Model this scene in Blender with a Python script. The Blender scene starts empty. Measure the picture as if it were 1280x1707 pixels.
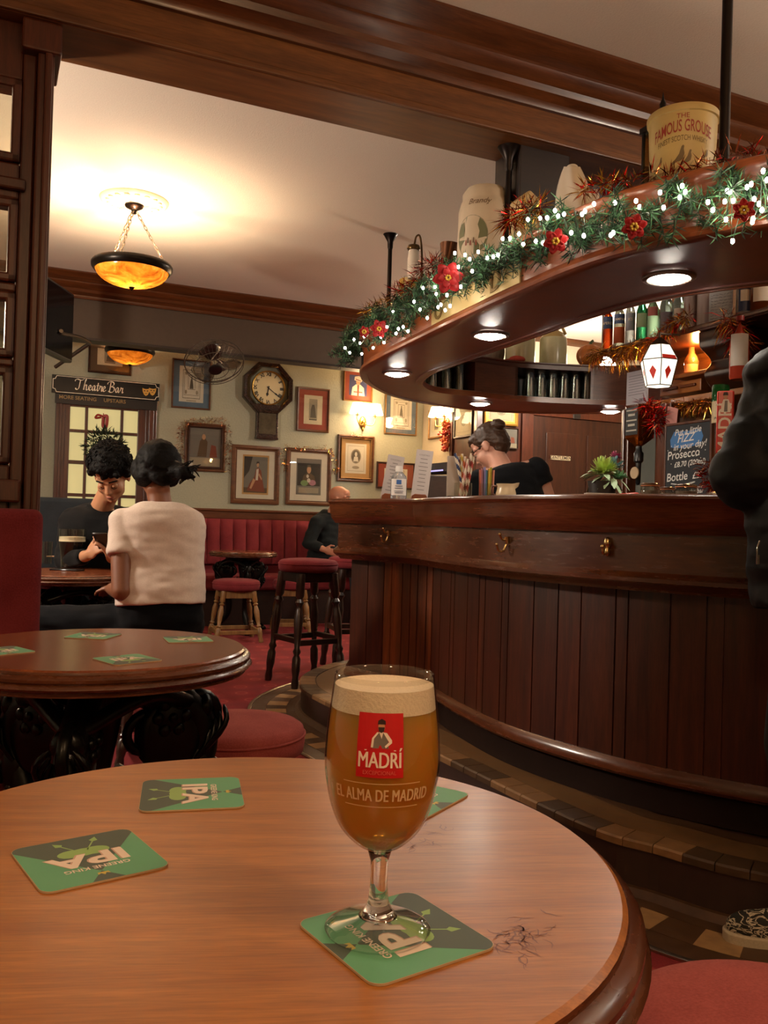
import bpy, bmesh, math, random
import numpy as np
from mathutils import Vector, Matrix, Euler, noise
PI = math.pi
S = bpy.context.scene
COL = S.collection
TH = math.radians(24.5)                 # the room's walls are turned against the view
CT, ST = math.cos(TH), math.sin(TH)
F, PITCH, ROLL, CZ = 1450.0, 0.011, -0.029, 1.015

# ---------------------------------------------------------------- camera maths (used to measure the place)
_f = Vector((0, math.cos(PITCH), math.sin(PITCH))); _u = Vector((0, -math.sin(PITCH), math.cos(PITCH))); _x = Vector((1, 0, 0))
BX = _x * math.cos(ROLL) - _u * math.sin(ROLL)
BU = _u * math.cos(ROLL) + _x * math.sin(ROLL)
BF = _f
def ray(x, y): return BF + BX * ((x - 640) / F) - BU * ((y - 853.5) / F)
def atz(x, y, z):
    d = ray(x, y); t = (z - CZ) / d.z; return Vector((d.x * t, d.y * t, z))
def atd(x, y, D):
    d = ray(x, y); return Vector((d.x * D, d.y * D, CZ + d.z * D))
def R(u, v, z=0.0): return Vector((CT * u - ST * v, ST * u + CT * v, z))
def uv(p): return Vector((CT * p[0] + ST * p[1], -ST * p[0] + CT * p[1], p[2]))
def onv(x, y, v):                       # room coordinates of a point on the plane v = const
    d = ray(x, y); dv = -ST * d.x + CT * d.y; t = v / dv
    return uv(Vector((d.x * t, d.y * t, CZ + d.z * t)))
def onu(x, y, u):
    d = ray(x, y); du = CT * d.x + ST * d.y; t = u / du
    return uv(Vector((d.x * t, d.y * t, CZ + d.z * t)))

# ---------------------------------------------------------------- colours and materials
def lin(c):
    c = c.lstrip('#'); out = []
    for i in (0, 2, 4):
        v = int(c[i:i + 2], 16) / 255
        out.append(v / 12.92 if v <= 0.04045 else ((v + 0.055) / 1.055) ** 2.4)
    return (*out, 1.0)
MATS = {}
def newmat(name):
    m = bpy.data.materials.new(name); m.use_nodes = True
    nt = m.node_tree
    return m, nt, nt.nodes['Principled BSDF'], nt.nodes['Material Output']
def setb(b, col=None, rough=None, metal=None, **k):
    if col is not None: b.inputs['Base Color'].default_value = lin(col) if isinstance(col, str) else col
    if rough is not None: b.inputs['Roughness'].default_value = rough
    if metal is not None: b.inputs['Metallic'].default_value = metal
    for a, v in k.items(): b.inputs[a.replace('_', ' ')].default_value = v
def link(nt, a, b): nt.links.new(a, b)
def noise_node(nt, scale, coord='Object', vec=(1, 1, 1), detail=4, dist=0.0, rough=0.55):
    tc = nt.nodes.new('ShaderNodeTexCoord'); mp = nt.nodes.new('ShaderNodeMapping'); n = nt.nodes.new('ShaderNodeTexNoise')
    mp.inputs['Scale'].default_value = vec
    link(nt, tc.outputs[coord], mp.inputs['Vector']); link(nt, mp.outputs['Vector'], n.inputs['Vector'])
    n.inputs['Scale'].default_value = scale; n.inputs['Detail'].default_value = detail
    n.inputs['Roughness'].default_value = rough; n.inputs['Distortion'].default_value = dist
    return n
def ramp(nt, fac, stops):
    r = nt.nodes.new('ShaderNodeValToRGB'); e = r.color_ramp.elements
    while len(e) < len(stops): e.new(0.5)
    for q, (p, c) in zip(e, stops):
        q.position = p; q.color = lin(c) if isinstance(c, str) else c
    link(nt, fac, r.inputs['Fac']); return r
def bump(nt, b, h, strength=0.2, dist=0.01):
    n = nt.nodes.new('ShaderNodeBump'); n.inputs['Strength'].default_value = strength; n.inputs['Distance'].default_value = dist
    link(nt, h, n.inputs['Height']); link(nt, n.outputs['Normal'], b.inputs['Normal'])
def plain(name, col, rough=0.5, metal=0.0, var=0.0, vscale=30, bumpy=0.0, **k):
    if name in MATS: return MATS[name]
    m, nt, b, o = newmat(name); setb(b, col, rough, metal, **k)
    n = noise_node(nt, vscale)
    c = lin(col) if isinstance(col, str) else col
    v = max(var, 0.02)
    r = ramp(nt, n.outputs['Fac'], [(0.3, tuple(x * (1 - v) for x in c[:3]) + (1,)), (0.7, tuple(min(1, x * (1 + v)) for x in c[:3]) + (1,))])
    link(nt, r.outputs['Color'], b.inputs['Base Color'])
    if bumpy: bump(nt, b, n.outputs['Fac'], bumpy, 0.004)
    MATS[name] = m; return m
def wood(name, dark, light, axis='z', rough=0.3, scale=3.0, grain=14, attr=False, coat=0.0, mid=None):
    if name in MATS: return MATS[name]
    m, nt, b, o = newmat(name); setb(b, dark, rough)
    vec = {'x': (1, grain, grain), 'y': (grain, 1, grain), 'z': (grain, grain, 1), 'h': (1.3, 1.3, grain)}[axis]
    n = noise_node(nt, scale, 'Object', vec, detail=6, dist=0.7, rough=0.6)
    st = [(0.28, dark), (0.72, light)] if not mid else [(0.25, dark), (0.5, mid), (0.75, light)]
    r = ramp(nt, n.outputs['Fac'], st)
    n2 = noise_node(nt, scale * 6, 'Object', tuple(q * 1.5 for q in vec), detail=3)
    mx = nt.nodes.new('ShaderNodeMix'); mx.data_type = 'RGBA'; mx.blend_type = 'MULTIPLY'; mx.inputs['Factor'].default_value = 0.45
    r2 = ramp(nt, n2.outputs['Fac'], [(0.35, (0.45, 0.42, 0.4, 1)), (0.6, (1, 1, 1, 1))])
    link(nt, r.outputs['Color'], mx.inputs['A']); link(nt, r2.outputs['Color'], mx.inputs['B'])
    outc = mx.outputs['Result']
    if attr:
        at = nt.nodes.new('ShaderNodeAttribute'); at.attribute_name = 'plank'
        m2 = nt.nodes.new('ShaderNodeMix'); m2.data_type = 'RGBA'; m2.blend_type = 'MULTIPLY'; m2.inputs['Factor'].default_value = 1.0
        link(nt, outc, m2.inputs['A']); link(nt, at.outputs['Color'], m2.inputs['B']); outc = m2.outputs['Result']
    link(nt, outc, b.inputs['Base Color'])
    rr = nt.nodes.new('ShaderNodeMapRange'); rr.inputs['To Min'].default_value = rough * 0.8; rr.inputs['To Max'].default_value = rough * 1.35
    link(nt, n2.outputs['Fac'], rr.inputs['Value']); link(nt, rr.outputs['Result'], b.inputs['Roughness'])
    bump(nt, b, n2.outputs['Fac'], 0.03, 0.002)
    b.inputs['Coat Weight'].default_value = coat; b.inputs['Coat Roughness'].default_value = 0.18
    MATS[name] = m; return m
def cloth(name, a, c, scale=180, rough=0.9, sheen=0.03, big=5, bumpy=0.25):
    if name in MATS: return MATS[name]
    m, nt, b, o = newmat(name); setb(b, a, rough); b.inputs['Sheen Weight'].default_value = sheen; b.inputs['Sheen Roughness'].default_value = 0.5; b.inputs['Specular IOR Level'].default_value = 0.15
    n = noise_node(nt, scale, detail=2); n2 = noise_node(nt, big, detail=3)
    ad = nt.nodes.new('ShaderNodeMath'); ad.operation = 'ADD'; hf = nt.nodes.new('ShaderNodeMath'); hf.operation = 'MULTIPLY'; hf.inputs[1].default_value = 0.5
    link(nt, n.outputs['Fac'], ad.inputs[0]); link(nt, n2.outputs['Fac'], ad.inputs[1]); link(nt, ad.outputs[0], hf.inputs[0])
    r = ramp(nt, hf.outputs[0], [(0.35, a), (0.65, c)])
    link(nt, r.outputs['Color'], b.inputs['Base Color']); bump(nt, b, n.outputs['Fac'], bumpy, 0.002)
    MATS[name] = m; return m
def emit(name, col, strength, base=None):
    if name in MATS: return MATS[name]
    m, nt, b, o = newmat(name); setb(b, base or col, 0.4)
    b.inputs['Emission Color'].default_value = lin(col); b.inputs['Emission Strength'].default_value = strength
    MATS[name] = m; return m
def thin_glass(name, tint='#ffffff', gloss=0.05, refl=1.0):
    if name in MATS: return MATS[name]
    m, nt, b, o = newmat(name)
    nt.nodes.remove(b)
    t = nt.nodes.new('ShaderNodeBsdfTransparent'); t.inputs['Color'].default_value = lin(tint)
    g = nt.nodes.new('ShaderNodeBsdfGlossy'); g.inputs['Roughness'].default_value = gloss
    fr = nt.nodes.new('ShaderNodeFresnel'); 
    ge = nt.nodes.new('ShaderNodeNewGeometry'); mr = nt.nodes.new('ShaderNodeMapRange'); mr.inputs['To Min'].default_value = 1.5; mr.inputs['To Max'].default_value = 1 / 1.5   # both faces of a thin pane reflect alike
    link(nt, ge.outputs['Backfacing'], mr.inputs['Value']); link(nt, mr.outputs['Result'], fr.inputs['IOR'])
    mu = nt.nodes.new('ShaderNodeMath'); mu.operation = 'MULTIPLY'; mu.inputs[1].default_value = refl; mu.use_clamp = True
    mx = nt.nodes.new('ShaderNodeMixShader')
    link(nt, fr.outputs[0], mu.inputs[0]); link(nt, mu.outputs[0], mx.inputs[0])
    link(nt, t.outputs[0], mx.inputs[1]); link(nt, g.outputs[0], mx.inputs[2]); link(nt, mx.outputs[0], o.inputs['Surface'])
    MATS[name] = m; return m
def real_glass(name, col='#ffffff', rough=0.0, ior=1.48):
    if name in MATS: return MATS[name]
    m, nt, b, o = newmat(name); setb(b, col, rough); b.inputs['Transmission Weight'].default_value = 1; b.inputs['IOR'].default_value = ior
    MATS[name] = m; return m

# ---------------------------------------------------------------- scene graph
def tag(o, label=None, cat=None, group=None, kind=None):
    if label: o['label'] = label
    if cat: o['category'] = cat
    if group: o['group'] = group
    if kind: o['kind'] = kind
    return o
def thing(name, label, cat, loc=(0, 0, 0), rz=0.0, group=None):
    o = bpy.data.objects.new(name, None); COL.objects.link(o)
    o.empty_display_size = 0.05
    o.location = loc; o.rotation_euler = (0, 0, rz)
    return tag(o, label, cat, group)
def kids(o): return [c for c in bpy.data.objects if c.parent == o]
def dup(o, loc=None, rz=None, label=None, group=None, parent=None):
    c = o.copy(); COL.objects.link(c)
    if parent: c.parent = parent
    if loc is not None: c.location = loc
    if rz is not None: c.rotation_euler = (0, 0, rz)
    if label: c['label'] = label
    if group: c['group'] = group
    for k in kids(o):
        if k is not c: dup(k, parent=c)
    return c

class MB:
    """collects shapes and links them as ONE mesh object"""
    def __init__(s): s.v = []; s.f = []; s.m = []; s.c = []; s.mi = 0; s.M = Matrix.Identity(4); s.col = (1, 1, 1, 1)
    def mat(s, i): s.mi = i; return s
    def xf(s, M=None): s.M = M if M is not None else Matrix.Identity(4); return s
    def add(s, vs, fs):
        o = len(s.v)
        s.v += [tuple(s.M @ Vector(p)) for p in vs]
        for f in fs: s.f.append([o + i for i in f]); s.m.append(s.mi); s.c.append(s.col)
        return s
    def box(s, a, b):
        x0, y0, z0 = a; x1, y1, z1 = b
        vs = [(x0, y0, z0), (x1, y0, z0), (x1, y1, z0), (x0, y1, z0), (x0, y0, z1), (x1, y0, z1), (x1, y1, z1), (x0, y1, z1)]
        return s.add(vs, [(0, 3, 2, 1), (4, 5, 6, 7), (0, 1, 5, 4), (1, 2, 6, 5), (2, 3, 7, 6), (3, 0, 4, 7)])
    def cbox(s, c, d): return s.box([c[i] - d[i] / 2 for i in range(3)], [c[i] + d[i] / 2 for i in range(3)])
    def lathe(s, prof, n=32, c=(0, 0, 0), sx=1, sy=1):
        """prof: (r, z) list; r = 0 closes an end"""
        vs, fs, rows = [], [], []
        for r, z in prof:
            if r <= 1e-6: rows.append([len(vs)]); vs.append((c[0], c[1], c[2] + z))
            else:
                rows.append(list(range(len(vs), len(vs) + n)))
                vs += [(c[0] + r * sx * math.cos(2 * PI * i / n), c[1] + r * sy * math.sin(2 * PI * i / n), c[2] + z) for i in range(n)]
        for A, B in zip(rows, rows[1:]):
            for i in range(n):
                j = (i + 1) % n
                if len(A) == 1 and len(B) == 1: continue
                if len(A) == 1: fs.append((A[0], B[j], B[i]))
                elif len(B) == 1: fs.append((A[i], A[j], B[0]))
                else: fs.append((A[i], A[j], B[j], B[i]))
        return s.add(vs, fs)
    def ell(s, c, r, n=16, rot=None):
        prof = [(max(0, math.sin(PI * i / n)), -math.cos(PI * i / n)) for i in range(n + 1)]
        prof[0] = (0, -1); prof[-1] = (0, 1)
        old = s.M; L = Matrix.Translation(c) @ (rot.to_4x4() if rot else Matrix.Identity(4)) @ Matrix.Diagonal((r[0], r[1], r[2], 1))
        s.M = old @ L; s.lathe(prof, max(8, n)); s.M = old; return s
    def tube(s, pts, r, n=8, closed=False, flat=1.0):
        pts = [Vector(p) for p in pts]; rs = r if isinstance(r, (list, tuple)) else [r] * len(pts)
        N = len(pts); vs, fs = [], []
        prev = None
        for i, p in enumerate(pts):
            t = (pts[(i + 1) % N] - pts[i - 1]) if closed else (pts[min(i + 1, N - 1)] - pts[max(i - 1, 0)])
            t = t.normalized() if t.length > 1e-9 else Vector((0, 0, 1))
            if prev is None:
                a = Vector((0, 0, 1)) if abs(t.z) < 0.9 else Vector((1, 0, 0))
                prev = (a - t * a.dot(t)).normalized()
            else:
                q = prev - t * prev.dot(t)
                prev = q.normalized() if q.length > 1e-6 else prev
            b = t.cross(prev)
            vs += [tuple(p + (prev * math.cos(2 * PI * k / n) + b * math.sin(2 * PI * k / n) * flat) * rs[i]) for k in range(n)]
        for i in range(N if closed else N - 1):
            A = i * n; B = ((i + 1) % N) * n
            for k in range(n): fs.append((A + k, A + (k + 1) % n, B + (k + 1) % n, B + k))
        if not closed:
            fs.append(tuple(range(n - 1, -1, -1))); fs.append(tuple((N - 1) * n + k for k in range(n)))
        return s.add(vs, fs)
    def cap(s, a, ra, b, rb, n=14, rows=5):
        """closed tapered capsule"""
        a = Vector(a); b = Vector(b); d = b - a; L = d.length
        q = d.to_track_quat('Z', 'Y') if L > 1e-6 else Vector((0, 0, 1)).to_track_quat('Z', 'Y')
        prof = [(0, -ra)] + [(ra * math.cos(-PI / 2 + PI / 2 * i / rows), ra * math.sin(-PI / 2 + PI / 2 * i / rows)) for i in range(1, rows + 1)]
        prof += [(rb * math.cos(PI / 2 * i / rows), L + rb * math.sin(PI / 2 * i / rows)) for i in range(0, rows)] + [(0, L + rb)]
        old = s.M; s.M = old @ Matrix.Translation(a) @ q.to_matrix().to_4x4(); s.lathe(prof, n); s.M = old; return s
    def prism(s, poly, z0, z1):
        n = len(poly); vs = [(p[0], p[1], z0) for p in poly] + [(p[0], p[1], z1) for p in poly]
        fs = [tuple(range(n - 1, -1, -1)), tuple(range(n, 2 * n))] + [(i, (i + 1) % n, n + (i + 1) % n, n + i) for i in range(n)]
        return s.add(vs, fs)
    def sweep(s, path, prof, closed=False, pclosed=True, caps=True):
        """path: (x, y) list; prof: (outward offset, z); outward is to the right of travel"""
        N = len(path); P = [Vector((p[0], p[1])) for p in path]; vs, fs = [], []; k = len(prof)
        for i in range(N):
            def dirv(a, b):
                d = P[b] - P[a]; return d.normalized()
            if closed: d1 = dirv(i - 1, i); d2 = dirv(i, (i + 1) % N)
            else:
                d1 = dirv(max(i - 1, 0), max(i, 1)) if i > 0 else dirv(0, 1)
                d2 = dirv(i, i + 1) if i < N - 1 else d1
            n1 = Vector((d1.y, -d1.x)); n2 = Vector((d2.y, -d2.x)); m = (n1 + n2)
            m = m.normalized() if m.length > 1e-6 else n1
            sc = 1 / max(0.35, m.dot(n1))
            vs += [(P[i].x + m.x * o * sc, P[i].y + m.y * o * sc, z) for o, z in prof]
        for i in range(N if closed else N - 1):
            A = i * k; B = ((i + 1) % N) * k
            for j in range(k if pclosed else k - 1):
                fs.append((A + j, B + j, B + (j + 1) % k, A + (j + 1) % k))
        if not closed and pclosed and caps:
            fs.append(tuple(range(k))); fs.append(tuple((N - 1) * k + j for j in range(k - 1, -1, -1)))
        return s.add(vs, fs)
    def sheet(s, rows):
        n = len(rows[0]); vs = [p for r in rows for p in r]; fs = []
        for i in range(len(rows) - 1):
            for j in range(n - 1): fs.append((i * n + j, i * n + j + 1, (i + 1) * n + j + 1, (i + 1) * n + j))
        return s.add(vs, fs)
    def build(s, name, mats, parent=None, smooth=40, bevel=0.0, loc=None, rz=None, sub=0, solid=0.0, fixn=True, segs=2):
        me = bpy.data.meshes.new(name); me.from_pydata(s.v, [], s.f)
        mats = mats if isinstance(mats, (list, tuple)) else [mats]
        for m in mats: me.materials.append(m)
        me.polygons.foreach_set('material_index', s.m)
        if any(c != (1, 1, 1, 1) for c in s.c):
            at = me.color_attributes.new('plank', 'FLOAT_COLOR', 'CORNER'); vals = []
            for f, c in zip(s.f, s.c): vals += list(c) * len(f)
            at.data.foreach_set('color', vals)
        if fixn:
            bm = bmesh.new(); bm.from_mesh(me); bmesh.ops.recalc_face_normals(bm, faces=bm.faces); bm.to_mesh(me); bm.free()
        o = bpy.data.objects.new(name, me); COL.objects.link(o)
        if parent: o.parent = parent
        if loc is not None: o.location = loc
        if rz is not None: o.rotation_euler = (0, 0, rz)
        if bevel:
            b = o.modifiers.new('bevel', 'BEVEL'); b.width = bevel; b.segments = segs; b.limit_method = 'ANGLE'; b.angle_limit = math.radians(40)
        if sub:
            q = o.modifiers.new('sub', 'SUBSURF'); q.levels = sub; q.render_levels = sub
        if solid:
            q = o.modifiers.new('solid', 'SOLIDIFY'); q.thickness = solid
        if smooth:
            me.polygons.foreach_set('use_smooth', [True] * len(me.polygons))
            if smooth < 180: me.set_sharp_from_angle(angle=math.radians(smooth))
        me.update()
        return o
def catmull(pts, n=8, closed=False):
    P = [Vector(p) for p in pts]; N = len(P); out = []
    rng = range(N) if closed else range(N - 1)
    for i in rng:
        p0 = P[i - 1] if (closed or i > 0) else P[0] * 2 - P[1]
        p1 = P[i]; p2 = P[(i + 1) % N]
        p3 = P[(i + 2) % N] if (closed or i + 2 < N) else P[-1] * 2 - P[-2]
        for k in range(n):
            t = k / n
            out.append(0.5 * ((2 * p1) + (p2 - p0) * t + (2 * p0 - 5 * p1 + 4 * p2 - p3) * t * t + (3 * p1 - p0 - 3 * p2 + p3) * t ** 3))
    if not closed: out.append(P[-1])
    return out
_txt = {}
_tmp = bpy.data.scenes.new('tmp')
def evaluated(o):
    """the object's mesh with its modifiers applied, worked out in a scene of its own so that nothing else is re-evaluated"""
    for c in list(o.users_collection): c.objects.unlink(o)
    _tmp.collection.objects.link(o)
    with bpy.context.temp_override(scene=_tmp, view_layer=_tmp.view_layers[0]):
        dg = bpy.context.evaluated_depsgraph_get(); dg.update(); return bpy.data.meshes.new_from_object(o.evaluated_get(dg))
def text_mesh(body, size=1.0, extrude=0.0, shear=0.0, bold=0.0, space=1.0, align='CENTER'):
    """vertices and faces of a line of lettering, centred on the origin in XY"""
    key = (body, size, extrude, shear, bold, space, align)
    if key in _txt: return _txt[key]
    cu = bpy.data.curves.new('t', 'FONT'); cu.body = body; cu.size = size; cu.extrude = extrude; cu.shear = shear
    cu.offset = bold; cu.space_character = space; cu.align_x = align; cu.align_y = 'CENTER'; cu.resolution_u = 3
    o = bpy.data.objects.new('t', cu); COL.objects.link(o)
    me = evaluated(o)
    vs = [tuple(v.co) for v in me.vertices]; fs = [tuple(p.vertices) for p in me.polygons]
    bpy.data.objects.remove(o); bpy.data.curves.remove(cu); bpy.data.meshes.remove(me)
    _txt[key] = (vs, fs); return vs, fs
def put_text(mb, body, size, M, **k):
    vs, fs = text_mesh(body, size, **k); old = mb.M; mb.M = old @ M; mb.add(vs, fs); mb.M = old
def upright(c, yaw=0.0):
    """frame whose x runs right, y runs up and z comes out of a wall facing -y"""
    return Matrix.Translation(c) @ Matrix.Rotation(yaw, 4, 'Z') @ Matrix.Rotation(PI / 2, 4, 'X')
def blob(mb, name, mats, parent=None, voxel=0.008, smooth=8, loc=None, rz=None):
    """one continuous skin over the closed shapes in mb"""
    o = mb.build('tmp', mats, fixn=True, smooth=0)
    r = o.modifiers.new('r', 'REMESH'); r.mode = 'VOXEL'; r.voxel_size = voxel
    q = o.modifiers.new('s', 'SMOOTH'); q.iterations = smooth; q.factor = 0.5
    me = evaluated(o)
    bpy.data.objects.remove(o)
    me.name = name
    if not me.materials:
        for m in (mats if isinstance(mats, (list, tuple)) else [mats]): me.materials.append(m)
    me.polygons.foreach_set('use_smooth', [True] * len(me.polygons))
    n = bpy.data.objects.new(name, me); COL.objects.link(n)
    if parent: n.parent = parent
    if loc is not None: n.location = loc
    if rz is not None: n.rotation_euler = (0, 0, rz)
    return n
def spikes(mb, path, radius, count, length, width, rnd, droop=0.0, jitter=0.5, mats=1, along=0.35):
    """tinsel or pine needles round a path: thin folded blades"""
    P = [Vector(p) for p in path]; seg = [(b - a).length for a, b in zip(P, P[1:])]; tot = sum(seg)
    for _ in range(count):
        d = rnd.random() * tot; i = 0
        while i < len(seg) - 1 and d > seg[i]: d -= seg[i]; i += 1
        t = (P[i + 1] - P[i]).normalized(); p = P[i].lerp(P[i + 1], min(1, d / max(seg[i], 1e-6)))
        a = Vector((rnd.gauss(0, 1), rnd.gauss(0, 1), rnd.gauss(0, 1))); a = (a - t * a.dot(t))
        if a.length < 1e-6: continue
        a.normalize()
        base = p + a * radius * rnd.random()
        dirn = (a + t * rnd.uniform(-along, along) * 2 + Vector((0, 0, -droop)) + Vector((rnd.gauss(0, 1), rnd.gauss(0, 1), rnd.gauss(0, 1))) * 0.25 * jitter).normalized()
        L = length * rnd.uniform(0.6, 1.2); w = width * rnd.uniform(0.7, 1.2)
        sd = dirn.cross(Vector((rnd.gauss(0, 1), rnd.gauss(0, 1), rnd.gauss(0, 1)))).normalized() * w
        up = dirn.cross(sd).normalized() * w * 0.5
        mid = base + dirn * L * 0.5 + up; tip = base + dirn * L - Vector((0, 0, droop * L * 0.3))
        mb.mi = rnd.randrange(mats)
        mb.add([base - sd * 0.6, base + sd * 0.6, mid + sd, mid - sd, tip], [(0, 1, 2, 3), (3, 2, 4)])
EXPOSURE = 1.3; WORLD = 0.3; PEND = 29; SCON = 13; GANL = 2; FILL_POWER = 50
# ================================================================ THE ROOM (built in the room's own axes: u along the back wall, v away)
WD = wood('dark_wood', '#2c120a', '#4d2412', 'x', 0.32, 2.2, 12, coat=0.2)
WDZ = wood('dark_wood_upright', '#38170b', '#5c2b16', 'z', 0.32, 2.2, 12, coat=0.2)
WB = wood('beam_wood', '#543016', '#865429', 'x', 0.38, 1.6, 10)
BLACKWOOD = wood('black_brown_wood', '#1a100b', '#2c1a11', 'x', 0.4, 2.0, 10)
WALL = plain('sage_wall', '#9a9b87', 0.75, var=0.05, vscale=60, bumpy=0.5)
WALLD = plain('brown_wall_paint', '#4b3d30', 0.7, var=0.06, vscale=40, bumpy=0.3)
CEIL = plain('cream_ceiling', '#e4d9c7', 0.9, var=0.03, vscale=140, bumpy=0.35)
BLUEGREY = plain('blue_grey_paint', '#4c5d68', 0.7, var=0.08, vscale=12, bumpy=0.5)
TRIMW = wood('trim_wood', '#45230f', '#703f1d', 'x', 0.3, 2.5, 12, coat=0.2)
ZC = 2.92
def struct(mb, name, mats, **k):
    k.setdefault('rz', TH)
    o = mb.build(name, mats, **k); o['kind'] = 'structure'; return o
def bx(a, b): return MB().box(a, b)

# carpet with a small repeating motif
def carpet_mat():
    m, nt, b, o = newmat('red_carpet'); setb(b, '#7a1218', 0.95)
    tc = nt.nodes.new('ShaderNodeTexCoord'); mp = nt.nodes.new('ShaderNodeMapping'); mp.inputs['Scale'].default_value = (3.2, 3.2, 3.2)
    link(nt, tc.outputs['Object'], mp.inputs['Vector'])
    v = nt.nodes.new('ShaderNodeTexVoronoi'); v.inputs['Randomness'].default_value = 0.25; v.inputs['Scale'].default_value = 1.6
    link(nt, mp.outputs['Vector'], v.inputs['Vector'])
    r = ramp(nt, v.outputs['Distance'], [(0.0, '#a01f26'), (0.16, '#8c141d'), (0.2, '#a8463e'), (0.24, '#8c141d'), (0.6, '#7d1019')])
    n = noise_node(nt, 220, detail=2)
    mx = nt.nodes.new('ShaderNodeMix'); mx.data_type = 'RGBA'; mx.blend_type = 'MULTIPLY'; mx.inputs['Factor'].default_value = 0.5
    link(nt, r.outputs['Color'], mx.inputs['A']); link(nt, n.outputs['Fac'], mx.inputs['B']); link(nt, mx.outputs['Result'], b.inputs['Base Color'])
    bump(nt, b, n.outputs['Fac'], 0.4, 0.004); return m
CARPET = carpet_mat()
struct(bx((-4, -2.6, -0.08), (7, 9.6, 0)), 'floor', CARPET, smooth=0)
struct(bx((-4, -2.6, ZC), (7, 9.6, ZC + 0.1)), 'ceiling', CEIL, smooth=0)

# ---- front beam across the room, with its cornice
V0, V1, ZB = 3.0, 3.26, 2.6
struct(bx((-4, V0, ZB), (7, V1, ZC)), 'trim_1', WB, smooth=0, bevel=0.006)
def cornice(name, u0, u1, vface, ztop, h, proj, mat):
    prof = [(0, 0), (0, -h), (0.10, -h), (0.13, -h * .93), (0.13, -h * .86), (0.2, -h * .8), (0.3, -h * .74), (0.34, -h * .62), (0.5, -h * .5), (0.56, -h * .4),
            (0.56, -h * .34), (0.68, -h * .28), (0.85, -h * .2), (0.95, -h * .1), (1, -h * .06), (1, 0)]
    m = MB(); m.sweep([(u0, vface), (u1, vface)], [(o * proj, ztop + z) for o, z in prof])
    return struct(m, name, mat, smooth=30)
cornice('trim_2', -4, 7, V0, ZC, 0.19, 0.19, TRIMW)
# thin bead along the beam's lower edge
struct(bx((-4, V0 - 0.012, ZB), (7, V0, ZB + 0.03)), 'trim_3', WB, smooth=0, bevel=0.005)
# ---- far bulkhead over the alcove
VB, ZBB = 7.45, 2.44
struct(bx((-4, VB, ZBB), (7, VB + 0.12, ZC)), 'trim_4', plain('bulkhead_paint', '#4a3a2c', 0.65, var=0.05, vscale=25, bumpy=0.25), smooth=0)
cornice('trim_5', -4, 7, VB, ZC, 0.17, 0.22, TRIMW)
struct(bx((-4, VB - 0.02, ZBB - 0.02), (7, VB + 0.14, ZBB)), 'trim_6', BLACKWOOD, smooth=0)
# ---- back wall, return wall, lobby wall
VW = 8.5
cu = onv(705, 700, VW)[0]
p800 = onu(797, 700, cu); VL = p800[1]
struct(bx((-4, VW, 0), (cu + 0.15, VW + 0.12, ZC)), 'wall_back', WALL, smooth=0)
CREAMW = plain('cream_wall', '#b9ad93', 0.75, var=0.04, vscale=60, bumpy=0.4)
struct(bx((cu, VL, 0), (cu + 0.15, VW, ZC)), 'wall_return', CREAMW, smooth=0)
struct(bx((cu, VL, 0), (7, VL + 0.12, ZC)), 'wall_lobby', CREAMW, smooth=0)
# wood panelling on the return wall's near half and the lobby wall
pu = onu(757, 720, cu)
m = MB(); m.box((cu - 0.02, VL - 0.02, 0), (cu, pu[1], 2.15)); m.box((cu - 0.035, VL - 0.035, 0), (cu + 0.03, VL + 0.03, 2.3))
m.box((cu - 0.04, pu[1] - 0.03, 0), (cu, pu[1] + 0.02, 2.15))
struct(m, 'trim_7', WDZ, smooth=0, bevel=0.004)
a = onv(800, 720, VL)[0]; b = onv(866, 720, VL)[0]; c = onv(876, 720, VL)[0]; d = onv(1048, 720, VL)[0]
m = MB(); m.box((cu, VL - 0.02, 0), (b, VL, 2.2)); m.box((b, VL - 0.05, 0), (c + 0.06, VL, 2.5)); m.box((d, VL - 0.05, 0), (d + 0.1, VL, 2.5)); m.box((c, VL - 0.05, 2.12), (d, VL, 2.5))
struct(m, 'trim_8', WDZ, smooth=0, bevel=0.004)
# gentlemen door
du0, du1 = c + 0.06, d
dr = MB(); dr.box((du0, VL - 0.03, 0), (du1, VL, 2.12))
w = du1 - du0
for (a0, a1, z0, z1) in ((0.13, 0.46, 1.22, 1.96), (0.54, 0.87, 1.22, 1.96), (0.13, 0.46, 0.2, 1.05), (0.54, 0.87, 0.2, 1.05)):
    dr.box((du0 + a0 * w, VL - 0.042, z0), (du0 + a1 * w, VL - 0.03, z1))
DG = struct(dr, 'door_2', wood('door_wood', '#241009', '#43210f', 'z', 0.35, 2.4, 12), smooth=0, bevel=0.006)
s0 = onv(918, 759, VL - 0.045); s1 = onv(950, 768, VL - 0.045)
mb = MB(); mb.box((s0[0], VL - 0.05, s1[2]), (s1[0], VL - 0.03, s0[2]))
mb.mat(1); put_text(mb, 'GENTLEMEN', 0.046, upright(((s0[0] + s1[0]) / 2, VL - 0.0515, (s0[2] + s1[2]) / 2)), extrude=0.0008, bold=0.0006)
sg = mb.build('door_sign', [plain('cream_sign', '#b8a888', 0.5), plain('sign_ink', '#2a1c12', 0.5)], DG, smooth=0)
# pale notice taped on the door's right side
p = onv(955, 690, VL - 0.05); mb = MB(); mb.box((p[0], VL - 0.06, p[2] - 0.05), (p[0] + 0.09, VL - 0.042, p[2] + 0.09))
mb.build('door_closer', plain('closer_metal', '#3a3430', 0.4, 0.7), DG, smooth=0, bevel=0.004)
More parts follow.
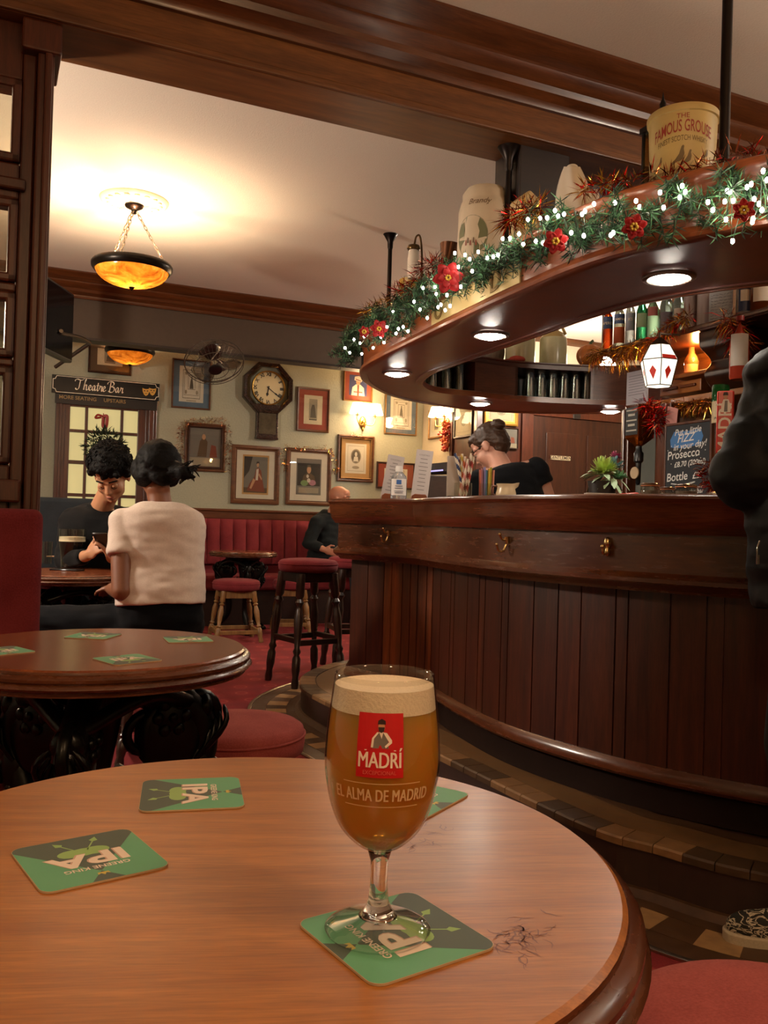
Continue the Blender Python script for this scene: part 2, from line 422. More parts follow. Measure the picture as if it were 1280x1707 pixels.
# dado rail / panelling above the banquette
zt = onv(400, 849, VW - 0.05)[2]; zr = onv(400, 862, VW - 0.05)[2]
struct(MB().box((1.3, VW - 0.06, zr - 0.02), (cu, VW, zt - 0.02)).box((1.3, VW - 0.08, zt - 0.025), (cu, VW, zt)), 'trim_9', TRIMW, smooth=0, bevel=0.006)
# ---- theatre door in the back wall
ta = onv(92, 700, VW)[0]; tb = onv(260, 700, VW)[0]; tz = onv(175, 655, VW)[2]
ia = onv(108, 700, VW)[0]; ib = onv(241, 700, VW)[0]
m = MB()
for (x0, x1, z0, z1) in ((ta, ia, 0, tz), (ib, tb, 0, tz), (ta, tb, tz - 0.06, tz)):
    m.box((x0, VW - 0.05, z0), (x1, VW, z1)); 
    m.box((x0 + 0.03, VW - 0.07, z0), (x1 - 0.03, VW - 0.05, z1 - 0.02))
struct(m, 'trim_10', WDZ, smooth=0, bevel=0.006)
xs = [onv(x, 730, VW)[0] for x in (115, 140, 145, 199, 204, 228)]
zs = [onv(170, y, VW)[2] for y in (682, 719, 724, 770, 776, 824)]
zs += [zs[-1] - 0.03, zs[-1] - 0.3]
m = MB(); vd0, vd1 = VW - 0.045, VW - 0.005
ztop = tz - 0.06
m.box((ia, vd0, 0), (xs[0], vd1, ztop)); m.box((xs[5], vd0, 0), (ib, vd1, ztop)); m.box((xs[0], vd0, zs[0]), (xs[5], vd1, ztop))
m.box((xs[1], vd0, 0), (xs[2], vd1, zs[0])); m.box((xs[3], vd0, 0), (xs[4], vd1, zs[0]))
for k in (1, 3, 5): m.box((xs[0], vd0, zs[k + 1]), (xs[5], vd1, zs[k]))
m.box((xs[0], vd0, 0), (xs[5], vd1, zs[7]))
D1 = struct(m, 'door_1', WDZ, smooth=0, bevel=0.004)
for (i, j) in ((0, 1), (2, 3), (4, 5)):
    for (q, r_) in ((0, 1), (2, 3), (4, 5), (6, 7)):
        MB().box((xs[i], VW - 0.012, zs[r_]), (xs[j], VW - 0.006, zs[q])).build('door_pane', emit('lit_corridor_glass', '#b3a672', 0.42, '#a89a68'), D1, smooth=0)
kn = MB().lathe([(0, 0), (0.012, 0), (0.012, 0.03), (0.028, 0.045), (0.02, 0.06), (0, 0.062)], 14)
BRASS = plain('brass', '#b38b45', 0.3, 1.0)
k = kn.build('door_handle', BRASS, D1); k.location = (ib - 0.05, vd0, 1.0); k.rotation_euler = (PI / 2, 0, 0)
# ---- the partition on the left: panelled screen with glazed lights under the beam
pr = onv(77, 480, V0 + 0.1)[0]                     # right edge of its end post
m = MB(); vp0, vp1 = V0 + 0.06, V0 + 0.2
zz = lambda y: onv(30, y, vp0)[2]
zrow = [(zz(132), zz(272)), (zz(333), zz(472)), (zz(488), zz(598)), (zz(612), zz(775))]
uq = onv(26, 480, vp0)[0]; uq2 = onv(40, 480, vp0)[0]
st = onv(50, 480, vp0)[0]
m.box((st, vp0 - 0.03, 0), (pr, vp1 + 0.03, ZB))                          # end post
m.box((st + 0.045, vp0 - 0.045, 0), (pr - 0.03, vp0 - 0.03, ZB - 0.08))   # its raised fillet
m.box((st - 0.05, vp0 - 0.05, ZB - 0.1), (pr + 0.02, vp1 + 0.05, ZB))      # cap
left = -1.6
m.box((uq, vp0, 1.0), (st, vp1, ZB))
m.box((left, vp0, zrow[0][0]), (uq, vp1, ZB)); m.box((left, vp0, zrow[1][0]), (uq, vp1, zrow[0][1]))
m.box((left, vp0, zrow[2][0]), (uq, vp1, zrow[1][1])); m.box((left, vp0, zrow[3][0]), (uq, vp1, zrow[2][1]))
m.box((left, vp0, 0.9), (uq, vp1, zrow[3][1]))
m.box((left, vp0 - 0.04, zz(838)), (st - 0.01, vp0, zz(800)))               # sill rail
m.box((left, vp0 - 0.025, zz(320)), (uq + 0.02, vp0, zz(300)))
struct(m, 'wall_left', WDZ, smooth=0, bevel=0.01)
for i, (za, zb2) in enumerate(zrow):
    wn = MB(); u0 = left + 0.4
    f_ = 0.03
    wn.box((u0, vp0 - 0.012, zb2), (uq, vp0 + 0.03, zb2 + f_)); wn.box((u0, vp0 - 0.012, za - f_), (uq, vp0 + 0.03, za))
    wn.box((uq - f_, vp0 - 0.012, zb2), (uq, vp0 + 0.03, za))
    W = struct(wn, 'window_%d' % (i + 1), WDZ, smooth=0, bevel=0.008)
    MB().box((left, vp0 + 0.05, zb2), (uq, vp0 + 0.056, za)).build('pane', thin_glass('window_glass', '#e8e6dc', 0.03), W, smooth=0)
# ---- post and blue-grey box above the counter
q0 = onv(866, 300, 3.02)[0]; q1 = onv(950, 300, 3.02)[0]
# ---- skirting on the back wall
struct(bx((-1, VW - 0.03, 0), (ta, VW, 0.16)), 'baseboard_back', WD, smooth=0, bevel=0.004)
# the walls behind and beside the viewer
struct(bx((-4.1, -2.72, 0), (7.1, -2.6, ZC)), 'wall_front', CREAMW, smooth=0)
struct(bx((7, -2.6, 0), (7.12, 9.6, ZC)), 'wall_right', CREAMW, smooth=0)
struct(bx((-4.12, -2.6, 0), (-4, 9.6, ZC)), 'wall_far_left', WALL, smooth=0)
# ================================================================ TABLES, BEER MATS, SEATS
TOPW = wood('table_top_wood', '#935423', '#bb7b3d', 'x', 0.33, 3.2, 15, coat=0.08, mid='#a6692f')
EDGEW = wood('table_edge_wood', '#43210f', '#6a3a1f', 'h', 0.25, 2.0, 10, coat=0.3)
IRON = plain('black_cast_iron', '#12110f', 0.28, 0.6, var=0.1, vscale=50, bumpy=0.15)
RED = cloth('wine_upholstery', '#642126', '#7d3034', 240, big=8)
REDL = cloth('rose_upholstery', '#8f4240', '#a85550', 260, big=10)
OAK = wood('pale_oak', '#6b4a2a', '#96703f', 'z', 0.4, 3.0, 10)
DKLEG = wood('dark_leg_wood', '#1a0d08', '#351c10', 'z', 0.3, 3.0, 10, coat=0.2)

def scroll_pts(cx, cz, r0, turns, a0, sgn=1, n=26):
    out = []
    for i in range(n):
        t = i / (n - 1); a = a0 + sgn * t * turns * 2 * PI; r = r0 * (1 - 0.86 * t)
        out.append((cx + r * math.cos(a), 0, cz + r * math.sin(a)))
    return out
def iron_leg(h):
    """ornate cast leg in the x-z plane, standing out along +x from the table's middle; relief scrolls, a rosette and a bunch of grapes"""
    m = MB(); k = h / 0.70
    pts = catmull([(0.10, 0, 0.66 * k), (0.20, 0, 0.60 * k), (0.225, 0, 0.52 * k), (0.17, 0, 0.40 * k), (0.12, 0, 0.28 * k), (0.13, 0, 0.16 * k), (0.2, 0, 0.07 * k), (0.265, 0, 0.03 * k)], 6)
    for s in (-1, 1): m.ell((0.155, s * 0.010, 0.56 * k), (0.075, 0.020, 0.085), 16)
    m.ell((0.215, 0, 0.48 * k), (0.034, 0.03, 0.07), 12); m.ell((0.225, 0, 0.61 * k), (0.02, 0.03, 0.03), 12)
    rs = [0.042 - 0.024 * i / (len(pts) - 1) for i in range(len(pts))]
    m.tube(pts, rs, 10, flat=0.75)
    m.lathe([(0, 0), (0.028, 0), (0.032, 0.012), (0.024, 0.03), (0, 0.036)], 14, c=(0.265, 0, 0))
    # pierced bracket under the top
    m.tube(catmull([(0.04, 0, 0.5 * k), (0.1, 0, 0.46 * k), (0.17, 0, 0.42 * k)], 5), 0.014, 8)
    m.tube(scroll_pts(0.215, 0.585 * k, 0.055, 1.6, PI * 0.75, -1), [0.013 - 0.005 * i / 25 for i in range(26)], 8)
    m.tube(scroll_pts(0.10, 0.56 * k, 0.05, 1.5, PI * 0.2, 1), [0.012 - 0.005 * i / 25 for i in range(26)], 8)
    for s in (-1, 1):
        m.ell((0.145, s * 0.022, 0.60 * k), (0.035, 0.014, 0.035), 12)           # rosette
        for a in range(6): m.ell((0.145 + 0.03 * math.cos(a * PI / 3), s * 0.03, 0.60 * k + 0.03 * math.sin(a * PI / 3)), (0.013, 0.008, 0.013), 8)
        m.ell((0.145, s * 0.036, 0.60 * k), (0.01, 0.008, 0.01), 8)
        for a in range(4): m.tube(catmull([(0.2, s * 0.02, 0.5 * k), (0.22 + 0.012 * a, s * (0.03 + 0.005 * a), 0.53 * k + 0.015 * a), (0.235 + 0.01 * a, s * 0.02, 0.57 * k + 0.014 * a)], 4), [0.007] * 4 + [0.006] * 4 + [0.002], 6)   # acanthus leaf
    rnd = random.Random(4)
    for row, cnt in enumerate((3, 4, 4, 3, 2, 1)):
        for q in range(cnt):
            m.ell((0.235 + 0.012 * math.cos(q * 2.1) - row * 0.006, (q - (cnt - 1) / 2) * 0.017, 0.49 * k - row * 0.016), (0.0115, 0.0115, 0.0115), 8)
    return m
def round_table(label, loc, rz, r=0.292, h=0.75, group=None, top=TOPW, grain=0.0):
    t = thing('round_table', label, 'table', loc, rz, group)
    m = MB(); k = h
    m.lathe([(0, k - 0.03), (0, k), (r - 0.004, k), (r, k - 0.003)], 96); 
    m.mat(1).lathe([(r, k - 0.003), (r + 0.001, k - 0.007), (r + 0.007, k - 0.0085), (r + 0.012, k - 0.014), (r + 0.012, k - 0.019), (r + 0.009, k - 0.0225), (r + 0.013, k - 0.025),
                    (r + 0.016, k - 0.030), (r + 0.013, k - 0.034), (r + 0.005, k - 0.036), (r + 0.005, k - 0.040), (r + 0.003, k - 0.041), (r + 0.003, k - 0.045), (r - 0.01, k - 0.048), (0, k - 0.048)], 96)
    o = m.build('tabletop', [top, EDGEW], t, smooth=35); o.rotation_euler = (0, 0, grain)
    m = MB(); m.lathe([(0, k - 0.075), (0.15, k - 0.075), (0.16, k - 0.048), (0, k - 0.048)], 40); m.lathe([(0, 0.30), (0.02, 0.30), (0.03, 0.36), (0.028, 0.5), (0.05, 0.62), (0.06, k - 0.06), (0, k - 0.06)], 24)
    m.build('hub', IRON, t, smooth=50)
    m = MB()
    for a in range(3):
        a0 = a * 2 * PI / 3; a1 = a0 + 2 * PI / 3
        pa = Vector((0.2 * math.cos(a0), 0.2 * math.sin(a0), k - 0.13)); pb = Vector((0.2 * math.cos(a1), 0.2 * math.sin(a1), k - 0.13)); mid = (pa + pb) * 0.62; mid.z = k - 0.085
        m.tube(catmull([pa, mid, pb], 8), 0.017, 8)
    m.build('apron_ring', IRON, t, smooth=60)
    lm = iron_leg(k - 0.05)
    first = None
    for a in range(3):
        if first is None: first = lm.build('leg', IRON, t, smooth=60); o = first
        else: o = first.copy(); COL.objects.link(o)
        o.rotation_euler = (0, 0, a * 2 * PI / 3)
    return t
TZ = 0.75
tab1 = round_table('round wooden pub table in the foreground carrying the stemmed glass of beer', (-0.105, 0.68, 0), 0.4, 0.292, TZ, 'round cast-iron tables', grain=-0.3)
TOPW2 = wood('table_top_wood_red', '#6e3519', '#93522c', 'x', 0.22, 2.0, 12, coat=0.4, mid='#824325')
tab2 = round_table('round wooden pub table at left with four green beer mats and no glass', (-0.559, 1.737, 0), 0.62, 0.286, TZ, 'round cast-iron tables', TOPW2, grain=1.2)

# ---- scratches worn into the near table's varnish
m = MB(); rn_ = random.Random(19); STAIN = plain('bare_wood_scratch', '#7a4420', 0.35)
for (x_, y_, sx, sy, cnt) in ((700, 1408, 38, 22, 16), (866, 1562, 36, 34, 52), (735, 1385, 20, 8, 6)):
    for i in range(cnt):
        p = atz(x_ + rn_.gauss(0, .5) * sx, y_ + rn_.gauss(0, .5) * sy, 0.75); a = rn_.uniform(0, 6.28); q = p.copy(); L_ = [q.copy()]; k = rn_.randint(3, 6)
        for j in range(k): a += rn_.uniform(-.9, .9); q = q + Vector((math.cos(a), math.sin(a), 0)) * rn_.uniform(.0015, .0045); L_.append(q.copy())
        w_ = rn_.uniform(.00025, .0008); vs = []
        for j, c in enumerate(L_):
            d = (L_[min(j + 1, k)] - L_[max(j - 1, 0)]).normalized(); n_ = Vector((-d.y, d.x, 0)); e = w_ * math.sin(PI * (j + .4) / (k + .8)); vs += [tuple(c + n_ * e - Vector((-.105, .68, .75)) + Vector((0, 0, .75012))), tuple(c - n_ * e - Vector((-.105, .68, .75)) + Vector((0, 0, .75012)))]
        m.add(vs, [(2 * j, 2 * j + 1, 2 * j + 3, 2 * j + 2) for j in range(k)])
m.v = [(x * math.cos(-.4) - y * math.sin(-.4), x * math.sin(-.4) + y * math.cos(-.4), z) for x, y, z in m.v]
o = m.build('scratches', STAIN, tab1, smooth=0, fixn=False); o['kind'] = 'stuff'
# ---- beer mats
GREEN = plain('mat_green', '#5fa57d', 0.55); DGREEN = plain('mat_dark_green', '#4c5a50', 0.55); MWHITE = plain('mat_white', '#e8d8cc', 0.55)
LGREEN = plain('mat_leaf_green', '#8fb56a', 0.55); KRAFT = plain('mat_board', '#b89d7c', 0.8); MGOLD = plain('mat_gold', '#c9b24e', 0.5); PINK = plain('mat_letter_shade', '#c9a596', 0.6)
def mat_mesh():
    s, c = 0.047, 0.009; m = MB()
    out = []
    for (cx, cy, a) in ((s - c, s - c, 0), (-s + c, s - c, 1), (-s + c, -s + c, 2), (s - c, -s + c, 3)):
        for k in range(6): t = (a + k / 5) * PI / 2; out.append((cx + c * math.cos(t), cy + c * math.sin(t)))
    m.mat(0).prism(out, 0, 0.0014)
    flat = lambda poly, z, mi: m.mat(mi).add([(x, y, z) for x, y in poly], [tuple(range(len(poly)))])
    T = 0.0014
    flat([(x * 0.992, y * 0.992) for x, y in out], T + 0.00004, 1)
    # dark wedge rising from the foot, its corners following the rounded outline
    e = s * 0.992
    foot = [(x * 0.992, y * 0.992) for x, y in out if y < -s + c + 0.0005]
    foot = sorted(foot, key=lambda p: p[0])
    flat([(-e, -0.036)] + [p for p in foot if p[0] > -e + 0.0001 and p[0] < e - 0.0001] + [(e, -0.036), (0.001, 0.028), (-0.001, 0.028)], T + 0.00008, 2)
    flat([(-0.012, e), (0, 0.029), (0.012, e)], T + 0.00008, 2)
    # hops
    for k in range(3): flat([(0.0 + (k - 1) * 0.009 + 0.011 * math.cos(a * PI / 8), -0.013 + 0.008 * math.sin(a * PI / 8)) for a in range(16)], T + 0.00012 + k * 0.00001, 4)
    for (x, y, a) in ((-0.014, -0.034, -0.45), (0.013, -0.034, 0.5)):
        d = Vector((math.sin(a), -math.cos(a))); n_ = Vector((-d.y, d.x)); p = Vector((x, y)); q = Vector((x * 0.3, -0.017))
        flat([tuple(q + n_ * 0.0006), tuple(q - n_ * 0.0006), tuple(p - n_ * 0.0006), tuple(p + n_ * 0.0006)], T + 0.00013, 4)
        flat([tuple(p - d * 0.003), tuple(p + n_ * 0.0034), tuple(p + d * 0.0072), tuple(p - n_ * 0.0034)], T + 0.00014, 4)
    XS = Matrix.Diagonal((1.28, 1.0, 1.0, 1.0))
    m.mat(6); put_text(m, 'IPA', 0.032, Matrix.Translation((0.0008, 0.0012, T + 0.00018)) @ XS, bold=0.0012)
    m.mat(3); put_text(m, 'IPA', 0.032, Matrix.Translation((0, 0.002, T + 0.00024)) @ XS, bold=0.0009)
    m.mat(3); put_text(m, 'GREENE KING', 0.0078, Matrix.Translation((0, 0.0205, T + 0.0002)), bold=0.00015)
    flat([(-0.004, 0.032), (0.004, 0.032), (0.0045, 0.036), (0.002, 0.034), (0, 0.0375), (-0.002, 0.034), (-0.0045, 0.036)], T + 0.00016, 5)
    return m
_mm = mat_mesh(); MATMATS = [KRAFT, GREEN, DGREEN, MWHITE, LGREEN, MGOLD, PINK]
_first = None
def beer_mat(bl, br, tr, tl, label, group):
    """the four corners in the photograph in the print's own order"""
    global _first
    P = [atz(*c, TZ + 0.001) for c in (bl, br, tr, tl)]
    c = sum(P, Vector()) / 4
    d = ((P[1] - P[0]) + (P[2] - P[3])); e = ((P[3] - P[0]) + (P[2] - P[1])); e = Vector((e.y, -e.x, 0))
    d = d.normalized() + e.normalized(); a = math.atan2(d.y, d.x)
    if _first is None: _first = o = _mm.build('beer_mat', MATMATS, smooth=0, fixn=False)
    else: o = _first.copy(); COL.objects.link(o)
    o.location = (c.x, c.y, TZ + 0.0002); o.rotation_euler = (0, 0, a)
    return tag(o, label, 'beer mat', group)
G1, G2 = 'beer mats on the near table', 'beer mats on the left table'
matG = beer_mat((832, 1578), (686, 1486), (494, 1539), (622, 1645), 'green beer mat lying under the foot of the beer glass', G1)
beer_mat((219, 1380), (12, 1422), (59, 1492), (290, 1441), 'green beer mat nearest the left edge of the foreground table, print upside down', G1)
beer_mat((235, 1301), (231, 1354.5), (410, 1348), (399, 1294.5), 'green beer mat at the far side of the foreground table, print turned sideways', G1)
def mat_at(corner, along, up, label, group):
    """a mat from one corner: the print's top right corner, a second point on its top edge"""
    a = atz(*corner, TZ); b = atz(*along, TZ); d = (b - a); d.z = 0; d.normalize(); n_ = Vector((-d.y, d.x, 0)) * up
    c = a + d * 0.047 + n_ * 0.047
    o = _first.copy(); COL.objects.link(o); o.location = (c.x, c.y, TZ + 0.0002)
    tdir = n_ * -1                                     # the print's up points out over that edge
    o.rotation_euler = (0, 0, math.atan2(tdir.y, tdir.x) - PI / 2); return tag(o, label, 'beer mat', group)
mat_at((785, 1325.5), (705, 1369), -1, 'green beer mat half hidden behind the bowl of the beer glass', G1)
beer_mat((209, 1056.8), (130, 1053), (110.7, 1062.7), (172, 1067), 'green beer mat on the left table, farthest back of the four', G2)
beer_mat((347, 1059), (354, 1069.5), (277, 1073), (273, 1061.6), 'green beer mat at the right-hand rim of the left table', G2)
beer_mat((192.5, 1110), (273, 1101.5), (227, 1089), (154.7, 1097), 'green beer mat nearest the front edge of the left table', G2)
beer_mat((20, 1077), (-48, 1084), (-16, 1094), (48, 1086.7), 'green beer mat at the left border of the photo, cut by it', G2)

# ---- the stemmed glass of lager
gb = matG.location.copy(); gp = atz(629, 1550, TZ + 0.0016); gl = Vector((gp.x, gp.y, TZ + 0.0018))
gt = thing('beer_glass', 'stemmed tulip glass of amber lager with a red label on its bowl', 'glass', gl)
GH = 0.165
OUT = [(0.0058, 0.046), (0.0075, 0.0515), (0.016, 0.0565), (0.0262, 0.067), (0.0328, 0.082), (0.0362, 0.098), (0.0372, 0.110), (0.0364, 0.128), (0.0342, 0.148), (0.0322, 0.165)]
OUTS = [(p.x, p.y) for p in catmull([(a, b, 0) for a, b in OUT], 5)]
def rad(z):
    for (r0, z0), (r1, z1) in zip(OUTS, OUTS[1:]):
        if z0 <= z <= z1: return r0 + (r1 - r0) * (z - z0) / max(1e-9, z1 - z0)
    return OUTS[-1][0]
GLASS = real_glass('clear_glass', '#ffffff', 0.0, 1.47)
CLEAR = thin_glass('thin_clear_glass', '#f7f7f3', 0.02, 1.3)
m = MB(); m.lathe([(0.0085, 0.0105), (0.017, 0.0075), (0.028, 0.0045), (0.0325, 0.0032), (0.0342, 0.0018), (0.0335, 0.0004), (0.032, 0.0)], 64); m.build('foot', thin_glass('foot_glass', '#f4f6f2', 0.03, 2.2), gt, smooth=60)
m = MB(); m.lathe([(0, 0.006), (0.0125, 0.0095), (0.0092, 0.0135), (0.0066, 0.019), (0.0056, 0.03), (0.0057, 0.044), (0.0078, 0.0512), (0.0, 0.053)], 64)
m.build('stem', GLASS, gt, smooth=60)
m = MB(); rows = [(r, z) for r, z in OUTS if z >= 0.0512]
m.lathe(rows + [(rows[-1][0] - 0.0006, GH + 0.0007), (rows[-1][0] - 0.0016, GH)] + [(rows[-1][0] - 0.0017, GH - 0.003)], 72)
m.build('bowl', CLEAR, gt, smooth=60)
m = MB(); FZ0, FZ1 = 0.1440, 0.1585
m.lathe([(0, 0.0535)] + [(r - 0.0012, z + 0.0008) for r, z in OUTS if 0.0525 < z < FZ0 - 0.002] + [(rad(FZ0) - 0.0012, FZ0), (0, FZ0)], 72)
def beer_mat_():
    m, nt, b, o = newmat('lager'); setb(b, '#e5a23a', 0.05); b.inputs['IOR'].default_value = 1.33; b.inputs['Transmission Weight'].default_value = 1.0
    d = nt.nodes.new('ShaderNodeBsdfPrincipled'); setb(d, '#dd9a38', 0.3); d.inputs['Subsurface Weight'].default_value = 1.0; d.inputs['Subsurface Radius'].default_value = (1.0, 0.45, 0.12); d.inputs['Subsurface Scale'].default_value = 0.03
    m2 = nt.nodes.new('ShaderNodeMixShader'); m2.inputs[0].default_value = 0.66; link(nt, b.outputs[0], m2.inputs[1]); link(nt, d.outputs[0], m2.inputs[2]); link(nt, m2.outputs[0], o.inputs['Surface']); return m
LAGER = beer_mat_()
m.build('lager', LAGER, gt, smooth=60)
m = MB(); m.lathe([(0, FZ0 + 0.0001), (rad(FZ0) - 0.0011, FZ0 + 0.0001), (rad(FZ1) - 0.0011, FZ1), (rad(FZ1) - 0.004, FZ1 - 0.0012), (0.012, FZ1 - 0.002), (0, FZ1 - 0.0015)], 72)
m.build('foam', plain('beer_foam', '#e9d9c2', 0.7, var=0.05, vscale=500, bumpy=0.3), gt, smooth=60)
# printed label and lettering follow the bowl
a_cam = math.atan2(-gl.y, -gl.x)
def wrap(vs, x0, z0, off, tilt=0.0):
    out = []
    for x, y, _ in vs:
        xr = x * math.cos(tilt) - y * math.sin(tilt); yr = x * math.sin(tilt) + y * math.cos(tilt)
        z = z0 + yr; r = rad(z) + off; a = a_cam + (x0 + xr) / 0.037; out.append((r * math.cos(a), r * math.sin(a), z))
    return out
def grid(w, h, n=12, k=10):
    vs = [(-w / 2 + w * i / n, -h / 2 + h * j / k, 0) for j in range(k + 1) for i in range(n + 1)]
    fs = [(j * (n + 1) + i, j * (n + 1) + i + 1, (j + 1) * (n + 1) + i + 1, (j + 1) * (n + 1) + i) for j in range(k) for i in range(n)]
    return vs, fs
LX, LZ, TL = -0.0016, 0.1275, 0.0
m = MB()
vs, fs = grid(0.0292, 0.0385); m.mat(0).add(wrap(vs, LX, LZ, 0.0003), fs)
def lab(poly, mi, off):
    n_ = len(poly); m.mat(mi).add(wrap([(x, y, 0) for x, y in poly], LX, LZ, off), [tuple(range(n_))])
el = lambda cx, cy, rx, ry, n_=14: [(cx + rx * math.cos(2 * PI * i / n_), cy + ry * math.sin(2 * PI * i / n_)) for i in range(n_)]
lab([(-0.0048, -0.0015), (0.0052, -0.0015), (0.0048, 0.003), (0.0030, 0.0078), (-0.0012, 0.008), (-0.0036, 0.004)], 2, 0.0006)       # waistcoat
lab([(0.0016, 0.0082), (0.0040, 0.0078), (0.0072, 0.0035), (0.0072, 0.0018), (0.0034, -0.0012), (0.0028, 0.0), (0.0054, 0.0024), (0.0035, 0.0052)], 1, 0.0008)   # sleeve
lab([(-0.002, 0.0082), (-0.0008, 0.008), (-0.0038, 0.0042), (-0.0042, -0.001), (-0.0056, -0.001), (-0.0050, 0.0045)], 1, 0.0008)
lab([(-0.0008, 0.0082), (0.0018, 0.0082), (0.0008, 0.0042)], 1, 0.0007)
lab(el(0.0006, 0.0112, 0.0021, 0.0028), 3, 0.0009); lab([(-0.0018, 0.0128), (0.0032, 0.0128), (0.0030, 0.0150), (0.0006, 0.0162), (-0.0016, 0.0150)], 4, 0.001)
lab([(-0.0014, 0.0112), (0.0026, 0.0112), (0.002, 0.0086), (0.0004, 0.0078), (-0.001, 0.0088)], 4, 0.001)
lab([(-0.0095, -0.0025), (0.0098, -0.0025), (0.0098, -0.0030), (-0.0095, -0.0030)], 1, 0.0006)
def labtext(body, size, x, z, off, mi, fat=0.0, **k):
    vs, fs = text_mesh(body, size, **k)
    for j in (-1, 0, 1): m.mat(mi).add(wrap([(a * k_ratio + j * fat, b, 0) for a, b, _ in vs], x, z, off + j * 0.00003), fs)
k_ratio = 0.66
labtext('MADRÍ', 0.0135, LX, LZ - 0.0090, 0.0007, 1, fat=0.00022)
k_ratio = 0.9
labtext('EXCEPCIONAL', 0.0034, LX, LZ - 0.0162, 0.0007, 5)
m.build('label', [plain('label_red', '#c3161c', 0.4), plain('label_white', '#efe0d2', 0.45), plain('label_grey', '#77706a', 0.5), plain('label_skin', '#c08a66', 0.5), plain('label_dark', '#2b1512', 0.5), plain('label_pale_red', '#d8655a', 0.45)], gt, smooth=0, fixn=False)
m = MB(); k_ratio = 0.60
labtext('EL ALMA DE MADRID', 0.0108, 0.0, 0.0968, 0.0004, 0, fat=0.00022, space=1.05)
for zz_ in (0.1045, 0.0900):
    vs, fs = grid(0.050, 0.00045, 20, 1); m.add(wrap(vs, 0.0, zz_, 0.0004), fs)
m.build('lettering', plain('pale_gold_print', '#d8b88a', 0.5), gt, smooth=0, fixn=False)

# ---- stools
def turned(h, r=0.02, n=18):
    """profile of a turned leg from foot to top"""
    k = h
    return [(0, 0), (r * .75, 0), (r * .9, k * .04), (r * .7, k * .1), (r * .95, k * .16), (r * .95, k * .26), (r * .6, k * .29), (r * .95, k * .32), (r * .6, k * .35), (r * .85, k * .45), (r * 1.05, k * .6),
            (r * .75, k * .68), (r * .6, k * .71), (r * 1.05, k * .74), (r * .6, k * .77), (r * 1.0, k * .8), (r * 1.0, k * .99), (0, k)]
def lean(m, foot, top, prof, n=14):
    d = Vector(top) - Vector(foot); m.xf(Matrix.Translation(foot) @ d.to_track_quat('Z', 'Y').to_matrix().to_4x4()); m.lathe(prof, n); m.xf()
def stool(label, loc, rz, h, r, seat, legs, thick=0.085, spread=1.0, group=None, stretch=None, legr=0.022, name='low_stool', cat='stool'):
    t = thing(name, label, cat, loc, rz, group)
    m = MB(); z = h; th = thick
    m.lathe([(0, z - th), (r * 0.9, z - th), (r * 0.985, z - th + 0.012), (r, z - th * 0.62), (r * 1.005, z - th * .45), (r * 0.995, z - th * 0.36), (r * 1.0, z - th * .32), (r * 0.975, z - th * 0.14), (r * 0.90, z - th * 0.03), (r * 0.7, z + 0.004), (r * .3, z + 0.009), (0, z + 0.01)], 56)
    st_ = m.build('seat', seat, t, smooth=50)
    m = MB(); m.tube([(r * 1.0 * math.cos(a * PI / 24), r * 1.0 * math.sin(a * PI / 24), z - th * .34) for a in range(48)], 0.0035, 6, closed=True)
    m.build('piping', seat, st_, smooth=60)
    hl = h - th; q = r * 0.62
    m = MB(); 
    for s in (-1, 1):
        m.cbox((0, s * q, hl - 0.03), (2 * q, 0.022, 0.06)); m.cbox((s * q, 0, hl - 0.03), (0.022, 2 * q, 0.06))
    m.build('apron', legs, t, smooth=0, bevel=0.004)
    f = q + (r * 0.32) * spread
    for sx in (-1, 1):
        for sy in (-1, 1):
            m = MB(); lean(m, (sx * f, sy * f, 0), (sx * q, sy * q, hl), turned((Vector((f, f, 0)) - Vector((q, q, hl))).length, legr)); m.build('leg', legs, t, smooth=50)
    zs_ = stretch or hl * 0.2
    k = zs_ / hl; e = f + (q - f) * k
    for s in (-1, 1):
        MB().cbox((0, s * e, zs_), (2 * e, 0.022, 0.034)).build('stretcher', legs, t, smooth=0, bevel=0.004)
        MB().cbox((s * e, 0, zs_ + (0.0 if stretch is None else 0.012)), (0.022, 2 * e, 0.034)).build('stretcher', legs, t, smooth=0, bevel=0.004)
    return t
p = atz(1195, 1790, 0.40); stool('low round stool with a rust-red seat at the lower right corner', (0.465, 0.965, 0), 0.3, 0.46, 0.195, REDL, OAK, group='low round stools')
stool('low round stool with a rose-red seat between the left table and the bar step', (-0.38, 2.33, 0), 0.5, 0.47, 0.185, REDL, OAK, group='low round stools')
p = atd(393, 1000, 7.20); stool('low stool with pale turned legs in front of the far small table', (p.x, p.y, 0), 0.35, 0.50, 0.195, RED, OAK, group='low round stools')
p = atd(500, 1000, 8.2 - 0.35); stool('low stool with pale legs half hidden behind the tall bar stool', (p.x - 0.08, p.y, 0), 0.2, 0.47, 0.17, RED, OAK, group='low round stools')
p = atd(512, 1000, 5.42); stool('tall dark bar stool with a red seat standing clear at the end of the bar', (p.x, p.y, 0), 0.62, 0.765, 0.185, RED, DKLEG, thick=0.075, spread=0.9, stretch=0.27, legr=0.027, group='tall bar stools', name='bar_stool')
p = atd(590, 1000, 6.0); stool('tall red bar stool mostly hidden behind the end of the bar', (p.x, p.y, 0), 0.3, 0.765, 0.185, RED, DKLEG, thick=0.075, spread=0.9, stretch=0.27, legr=0.027, group='tall bar stools', name='bar_stool')
# ---- far small table
p = atd(403, 1000, 7.75); round_table('small round table before the banquette with a low stool pulled up to it', (p.x, p.y, 0), 0.9, 0.29, 0.715, 'round cast-iron tables', TOPW2)
p = atd(118, 1000, 4.12); PT = p.copy()
round_table('round table at far left with the dark pint standing on it', (p.x, p.y, 0), 0.2, 0.31, 0.735, 'round cast-iron tables', TOPW2)

